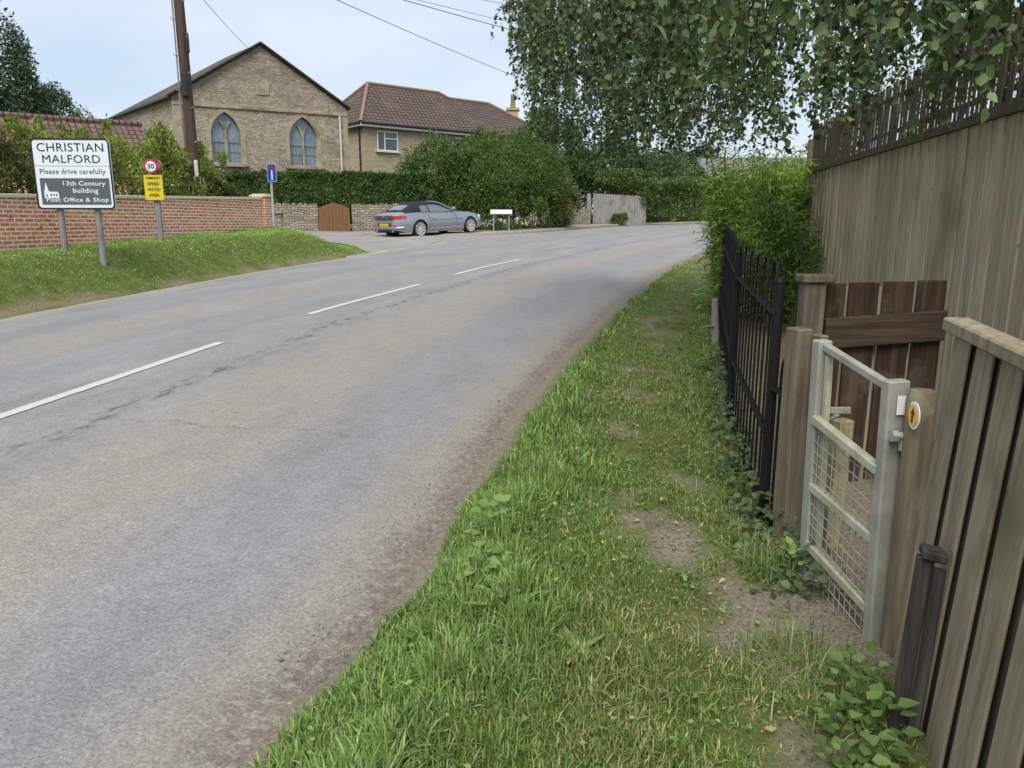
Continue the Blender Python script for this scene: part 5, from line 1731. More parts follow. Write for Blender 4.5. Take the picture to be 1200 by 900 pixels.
for s in (-1, 1):
    V = []
    gxs = np.linspace(.12, 1.86, 16)
    for x in gxs:
        P = roofrow(min(x, 1.22))
        zb = I(x, X_b, Z_b) + .02; wb = I(x, X_w, W_w) * .87
        zt = P[4][1] if x < 1.22 else P[4][1] + (1.0 - P[4][1]) * (x - 1.22) / .70
        wt = P[4][0] if x < 1.22 else P[4][0] + (.74 - P[4][0]) * (x - 1.22) / .70
        zt = max(zt, zb + .01)
        V += [(x, s * (wb - .01), zb), (x, s * (wt - .008), zt)]
    mb = MB(); mb.add(V, [(2 * i, 2 * i + 2, 2 * i + 3, 2 * i + 1) for i in range(15)])
    gl = mb.build('side_window', MT['carglass'], car, local=True, smooth=True)
    mb = MB(); mb.bar((.62, s * .792, .96), (.55, s * .652, 1.29), .03, .02); mb.build('window_pillar', MT['plastic_black'], gl, local=True)
    mb = MB(); mb.tube([(1.16, s * .645, 1.315), (1.45, s * .70, 1.20), (1.95, s * .775, .965)], [.03, .032, .036], 8); mb.build('windscreen_pillar', MT['carpaint'], car, local=True, smooth=True)
    mb = MB()
    pts = [(x, s * (I(x, X_w, W_w) * .885), I(x, X_b, Z_b) + .012) for x in np.linspace(.0, 1.95, 14)]
    mb.tube(pts, .012, 6); mb.build('window_trim', MT['plastic_black'], car, local=True, smooth=True)
    # mirror
    mb = MB(); mb.tube([(1.75, s * .86, 1.0), (1.74, s * .94, 1.03)], .025, 8)
    mb.lathe((1.74, s * 1.0, 1.045), (1, 0, 0), [(0.0, -.07), (.05, -.065), (.078, -.02), (.07, .04), (.03, .075), (0, .085)], 14)
    mb.build('mirror', MT['carpaint'], car, local=True, smooth=True)
    mb = MB()
    def side(x, z, o=.004):
        zb = I(x, X_b, Z_b); rel = (z - .2) / (zb - .2)
        ww = I(x, X_w, W_w) * (0.94 + 0.06 * math.sin(math.pi * min(1, max(0, rel * 1.05))) - 0.05 * max(0, rel - .62) / .38)
        return (x, s * (ww + o), z)
    dr_ = MB()
    dr_.tube([side(.52, z, .001) for z in np.linspace(.28, .90, 8)], .006, 4)
    dr_.tube([side(1.98, z, .001) for z in np.linspace(.28, .89, 8)], .006, 4)
    dr_.tube([side(x, .28, .001) for x in np.linspace(.52, 1.98, 8)], .006, 4)
    dr_.build('door_seam', MT['plastic_black'], car, local=True)
    mb = MB(); mb.tube([side(x, .70, .016) for x in np.linspace(.66, .88, 5)], .013, 6); mb.build('door_handle', MT['carpaint'], car, local=True, smooth=True)
    mb = MB(); mb.tube([side(x, .63, .0) for x in np.linspace(.5, 2.3, 14)], .008, 5); mb.build('side_crease', MT['darkframe'], car, local=True, smooth=True)
    mb = MB(); mb.tube([side(x, .30, .006) for x in np.linspace(.46, 2.32, 12)], .014, 6); mb.build('sill_trim', MT['chrome'], car, local=True, smooth=True)
    # tail lamp wrapping the corner
    V = []
    for k in range(9):
        f = k / 8
        x = -1.025 + .42 * f ** 1.3
        yv = I(x, X_w, W_w) * .965 + .012
        if k == 0: yv -= .16
        if k == 1: yv -= .06
        hgt = .075 * (1 - .55 * max(0, f - .4) / .6)
        V += [(x - .012, s * yv, .79 + .02 * f - hgt * .6), (x - .014, s * (yv - .012), .79 + .02 * f + hgt)]
    mb = MB(); mb.add(V, [(2 * i, 2 * i + 2, 2 * i + 3, 2 * i + 1) for i in range(8)]); mb.build('tail_lamp', MT['lampred'], car, local=True, smooth=True)
    mb = MB(); mb.obox((-1.03, s * .60, .50), (.015, 0, 0), (.012, s * .10, 0), (0, 0, .028)); mb.build('rear_reflector', MT['lampred'], car, local=True, bevel=.006)
    mb = MB(); mb.tube([(-1.06, s * .48, .30), (-.8, s * .48, .31)], .04, 12); mb.build('exhaust_tip', MT['chrome'], car, local=True, smooth=True)
    mb = MB(); mb.lathe((3.52, s * .66, .64), (0.8, s * .55, .25), [(.0, .06), (.07, .055), (.115, .02), (.12, -.05)], 16); mb.build('headlight', MT['lampclear'], car, local=True, smooth=True)
# windscreen
V = []
for k in range(6):
    f = k / 5
    x = 1.22 + (2.02 - 1.22) * f; z = 1.335 + (.985 - 1.335) * f; hw = .62 + (.76 - .62) * f
    V += [(x - .07, -hw, z - .02), (x, -hw * .5, z), (x + .02, 0, z + .004), (x, hw * .5, z), (x - .07, hw, z - .02)]
mb = MB(); mb.add(V, [(5 * i + j, 5 * i + 5 + j, 5 * i + 6 + j, 5 * i + 1 + j) for i in range(5) for j in range(4)]); mb.build('windscreen', MT['carglass'], car, local=True, smooth=True)
mb = MB(); mb.tube([(1.215, -.60, 1.31), (1.235, -.3, 1.345), (1.245, 0, 1.352), (1.235, .3, 1.345), (1.215, .60, 1.31)], .022, 8); mb.build('windscreen_header', MT['carpaint'], car, local=True, smooth=True)
# rear face: dark band between the lamps, plate, bumper lip
mb = MB(); mb.obox((-1.035, 0, .80), (.018, 0, 0), (0, .50, 0), (.006, 0, .085)); bd = mb.build('boot_band', MT['darkframe'], car, local=True, bevel=.012)
mb = MB(); mb.lathe((-1.056, 0, .85), (-1, 0, 0), [(.045, 0), (.045, .008), (0, .009)], 18); mb.build('boot_badge', MT['chrome'], bd, local=True)
mb = MB(); mb.obox((-1.055, 0, .53), (.012, 0, 0), (0, .40, 0), (0, 0, .085)); mb.build('plate_recess', MT['darkframe'], car, local=True)
mb = MB(); mb.obox((-1.072, 0, .53), (.006, 0, 0), (0, .27, 0), (0, 0, .058)); mb.build('number_plate', MT['plateyellow'], car, local=True, bevel=.004)
mb = MB(); mb.tube([(-.78, -.86, .42), (-1.0, -.72, .42), (-1.075, -.45, .42), (-1.085, 0, .42), (-1.075, .45, .42), (-1.0, .72, .42), (-.78, .86, .42)], .035, 8); mb.build('rear_bumper', MT['carpaint'], car, local=True, smooth=True)
mb = MB(); mb.obox((-1.0, 0, .30), (.03, 0, 0), (0, .62, 0), (0, 0, .06)); mb.build('rear_valance', MT['plastic_black'], car, local=True, bevel=.02)
# wheels
wl = None
for cx in (0.0, 2.78):
    for s in (-1, 1):
        if wl is None:
            wl = bpy.data.objects.new('wheel', None); COL.objects.link(wl); wl.parent = car
            MB().lathe((0, 0, 0), (0, 1, 0), [(.245, -.11), (.30, -.115), (.325, -.095), (.33, -.05), (.33, .05), (.325, .095), (.30, .115), (.245, .11), (.22, 0.0), (.245, -.11)], 36).build('tyre', MT['tyre'], wl, smooth=True, local=True)
            mb = MB(); mb.lathe((0, 0, 0), (0, 1, 0), [(.252, -.105), (.246, -.117), (.232, -.112), (.226, -.07), (.226, .1)], 36)
            for k in range(9):
                a = 2 * math.pi * k / 9
                for da in (-.075, .075):
                    c0 = Vector((math.cos(a) * .05, -.075, math.sin(a) * .05)); c1 = Vector((math.cos(a + da * 2.0) * .236, -.108, math.sin(a + da * 2.0) * .236))
                    mb.bar(c0, c1, .028, .025, (-math.sin(a), 0, math.cos(a)))
            mb.lathe((0, 0, 0), (0, -1, 0), [(.075, .05), (.07, .1), (.0, .105)], 18)
            mb.build('rim', MT['alloy'], wl, smooth=True, local=True)
            MB().lathe((0, 0, 0), (0, 1, 0), [(0, -.03), (.226, -.03), (.226, 0.0)], 24).build('brake_disc', MT['plastic_black'], wl, local=True)
            q = wl
        else:
            q = wl.copy(); COL.objects.link(q)
            for cc_ in wl.children:
                d_ = cc_.copy(); COL.objects.link(d_); d_.parent = q
        q.location = (cx, s * .80, .325)
        q.rotation_euler = (0, .4 * (cx + s), 0 if s < 0 else math.pi)

# ------------------------------------------------------------------ beyond the bend
z = float(base_z(40))
t = thing('broken_stone_wall', (3.3, 40.0, z), 'short overgrown stub of stone wall between the big bush and a post', 'wall')
mb = MB()
V = []
rr = random.Random(8)
mb.add(*(lambda P: ([(x, y, z_) for (x, y, z_) in P], [(i, i + 1, i + 8, i + 7) for i in range(6)] + [(i + 14, i + 15, i + 1, i) for i in range(0)]))([(2.4 + k * .28, 39.4 + k * .2, z - .3) for k in range(7)] + [(2.4 + k * .28, 39.4 + k * .2, z + 1.05 + rr.uniform(-.08, .08)) for k in range(7)]))
mb2 = MB()
for k in range(6):
    a = (2.4 + k * .28, 39.4 + k * .2); b = (2.4 + (k + 1) * .28, 39.4 + (k + 1) * .2)
    mb2.prism([(a[0], a[1], z - .3), (b[0], b[1], z - .3), (b[0], b[1], z + 1.0 + rr.uniform(-.1, .1)), (a[0], a[1], z + 1.0 + rr.uniform(-.1, .1))], (-.2, .28, 0))
mb2.build('wall_face', MT['rubble'], t)
mb = MB(); mb.box(2.45, 3.0, 39.3, 39.75, z + 1.08, z + 1.18); mb.build('cope_stone', MT['coping'], t)
t = thing('gate_post', (4.1, 41.3, z), 'weathered grey wooden post left of the far board fence', 'post')
MB().box(4.0, 4.2, 41.2, 41.4, z - .3, z + 1.75).build('post', MT['greywood'], t, bevel=.01)
t = thing('board_fence', (4.35, 42, z), 'weathered grey vertical board fence panel half hidden by ivy across the bend', 'fence')
zf = float(base_z(42.5))
mb = MB()
for k in range(22):
    f = k / 22
    x = 4.38 + 3.1 * f; y = 41.7 + 1.25 * f
    mb.obox((x + .07, y, zf + .72 + rr.uniform(-.012, .012) - .05 * f), (.064, .026, 0), (-.005, .012, 0), (0, 0, .98 - .07 * f))
mb.build('boards', MT['greywood'], t)
mb = MB(); mb.bar((4.35, 41.76, zf + 1.2), (7.5, 43.03, zf + 1.15), .05, .09); mb.build('rail', MT['greywood'], t)
IVY = [(0.085, 0.13, 0.035), (0.12, 0.17, 0.045), (0.055, 0.09, 0.025), (0.16, 0.20, 0.07)]
hedge('ivy_hedge', 'tall light green ivy covered hedge right of the grey board fence', 'hedge', (7.3, 43.6, 0), (13.2, 47.6, 0), 1.6, zf - .1, 3.95, 15000, 0.15, IVY, [4, 4, 3, 1.5], wob=.28)
shrub('ivy_bush', (6.7, 43.5, zf), 'clump of ivy spilling over the top of the grey board fence', 'bush', None, [((6.4, 43.3, 3.75), (1.9, .8, .75), 1.0), ((7.4, 43.2, 2.7), (.6, .6, 1.1), .5)], 8000, .14, IVY, [3, 4, 3, 1.5], nl=30, zmin=zf)
shrub('roadside_weed', (5.9, 41.9, zf), 'low green weed at the foot of the grey board fence', 'weed', None, [((5.9, 41.9, zf + .25), (.45, .3, .4), 1.0)], 700, .12, IVY, [2, 4, 1, 2], nl=10, stems=False, zmin=zf)
# trees behind
def tree(name, x, y, z0, label, group, crown, n, size, pal, wts, tr=.25, nl=40, lr=.3, wr=.55, limbs=5):
    t = thing(name, (x, y, z0), label, 'tree', group)
    PP, UU, CC_ = [], [], []
    tot = sum(c[2] for c in crown)
    for (c, r, sh) in crown:
        m_ = int(n * sh / tot)
        P, u, i = lobed(m_, c, r, nl, lr, inner=.2)
        PP.append(P); UU.append(u)
        CC_.append(gcol(m_, pal, wts, .15) * rng.normal(1, .14, nl).clip(.6, 1.5)[i][:, None])
    P, U_, C = np.concatenate(PP), np.concatenate(UU), np.concatenate(CC_)
    k = P[:, 2] > z0 + .1
    P, U_, C = P[k], U_[k], C[k]
    leafcloud('crown', P, runit(len(P)) + U_ * .4, U_ + runit(len(P)) * .7, size * rng.uniform(.6, 1.4, len(P)), wr, C, MT['leaf'], t, six=False)
    mb = MB()
    c0 = crown[0]
    top = Vector((c0[0][0], c0[0][1], c0[0][2] + c0[1][2] * .5))
    mb.tube([(x, y, z0 - .3), (x + .1, y, z0 + (top.z - z0) * .4), top], [tr, tr * .75, tr * .25], 10)
    for (c, r, sh) in crown:
        for j in range(limbs):
            a = Vector((x + .05, y, z0 + (c[2] - z0) * rng.uniform(.35, .8)))
            e = Vector((c[0] + r[0] * rng.normal(0, .45), c[1] + r[1] * rng.normal(0, .45), c[2] + r[2] * rng.uniform(-.2, .6)))
            mb.tube([a, (a + e) / 2 + Vector((0, 0, .3)), e], [tr * .4, tr * .25, tr * .08], 6)
    mb.build('trunk', MT['bark'], t, smooth=True)
FAR1 = [(0.068, 0.112, 0.042), (0.095, 0.146, 0.055), (0.048, 0.08, 0.034), (0.135, 0.17, 0.068)]
q = at(8, 80, 58)
tree('dark_tree', q.x - 1.5, 58, 1.9, 'tall dark tree at the left edge behind the clay roof', 'trees in the background', [((q.x - 1.5, 58, 8.5), (3.6, 3.5, 7.0), 1.0)], 16000, .26, [(0.065, .10, .055), (.085, .125, .07), (.045, .075, .042)], [3, 3, 2])
q = at(62, 110, 62)
tree('round_tree', q.x, 62, 1.9, 'rounded grey green tree right of the tall dark one behind the clay roof', 'trees in the background', [((q.x - .3, 62, 7.3), (3.0, 3, 4.7), 1.0), ((q.x + 1.6, 62, 5.6), (2.0, 2.2, 3.6), .5)], 15000, .25, [(.09, .13, .075), (.115, .16, .09), (.065, .10, .06)], [3, 3, 2])
tree('garden_tree', 2.4, 45, 1.6, 'bright green tree rising behind the right side of the large bush', 'trees in the background', [((2.2, 45, 4.9), (2.2, 2.2, 3.0), 1.0), ((3.9, 45.5, 3.9), (1.6, 1.8, 2.0), .5)], 16000, .17, [(.06, .115, .03), (.085, .145, .04), (.045, .085, .025)], [3, 3, 2])
tree('garden_tree', 6.0, 49, 1.7, 'dense mid green tree behind the grey board fence', 'trees in the background', [((6.2, 49, 4.2), (2.6, 2.4, 2.6), 1.0), ((9.2, 51, 4.0), (2.4, 2.2, 2.2), .6)], 18000, .18, FAR1, [3, 3, 2, 1])
tree('garden_tree', 11.5, 56, 1.9, 'tree standing behind the ivy hedge near the bend', 'trees in the background', [((11.4, 56, 4.0), (2.6, 2.6, 2.3), 1.0)], 11000, .2, FAR1, [3, 3, 2, 1])
tree('conifer', 19.5, 84, 2.0, 'dark blue green conifer far off beyond the bend', 'trees in the background', [((19.3, 84, 5.2), (3.8, 3, 4.6), 1.0), ((16, 85, 4.4), (3, 3, 4), .7)], 11000, .3, [(.022, .038, .035), (.03, .048, .042), (.018, .03, .028)], [3, 3, 2])
tree('garden_tree', -3.2, 46.5, 1.6, 'tree top showing between the large bush and the house', 'trees in the background', [((-1.4, 47, 4.4), (2.3, 2, 2.6), 1.0)], 8000, .17, BUSH, [3, 3, 2, 1])
hedge('field_hedge', 'dense hedge closing the gardens behind the trees across the bend', 'hedge', (-3.0, 50.5, 0), (17.0, 56.5, 0), 2.0, 1.2, 4.3, 16000, 0.24, FAR1, [3, 3, 2, 1], wob=.5)
# far house with grey roof
q = at(845, 190, 78)
fh = thing('far_house', (q.x + 4, 80, 2.0), 'distant house with a plain grey roof seen above the bamboo', 'house')
x0, x1 = at(826, 200, 78).x, at(990, 200, 78).x
ze, zr = at(845, 214, 78).z, at(845, 183, 80).z
MB().box(x0 + .4, x1 - .4, 78.3, 84.7, 1.4, ze).build('wall', MT['housestone'], fh)
mb = MB(); mb.prism([(x0, 77.9, ze - .05), (x0, 85.1, ze - .05), (x0, 81.5, zr)], (x1 - x0, 0, 0)); mb.build('roof', pmat('grey_roof', [(.13, .125, .13), (.19, .18, .185)], scale=2), fh)

# cables
PT = Vector((-8.72, 21.25, 8.8))
cable((-9.3, 21.25, 8.83), at(292, 58, 40.4), .10, .011, 'thin service cable dropping from the pole to the chapel gable')
def far(a, px, py, Y, k=2.0):
    a = Vector(a)
    return a + (at(px, py, Y) - a) * k
cable((-8.1, 21.25, 8.83), far((-8.1, 21.25, 8.83), 640, 92, 48), .55, .012, 'long cable sagging from the pole top over the tiled house roof')
cable((-8.4, 21.25, 8.83), far((-8.4, 21.25, 8.83), 640, 40, 34), .20, .013, 'thick upper cable running into the birch leaves')
cable((-8.9, 21.25, 8.83), far((-8.9, 21.25, 8.83), 650, 34, 46), .20, .010, 'thin upper cable just above the thick one near the birch leaves')
cable((-9.0, 21.25, 8.83), far((-9.0, 21.25, 8.83), 660, 14, 46), .15, .010, 'topmost thin cable near the upper edge of the sky')
cable((-9.35, 21.25, 8.83), far((-9.35, 21.25, 8.83), -60, 22, 30), .1, .011, 'short cable crossing the top left corner of the sky')

# ------------------------------------------------------------------ right-hand side: bamboo, railings, gate, fences
# bamboo clump: arching culms with narrow leaves
BC = (3.42, 10.3)
bzg = gz1(*BC)
t = thing('bamboo', (BC[0], BC[1], bzg), 'bright green bamboo clump spilling over the far end of the black railings', 'bamboo')
mb = MB()
LP, LA, LC = [], [], []
for k in range(190):
    a = rng.uniform(0, 2 * np.pi); r0_ = 0.70 * math.sqrt(rng.random())
    bx_, by_ = BC[0] + r0_ * math.cos(a) * .9, BC[1] + r0_ * math.sin(a)
    H = rng.uniform(1.0, 2.25)
    lean = rng.uniform(.1, .62) * (0.3 + r0_) * (.45 if math.cos(a) < -.2 else 1)
    pts = []
    for j in range(6):
        f = j / 5
        pts.append(Vector((bx_ + math.cos(a) * lean * f ** 2.2, by_ + math.sin(a) * lean * f ** 2.2, bzg + H * (f - .17 * lean * f ** 3))))
    mb.tube(pts, [.011, .010, .009, .007, .005, .003], 5, caps=False)
    m_ = int(260 * H / 2)
    f = rng.random(m_) ** .7
    i0 = np.minimum((f * 5).astype(int), 4); fr_ = f * 5 - i0
    Pn = np.array([p[:] for p in pts])
    p = Pn[i0] * (1 - fr_[:, None]) + Pn[i0 + 1] * fr_[:, None]
    dirs = runit(m_) * [1, 1, .5]; dirs[:, 2] -= .25
    dirs[:, :2] += np.array([math.cos(a), math.sin(a)]) * .25
    p = p + runit(m_) * rng.random(m_)[:, None] * .26
    LP.append(p); LA.append(dirs)
    tone = rng.normal(1, .15)
    LC.append(gcol(m_, [(.28, .42, .08), (.20, .32, .06), (.38, .50, .13), (.40, .38, .17)], [4, 4, 3, .5]) * max(.6, tone))
mb.build('culms', MT['gatewood'], t)['kind'] = 'stuff'
P, A, C = np.concatenate(LP), np.concatenate(LA), np.concatenate(LC)
k = (P[:, 2] > bzg + .05) & (P[:, 0] > 2.60 + .10 * (P[:, 1] - 10.3) + .12 * rng.normal(0, 1, len(P)))
P, A, C = P[k], A[k], C[k]
leafcloud('foliage', P, A, runit(len(P)) * .6 + [0, 0, .8], rng.uniform(.08, .17, len(P)), .15, C, MT['leaf'], t, fold=.1)
# a second, darker bush between the bamboo and the tall fence
shrub('dark_shrub', (3.1, 8.6, .3), 'dark leafy shrub behind the railings below the bamboo', 'shrub', None, [((3.0, 8.9, .9), (.62, .7, .85), 1.0)], 4200, .085, [(.09, .155, .035), (.13, .21, .05), (.06, .11, .028)], [3, 3, 2], wr=.18, nl=22, lr=.4, six=True)
shrub('field_shrub', (5.2, 12.8, .4), 'green shrub standing between the bamboo and the tall fence', 'shrub', None, [((5.0, 12.8, 1.4), (1.3, 1.2, 1.25), 1.0)], 8000, .10, [(.05, .095, .022), (.09, .15, .035), (.035, .07, .018)], [3, 3, 2], wr=.3, nl=30, lr=.35)

# black hooped railings
RP = [Vector((1.265, 3.57, 0)), Vector((1.60, 5.36, 0)), Vector((2.50, 9.0, 0))]
for p in RP: p.z = .035 * p.y - .03
t = thing('iron_railings', RP[0], 'black painted iron railings with hooped tops along the verge', 'railings')
ZT, ZB_, ZM = 1.075, 0.10, 0.475
for q, hh in zip(RP, (1.235, 1.24, 1.24)):
    mb = MB(); mb.tube([q + Vector((0, 0, -.3)), q + Vector((0, 0, hh))], .026, 10); mb.tube([q + Vector((0, 0, hh)), q + Vector((0, 0, hh + .02))], [.030, .022], 10)
    mb.build('post', MT['blackiron'], t, smooth=True)
def hoop(a, b, zlow, ztop, rad=.0068):
    """two uprights joined by a bow between a and b (foot points)"""
    pts = [a + Vector((0, 0, zlow))]
    hw = (b - a).length / 2
    for k in range(9):
        an = math.pi * k / 8
        pts.append((a + b) / 2 + (a - b).normalized() * hw * math.cos(an) + Vector((0, 0, ztop - hw * 1.25 + hw * 1.25 * math.sin(an))))
    pts.append(b + Vector((0, 0, zlow)))
    mb = MB(); mb.tube(pts, rad, 6); return mb.build('hoop', MT['blackiron'], t, smooth=True)
for a, b in ((RP[0], RP[1]), (RP[1], RP[2])):
    for zz, nm in ((ZT, 'top_rail'), (ZM, 'middle_rail'), (ZB_, 'bottom_rail')):
        mb = MB(); mb.bar(a + Vector((0, 0, zz)), b + Vector((0, 0, zz)), .034, .011, (0, 0, 1) if False else None); mb.build(nm, MT['blackiron'], t)
    Lr = (b - a).length
    n_h = int(Lr / .28)
    for k in range(n_h):
        f0, f1 = (k + .25) / n_h, (k + .75) / n_h
        hoop(lerp(a, b, f0), lerp(a, b, f1), .04, ZT + .245 + rr.uniform(-.008, .008))
# lower end piece beside the timber post
ea, eb = RP[0] + Vector((.005, -.10, 0)), RP[0] + Vector((-.01, -.27, 0))
hoop(ea, eb, -.05, .91)
mb = MB(); mb.bar(RP[0] + Vector((0, -.03, .73)), RP[0] + Vector((-.012, -.34, .73)), .036, .012); mb.build('end_rail', MT['blackiron'], t)
mb = MB(); mb.bar(RP[0] + Vector((0, -.03, .10)), RP[0] + Vector((-.012, -.34, .10)), .036, .012); mb.build('end_rail', MT['blackiron'], t)
# broken old post against the railings
z = gz1(2.18, 8.15)
t = thing('broken_post', (2.18, 8.15, z), 'short broken grey timber post leaning against the railings', 'post')
MB().tube([(2.24, 8.15, z - .2), (2.22, 8.17, z + .25), (2.19, 8.12, z + .50)], [.045, .042, .03], 7).tube([(2.21, 8.17, z + .2), (2.08, 8.0, z + .22), (2.0, 7.93, z + .21)], [.018, .013, .006], 5).build('stump', MT['greywood'], t, smooth=True)
# timber hanging post, split in two
t = thing('timber_post', (1.265, 3.22, .08), 'split grey brown timber post between the railings and the metal gate', 'post')
mb = MB(); mb.obox((1.258, 3.25, .5), (.036, .010, 0), (-.012, .045, 0), (-.006, 0, .655)); mb.build('post', MT['postwood'], t, bevel=.006)
mb = MB(); mb.obox((1.325, 3.19, .49), (.02, .006, 0), (-.01, .035, 0), (-.006, 0, .645)); mb.build('split_half', MT['postwood'], t, bevel=.005)

# galvanised gate
def gp(px, py, Y): return at(px, py, Y)
t = thing('metal_gate', gp(940, 690, 2.98), 'narrow galvanised metal gate with wire mesh between timber posts', 'gate')
hL0, hL1 = gp(945, 690, 2.98), gp(964, 400, 2.98)
mL0, mL1 = gp(1022, 790, 2.5), gp(1050, 447, 2.5)
gd = (hL1 - mL1); gd.z = 0; gd.normalize(); gs_ = Vector((gd.y, -gd.x, 0))
upv = Vector((0, 0, 1))
mb = MB(); mb.bar(hL0 - upv * .02, hL1 + upv * .005, .058, .058, gs_); mb.build('hinge_stile', MT['galv'], t, bevel=.005)
mb = MB(); mb.bar(mL0, mL1 + upv * .005, .078, .05, gs_); mb.build('latch_stile', MT['galv'], t, bevel=.005)
gl_ = [((967, 406), (1042, 453)), ((955, 491), (1030, 551)), ((952, 570), (1026, 633)), ((947, 637), (1020, 715)), ((942, 692), (1012, 785))]
bars_ = []
for k, (l, r_) in enumerate(gl_):
    a, b = gp(l[0], l[1], 2.96), gp(r_[0], r_[1], 2.51)
    bars_.append((a, b))
    mb = MB(); mb.bar(a, b, .036 if k else .03, .036 if k else .03); mb.build('bar', MT['galv'] if k == 0 else MT['galvgreen'], t, bevel=.004)
mb = MB(); mb.bar(hL0 + upv * .05 - gd * .06, hL1 - upv * .05 - gd * .06, .022, .022, gs_); mb.build('inner_upright', MT['galvgreen'], t)
mb = MB()
tl, tr_ = bars_[1]; bl, br = bars_[4]
for k in range(1, 12):
    f = k / 12
    mb.tube([lerp(tl, tr_, f), lerp(bl, br, f)], .0022, 5, caps=False)
for k in range(1, 17):
    f = k / 17
    mb.tube([lerp(tl, bl, f), lerp(tr_, br, f)], .0022, 5, caps=False)
o = mb.build('wire_mesh', MT['galv'], t); o['kind'] = 'stuff'
# latch, bolt, label on the gate
hq = lerp(hL0, hL1, .55)
mb = MB(); mb.bar(gp(968, 481, 2.93), gp(997, 481, 2.88), .028, .012, (0, 0, 1)); mb.build('hinge_bracket', MT['galv'], t, bevel=.003)
mb = MB(); mb.bar(gp(972, 492, 2.93), gp(982, 486, 2.90), .012, .02, (0, 0, 1)); mb.build('bracket_stay', MT['galv'], t)
mb = MB(); mb.lathe(gp(991, 480, 2.865), (0, -1, 0), [(.011, 0), (.011, .01), (0, .012)], 8); mb.build('bolt', MT['galv'], t)
mf = Vector((-.25, -1, 0)).normalized()
c = gp(1048, 511, 2.455)
mb = MB(); mb.tube([c, c + Vector((.055, .0, 0))], .014, 8); mb.tube([c + Vector((-.012, 0, 0)), c + Vector((.01, 0, 0))], .021, 6); mb.tube([c + Vector((.03, 0, -.012)), c + Vector((.03, 0, -.05))], .011, 6); mb.build('latch_bolt', MT['galv'], t, smooth=True)
side_n = -gs_ if gs_.x > 0 else gs_
so_ = lerp(mL0, mL1, .82)
fo_ = -gd                      # stile face towards the camera
c = at(1056, 475, 2.466)
xr_ = Vector((-fo_.y, fo_.x, 0)); xr_ = xr_ if xr_.x > 0 else -xr_
put(plate_mesh([rrect(.030, .066, .002)], .0015), 'white_label', MT['white'], t, frame(c, xr_, (0, 0, 1)))
mb = MB(); mb.tube([lerp(mL0, mL1, .05) + gs_ * .047, lerp(mL0, mL1, .40) + gs_ * .047], .009, 6); mb.build('drop_rod', MT['galv'], t, smooth=True)

# round gate post with its waymark
pb_, pt_ = Vector((1.372, 2.43, -.15)), Vector((1.362, 2.43, 1.06))
t = thing('round_gate_post', (1.36, 2.40, .03), 'round lichen stained timber gate post carrying a yellow waymark disc', 'post')
MB().tube([pb_, Vector((1.367, 2.43, .5)), pt_ - upv * .02, pt_], [.050, .046, .044, .038], 18).build('post', MT['gatepost'], t, smooth=True)
t2 = thing('waymark_disc', (1.30, 2.355, .99), 'round white and yellow waymark disc nailed to the round gate post', 'waymark')
nx_ = Vector((-.99, .12, 0)).normalized()
xd = Vector((-nx_.y, nx_.x, 0)); xd = xd if xd.dot(Vector((1, 0, 0))) > 0 else -xd
cW = Vector((1.362, 2.43, .985)) + nx_ * .046 + Vector((-.0, -.05, 0))
dk = put(plate_mesh([circ(.046, 28)], .003), 'disc', MT['white'], t2, frame(cW, xd, (0, 0, 1)))
put(plate_mesh([circ(.036, 28)], .001), 'yellow_field', MT['orange'], t2, frame(cW + nx_ * .0032, xd, (0, 0, 1)))
arw = [(-.006, -.024), (.006, -.024), (.006, .004), (.016, .004), (0, .026), (-.016, .004), (-.006, .004)]
put(plate_mesh([arw], .001), 'arrow', MT['signblack'], t2, frame(cW + nx_ * .0045, xd, (0, 0, 1)))

MT['shadeboard'] = pmat('gap_shade_board', [(.028, .024, .016), (.06, .05, .034), (.085, .072, .05)], **WOODS)  # back boards: shade of the gaps between front boards, put into the colour
# feather-edge fence at the near right
def board_fence(t, name, A, B, H, bw, mat, lean=0.0, step=.016, cap=None, n=None, fold=None, z0=-.05, thick=.018, jit=.006, part='boards', ztop=None):
    """boards from A to B; each board's B-side edge stands proud of the next"""
    A, B = Vector(A), Vector(B)
    d = (B - A); Lh = math.hypot(d.x, d.y); d = d.normalized()
    dh = Vector((d.x, d.y, 0)).normalized()
    nh = Vector((dh.y, -dh.x, 0))
    if nh.dot(Vector((-A.x, -A.y, 0))) < 0: nh = -nh
    n = n or int(Lh / bw)
    upl = (upv + (-nh) * math.tan(lean)).normalized()
    mb = MB()
    for k in range(n):
        f = (k + .5) / n
        p = lerp(A, B, f)
        w2 = Lh / n / 2
        ax = (dh * w2 * 1.012 + nh * step * .55)
        ay = nh.cross(upv); ayn = ax.cross(upl).normalized()
        h = H + rr.uniform(-jit, jit)
        c = p + upl * (h + z0) / 2 + upl * 0
        mb.obox(c + nh * rr.uniform(-.002, .002), ax, ayn * thick / 2, upl * (h - z0) / 2)
    mb.build(part, mat, t, bevel=.003)
    return nh, dh, upl
FA, FB = Vector((1.312, 2.33, -.02)), Vector((.93, .75, -.06))
t = thing('near_fence', FA, 'grey brown feather edge board fence at the near right corner', 'fence')
dh = (FB - FA); LF = dh.length; dh.z = 0; dh.normalize(); nh = Vector((dh.y, -dh.x, 0)); nh = nh if nh.x < 0 else -nh
upl = (upv - nh * math.tan(R(3.2))).normalized()
ayn = dh.cross(upl).normalized()
if ayn.dot(nh) < 0: ayn = -ayn
pitch_ = .19
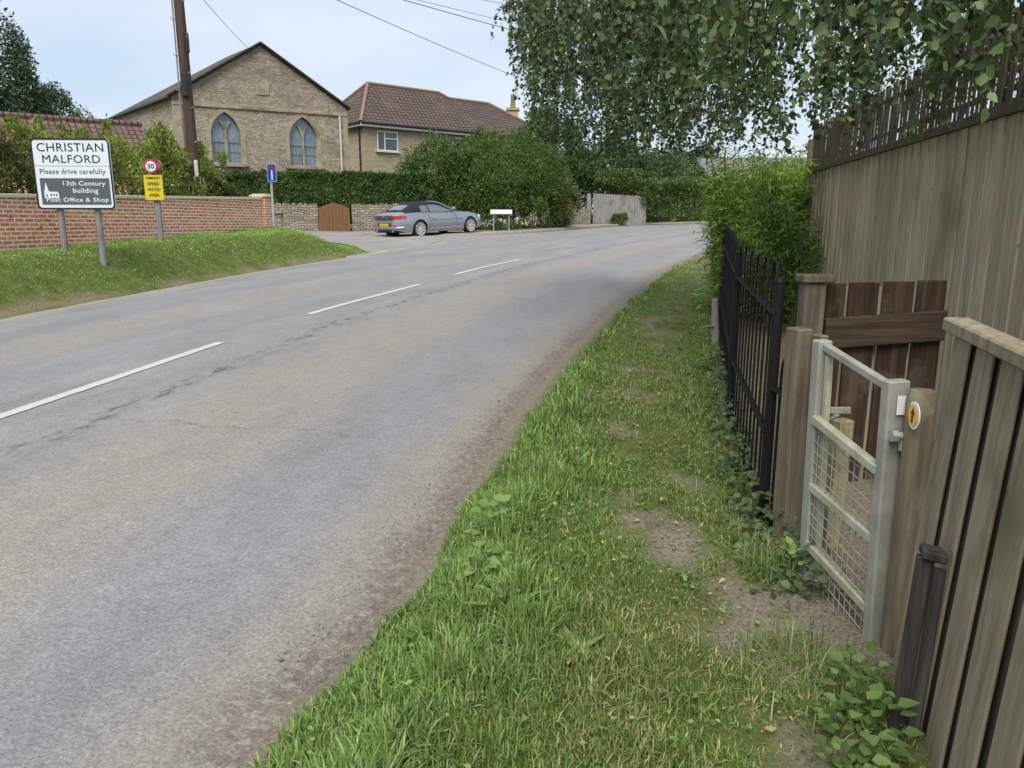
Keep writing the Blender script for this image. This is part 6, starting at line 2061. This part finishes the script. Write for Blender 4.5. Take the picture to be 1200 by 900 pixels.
for k in range(int(LF / pitch_)):
    p = lerp(FA, FB, (k * pitch_ + .072) / LF)
    mb = MB()
    mb.obox(p + upl * .60 + ayn * rr.uniform(.0, .004), dh * rr.uniform(.064, .071), ayn * .005, upl * (.69 + rr.uniform(-.004, .004)))
    mb.build('board', MT['fencewood'], t, bevel=.003)
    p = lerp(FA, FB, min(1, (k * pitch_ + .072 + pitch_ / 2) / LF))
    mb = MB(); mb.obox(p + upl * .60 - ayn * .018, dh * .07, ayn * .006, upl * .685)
    mb.build('back_board', MT['shadeboard'], t)
a = FA + upl * 1.315 - dh * .03; b = FB + upl * 1.315
mb = MB(); mb.bar(a, b, .075, .042, nh); mb.build('capping_rail', MT['fencewood'], t, bevel=.006)
mb = MB(); mb.bar(FA + upl * 1.0 - nh * .06, FB + upl * 1.0 - nh * .06, .05, .08, nh); mb.bar(FA + upl * .3 - nh * .06, FB + upl * .3 - nh * .06, .05, .08, nh); mb.build('back_rails', MT['fencewood'], t)
# old black rail post in front of the fence end
q0, q1 = Vector((1.165, 2.02, -.25)), Vector((1.20, 2.03, .655))
t = thing('black_post', (1.215, 2.02, -.02), 'dark weather blackened post leaning on the near end of the board fence', 'post')
MT['blackwood'] = pmat('blackened_timber', [(.018, .017, .015), (.05, .046, .04), (.09, .084, .075)], **WOODS)
mb = MB(); mb.bar(q0 + Vector((-.005, 0, 0)), q1, .026, .045, (-.5, -.86, 0)); mb.build('post', MT['blackwood'], t, bevel=.004)
mb = MB(); mb.bar(q0 + Vector((.036, -.02, 0)), q1 + Vector((.036, -.02, -.03)), .016, .035, (-.5, -.86, 0)); mb.build('batten', MT['blackwood'], t, bevel=.004)
mb = MB(); mb.obox(q1 + Vector((.018, -.01, .012)), (.030, -.010, -.004), (.010, .032, 0), (0, 0, .015)); mb.build('cap', MT['blackwood'], t, bevel=.006)

# tall board fence with a lath trellis on top
TA, TB, TC = Vector((3.66, 9.55, .22)), Vector((3.05, 5.95, .215)), Vector((2.42, 2.4, .21))
t = thing('tall_fence', TB, 'tall pale vertical board fence with a dark lath trellis along its top', 'fence')
for a, b, H in ((TA, TB, 1.98), (TB, TC, 1.98)):
    nhT, dhT, _ = board_fence(t, 'x', a, b, H, .165, MT['tallwood'], step=.011, z0=-.4, thick=.016, part='boards')
    a1, b1 = a + upv * (H + .025), b + upv * (H + .025)
    mb = MB(); mb.bar(a1 + nhT * .012, b1 + nhT * .012, .055, .06, nhT); mb.build('top_rail', MT['trelliswood'], t, bevel=.004)
    L_ = (b - a).length
    n_l = int(L_ / .066)
    mb = MB()
    for k in range(n_l):
        f = (k + .5) / n_l
        p = lerp(a1, b1, f)
        hh = .48 + .05 * math.sin(k * 1.7) * .4 + rr.uniform(-.03, .03)
        mb.bar(p + upv * .028 + nhT * rr.uniform(.0, .012), p + upv * (.028 + hh) + dhT * rr.uniform(-.015, .015), .024, .012, dhT)
    o = mb.build('trellis_laths', MT['trelliswood'], t)
    for zz in (.12, .40):
        mb = MB(); mb.bar(a1 + upv * zz - nhT * .012, b1 + upv * zz - nhT * .012, .015, .03, nhT); mb.build('trellis_rail', MT['trelliswood'], t)
MB().box(TA.x - .04, TA.x + .06, TA.y - .05, TA.y + .05, -.1, 2.6).build('end_post', MT['tallwood'], t)
# brown stained panel at the back of the gate enclosure
t = thing('brown_panel', (1.72, 4.05, .1), 'short dark brown boarded panel with one broad rail behind the metal gate', 'fence panel')
for k, (xa, xb_) in enumerate(((1.70, 1.80), (1.825, 1.985), (2.02, 2.185), (2.215, 2.37))):
    mb = MB(); mb.box(xa, xb_, 4.06 + .1 * (xa - 1.7), 4.08 + .1 * (xa - 1.7), -.05, 1.285 + .004 * k); mb.build('board', MT['brownwood'], t, bevel=.003)
mb = MB(); mb.obox((2.03, 4.065, 1.035), (.345, .035, .018), (0, .022, 0), (0, 0, .082)); mb.build('rail', MT['brownrail'], t, bevel=.004)
mb = MB(); mb.box(1.795, 1.83, 4.10, 4.14, -.05, 1.26); mb.box(1.985, 2.02, 4.12, 4.15, -.05, 1.26); mb.box(2.185, 2.215, 4.14, 4.17, -.05, 1.26); mb.build('back_laths', MT['tallwood'], t)
mb = MB(); mb.box(1.555, 1.665, 3.99, 4.09, -.1, 1.29); ps = mb.build('post', MT['postwood'], t, bevel=.006)
mb = MB(); mb.box(1.535, 1.70, 3.97, 4.11, 1.293, 1.335); mb.build('cap', MT['postwood'], ps, bevel=.006)
# short panel closing the side of the enclosure, and lichen post seen through the mesh
zz = gp(1010, 640, 3.3)
t = thing('lichen_post', (1.50, 3.3, .05), 'pale yellow green lichened stake seen through the gate mesh', 'stake')
MB().obox((1.49, 3.3, .33), (.036, .01, 0), (-.01, .036, 0), (.012, 0, .40)).build('stake', MT['lichenwood'], t, bevel=.006)
# pale panel post at the right edge
t = thing('pale_panel', (2.33, 3.1, .1), 'pale grey weathered panel standing at the right edge before the tall fence', 'fence panel')
MT['paleboard'] = pmat('pale_grey_board', [(.25, .23, .22), (.36, .335, .325), (.42, .40, .39)], scale=3, stretch=(.6, .6, 9), bump=.4, bdist=.004, blot=(.2, .18, .17), bsc=3)
mb = MB(); mb.box(2.20, 2.75, 3.17, 3.20, -.05, 1.62); mb.build('board', MT['paleboard'], t, bevel=.004)
mb = MB(); mb.box(2.18, 2.25, 3.12, 3.165, -.05, 1.20); mb.build('batten', MT['paleboard'], t, bevel=.004)

# ------------------------------------------------------------------ weeping birch over the verge
BX, BY = 6.6, 8.6
bz0 = gz1(BX, BY)
t = thing('birch_tree', (BX, BY, bz0), 'weeping birch hanging its leafy twigs over the verge and the tall fence', 'tree')
MB().tube([(BX, BY, bz0 - .4), (BX + .05, BY, 2.0), (BX - .05, BY + .1, 5.0), (BX - .1, BY, 8.5), (BX, BY, 11.5)], [.24, .20, .16, .09, .03], 14).build('trunk', MT['birchbark'], t, smooth=True)
tw = MB()
LP, LA, LN, LS, LC = [], [], [], [], []
BIRCH = [(.052, .088, .026), (.078, .122, .038), (.034, .058, .019), (.15, .20, .075), (.22, .21, .07)]
def zlow(x, y):
    """how low the twigs hang at (x, y)"""
    b = 2.22 + .010 * y + .35 * (vnoise(x, y, .8, 71) - .5)
    b = b + 1.0 * (1 - sstep(-.3, .8, x))            # the tips lift at the outer edge
    return float(b)
lim = []
# main limbs reach out over the road side
for k in range(17):
    az = R(rng.uniform(118, 262))                    # towards -x
    ln = rng.uniform(4.3, 6.4)
    h0 = rng.uniform(4.2, 7.0)
    tip = Vector((BX + math.cos(az) * ln, BY + math.sin(az) * ln, h0 + rng.uniform(-.4, .6)))
    mid = Vector((BX + math.cos(az) * ln * .5, BY + math.sin(az) * ln * .5, h0 + 1.3))
    pts = [Vector((BX, BY, h0 - .3))]
    for j in range(1, 9):
        f = j / 8
        pts.append(Vector((BX, BY, h0 - .3)) * (1 - f) ** 2 + mid * 2 * f * (1 - f) + tip * f * f)
    MB().tube(pts, [.06 * (1 - f / 9) + .006 for f in range(9)], 7).build('limb', MT['twig'], t, smooth=True)
    lim.append(pts)
def hang(x, y, ztop, zbot, dens, size, sway=.12):
    bough = rng.random() < .09
    sway = .55 if bough else rng.uniform(.1, .32)
    """one pendulous twig with side shoots and leaves"""
    n = 9
    ph = rng.uniform(0, 6.28); ph2 = rng.uniform(0, 6.28)
    pts = []
    L_ = ztop - zbot
    for j in range(n):
        f = j / (n - 1)
        pts.append((x + sway * L_ * .35 * math.sin(ph + f * 2.3), y + sway * L_ * .35 * math.sin(ph2 + f * 2.1), ztop - L_ * f))
    tw.tube(pts, list(np.linspace(.016 if bough else .006, .0014, n)), 5, caps=False)
    Pn = np.array(pts)
    tone = rng.normal(1, .16)
    strands = [Pn]
    for q in range(int(L_ * 3.2)):
        i = rng.integers(1, n - 1)
        a = Pn[i]
        dv = np.array([math.cos(rng.uniform(0, 6.28)), math.sin(rng.uniform(0, 6.28)), 0])
        l2 = rng.uniform(.18, .45)
        st_ = np.array([a + dv * l2 * .55 * math.sin(f * 1.5) + np.array([0, 0, -l2 * (.15 * f + .75 * f * f)]) for f in np.linspace(0, 1, 5)])
        strands.append(st_)
        tw.tube([tuple(p) for p in st_], [.002, .0018, .0015, .0012, .0008], 3, caps=False)
    for st_ in strands:
        seg = np.linalg.norm(np.diff(st_, axis=0), axis=1).sum()
        m_ = max(2, int(seg * dens))
        f = rng.random(m_) * (len(st_) - 1.001)
        i = f.astype(int); fr_ = (f - i)[:, None]
        p = st_[i] * (1 - fr_) + st_[i + 1] * fr_
        d = runit(m_) * [1, 1, .5]; d[:, 2] -= .75
        LP.append(p + runit(m_) * .018); LA.append(d); LN.append(runit(m_) + [-.3, -.5, .35])
        LS.append(size * rng.uniform(.6, 1.3, m_))
        LC.append(gcol(m_, BIRCH, [4, 4, 3, 1.2, .12], .15) * max(.65, tone))
nt_ = 0
for pts in lim:
    Ln_ = len(pts)
    for q in range(11):
        f = rng.uniform(.22, 1.0) * (Ln_ - 1.01)
        i = int(f)
        p = lerp(pts[i], pts[i + 1], f - i)
        x, y = p.x + rng.normal(0, .35), p.y + rng.normal(0, .35)
        if y < 2.6 or x < -.25: continue
        zb = zlow(x, y) + abs(rng.normal(0, .6))
        zt = min(p.z, zb + rng.uniform(2.0, 3.6))
        if zt - zb < .5: continue
        hang(x, y, zt, zb, 30, .047)
# the dense curtain over the verge
for q in range(430):
    x = rng.uniform(-.05, 3.3); y = rng.uniform(5.2, 12.5)
    if x > xfence(y) + 1.6 or rng.random() < .06 + .5 * float(vnoise(x, y, .7, 77) > .68): continue
    if x / y > .36 or (x / y > .27 and rng.random() < .45): continue
    zb = zlow(x, y) + .02 + abs(rng.normal(0, .45))
    hang(x, y, max(zb + .5, 1.75 + .275 * y + rng.uniform(-.1, .4)), zb, 34, .047)
# nearer twigs over the gate and the tall fence
for q in range(190):
    y = rng.uniform(2.7, 6.0); x = rng.uniform(.45, 3.6)
    if q > 110: x = y * rng.uniform(.40, .66)
    px_ = 600 + 880 * x / y
    zb = 2.02 + .03 * y + abs(rng.normal(0, .32)) + (.12 if x / y > .42 else 0)
    if x / y < .2: zb += .15
    hang(x, y, max(zb + .35, 1.75 + .3 * y + rng.uniform(-.1, .5)), zb, 30, .053)
ow = tw.build('twigs', MT['twig'], t); ow['kind'] = 'stuff'
P, A, Nn, S_, C = (np.concatenate(q) for q in (LP, LA, LN, LS, LC))
print('birch leaves', len(P))
leafcloud('leaves', P, A, Nn, S_, .78, C, MT['birchleaf'], t, fold=.22)['kind'] = 'stuff'

# ------------------------------------------------------------------ small things on the verge
def weed(name, x, y, label, kind, n, size, spread, h, group=None, pal=LUSH):
    z = gz1(x, y)
    t = thing(name, (x, y, z), label, 'grass tuft' if kind == 'tuft' else 'weed', group)
    if kind in ('tuft', 'strap'):
        r_ = spread * .45 * np.sqrt(rng.random(n)); a = rng.uniform(0, 2 * np.pi, n)
        bx_, by_ = x + r_ * np.cos(a), y + r_ * np.sin(a)
        hh = h * rng.uniform(.5, 1.25, n)
        blades('blades', bx_, by_, hh, np.full(n, .0042 if kind == 'tuft' else .013) * rng.uniform(.6, 1.2, n), gcol(n, LUSH if kind == 'strap' else DULL + LUSH[:2], [4, 4, 2, .5] if kind == 'strap' else [3, 3, 2, 1.4, 1, 2, 2], .15), lean=.75 if kind == 'tuft' else .5, parent=t, bend=1.2)
        MB().tube([(x, y, z - .02), (x + .01, y, z + h * .35)], [.004, .002], 5).build('stem', MT['leafstem'], t)
        return
    a = rng.uniform(0, 2 * np.pi, n)
    P = np.stack([x + np.cos(a) * spread * .25 * rng.random(n), y + np.sin(a) * spread * .25 * rng.random(n), z + h * .25 * rng.random(n)], 1)
    A = np.stack([np.cos(a), np.sin(a), rng.uniform(.25, 1.1, n) * h / spread], 1)
    if kind == 'mound':
        P = P + np.stack([np.cos(a) * spread * .6 * rng.random(n), np.sin(a) * spread * .6 * rng.random(n), h * rng.random(n)], 1)
        A[:, 2] *= .3
    leafcloud('leaves', P, A, np.tile([0, 0, 1.0], (n, 1)) + runit(n) * .35, size * rng.uniform(.6, 1.2, n), .34 if kind == 'dock' else (.75 if kind == 'mound' else .14), gcol(n, pal, [4, 4, 2, .3], .12), MT['leaf'], t, fold=.3)
    mb = MB()
    for k in range(3):
        mb.tube([(x + rng.normal(0, .01), y + rng.normal(0, .01), z - .02), (x + rng.normal(0, spread * .12), y + rng.normal(0, spread * .12), z + h * .7)], [.004, .002], 5)
    mb.build('stem', MT['leafstem'], t)
MT['leafstem'] = pmat('green_stem', [(.10, .15, .04), (.15, .2, .06)], scale=9, bump=0)
WL = [('broadleaf_weed', -.02, 2.62, 'broad leaved dock growing in the long grass at the bottom of the photo', 'dock', 9, .16, .16, .14),
      ('broadleaf_weed', .22, 2.35, 'single flat pale dock leaf cluster lying on the short grass near the bottom', 'dock', 5, .13, .14, .06),
      ('broadleaf_weed', -.08, 3.35, 'nettle like weed with bright leaves at the tarmac side of the long grass', 'mound', 34, .06, .16, .14),
      ('broadleaf_weed', -.12, 2.9, 'low broad leaved weed at the very edge of the tarmac', 'mound', 26, .06, .14, .09),
      ('long_leaf_weed', .42, 5.55, 'tall clump of broad strap leaves at the tarmac edge halfway along the verge', 'strap', 60, .24, .30, .19),
      ('long_leaf_weed', .25, 4.95, 'second clump of strap leaves just nearer than the tall one', 'strap', 40, .2, .26, .15),
      ('bindweed', 1.02, 1.95, 'bright broad leaved creeper at the foot of the near board fence', 'mound', 55, .055, .18, .15),
      ('bindweed', 1.10, 2.12, 'leafy creeper beside the foot of the round gate post', 'mound', 44, .05, .15, .16),
      ('bindweed', .92, 1.78, 'small creeper patch in the bottom right corner', 'mound', 40, .045, .15, .10),
      ('tall_grass_tuft', 1.12, 3.05, 'shaggy tuft of long grass left of the gate hinge', 'tuft', 420, .24, .26, .15),
      ('tall_grass_tuft', .98, 2.28, 'shaggy tuft of long grass in front of the metal gate', 'tuft', 700, .24, .46, .13),
      ('tall_grass_tuft', .86, 3.05, 'small grass tuft standing alone on the bare earth', 'tuft', 170, .12, .16, .07),
      ('herb', 1.17, 2.92, 'small bright green herb at the foot of the gate hinge post', 'mound', 26, .05, .07, .16)]
for (nm, x, y, lab, kd, n, sz, sprd, h) in WL:
    weed(nm, x, y, lab, kd, n, sz, sprd, h, pal=LUSH if nm != 'bindweed' else [(.14, .23, .06), (.17, .26, .08), (.10, .17, .045), (.25, .27, .1)])
n = 900
x = rng.uniform(.3, 1.4, n); y = rng.uniform(2.1, 4.2, n)
k = (rng.random(n) < bare(x, y)) & (x < xfence(y))
x, y = x[k], y[k]; n = len(x)
s = rng.uniform(.002, .008, n)
Vg = oct_[None] * s[:, None, None] * rng.uniform(.6, 1.3, (n, 6, 1)) + np.stack([x, y, gz(x, y) + .2 * s], 1)[:, None]
Fg = ((np.arange(n) * 6)[:, None, None] + fo[None]).reshape(-1, 3)
tag(fast_mesh('small_stones', Vg.reshape(-1, 3), [Fg], MT['grit'], uv=False), 'small stones scattered over the bare earth by the metal gate', 'stones', kind='stuff')
# bits of leaf and twig trodden into the bare earth
n = 9000
x = rng.uniform(.1, 1.4, n); y = rng.uniform(1.8, 7.5, n)
pb2 = bare(x, y) + .12 + .5 * (np.hypot(x - 1.1, (y - 2.6) / 1.3) < .5)
k = (rng.random(n) < pb2) & (x < xfence(y)) & (-sdist(x, y, CR) > .3)
x, y = x[k], y[k]; n = len(x)
P = np.stack([x, y, gz(x, y) + .004 + .01 * rng.random(n)], 1)
tag(leafcloud('leaf_litter', P, runit(n) * [1, 1, .2], runit(n) * .4 + [0, 0, 1], rng.uniform(.006, .024, n), .4,
              gcol(n, [(.20, .14, .08), (.33, .26, .16), (.12, .085, .055), (.40, .36, .26)], [3, 3, 3, 1]), MT['petal'], six=False), 'scraps of dry leaf and twig trodden into the bare earth by the gate', 'leaf litter', kind='stuff')
# fallen leaves: one small curled leaf copied about
MT['deadleaf'] = pmat('fallen_leaf', [(.22, .14, .07), (.38, .29, .15), (.33, .29, .12)], scale=25, bump=0)
lf = None
spots = []
for k in range(95):
    y = 2.0 + 6.5 * rng.random() ** 1.4
    x = float(np.interp(y, [2, 3, 5, 8.5], [.75, .75, .9, 1.5])) + rng.normal(0, .33 if k % 3 else .12)
    if x > xfence(y) - .05 or -sdist([x], [y], CR)[0] < .15: continue
    spots.append((x, y))
for (x, y) in spots:
    z = gz1(x, y) + (.012 if bare(np.array([x]), np.array([y]))[0] > .5 else .03)
    if lf is None:
        V = [(0, -.022, .004), (.012, -.006, .010), (.010, .010, .009), (0, .026, .0), (-.010, .010, .011), (-.012, -.006, .012), (0, 0, .002)]
        me = bpy.data.meshes.new('fallen_leaf')
        me.from_pydata(V, [], [(6, 0, 1), (6, 1, 2), (6, 2, 3), (6, 3, 4), (6, 4, 5), (6, 5, 0)])
        me.materials.append(MT['deadleaf'])
        lf = bpy.data.objects.new('fallen_leaf', me)
        q = lf
    else:
        q = lf.copy()
    COL.objects.link(q)
    tag(q, 'small dry yellow brown leaf fallen on the verge', 'leaf', 'fallen leaves on the verge')
    s_ = rng.uniform(.35, .85)
    q.scale = (s_, s_, s_)
    q.location = (x, y, z)
    q.rotation_euler = (rng.normal(0, .3), rng.normal(0, .3), rng.uniform(0, 6.28))
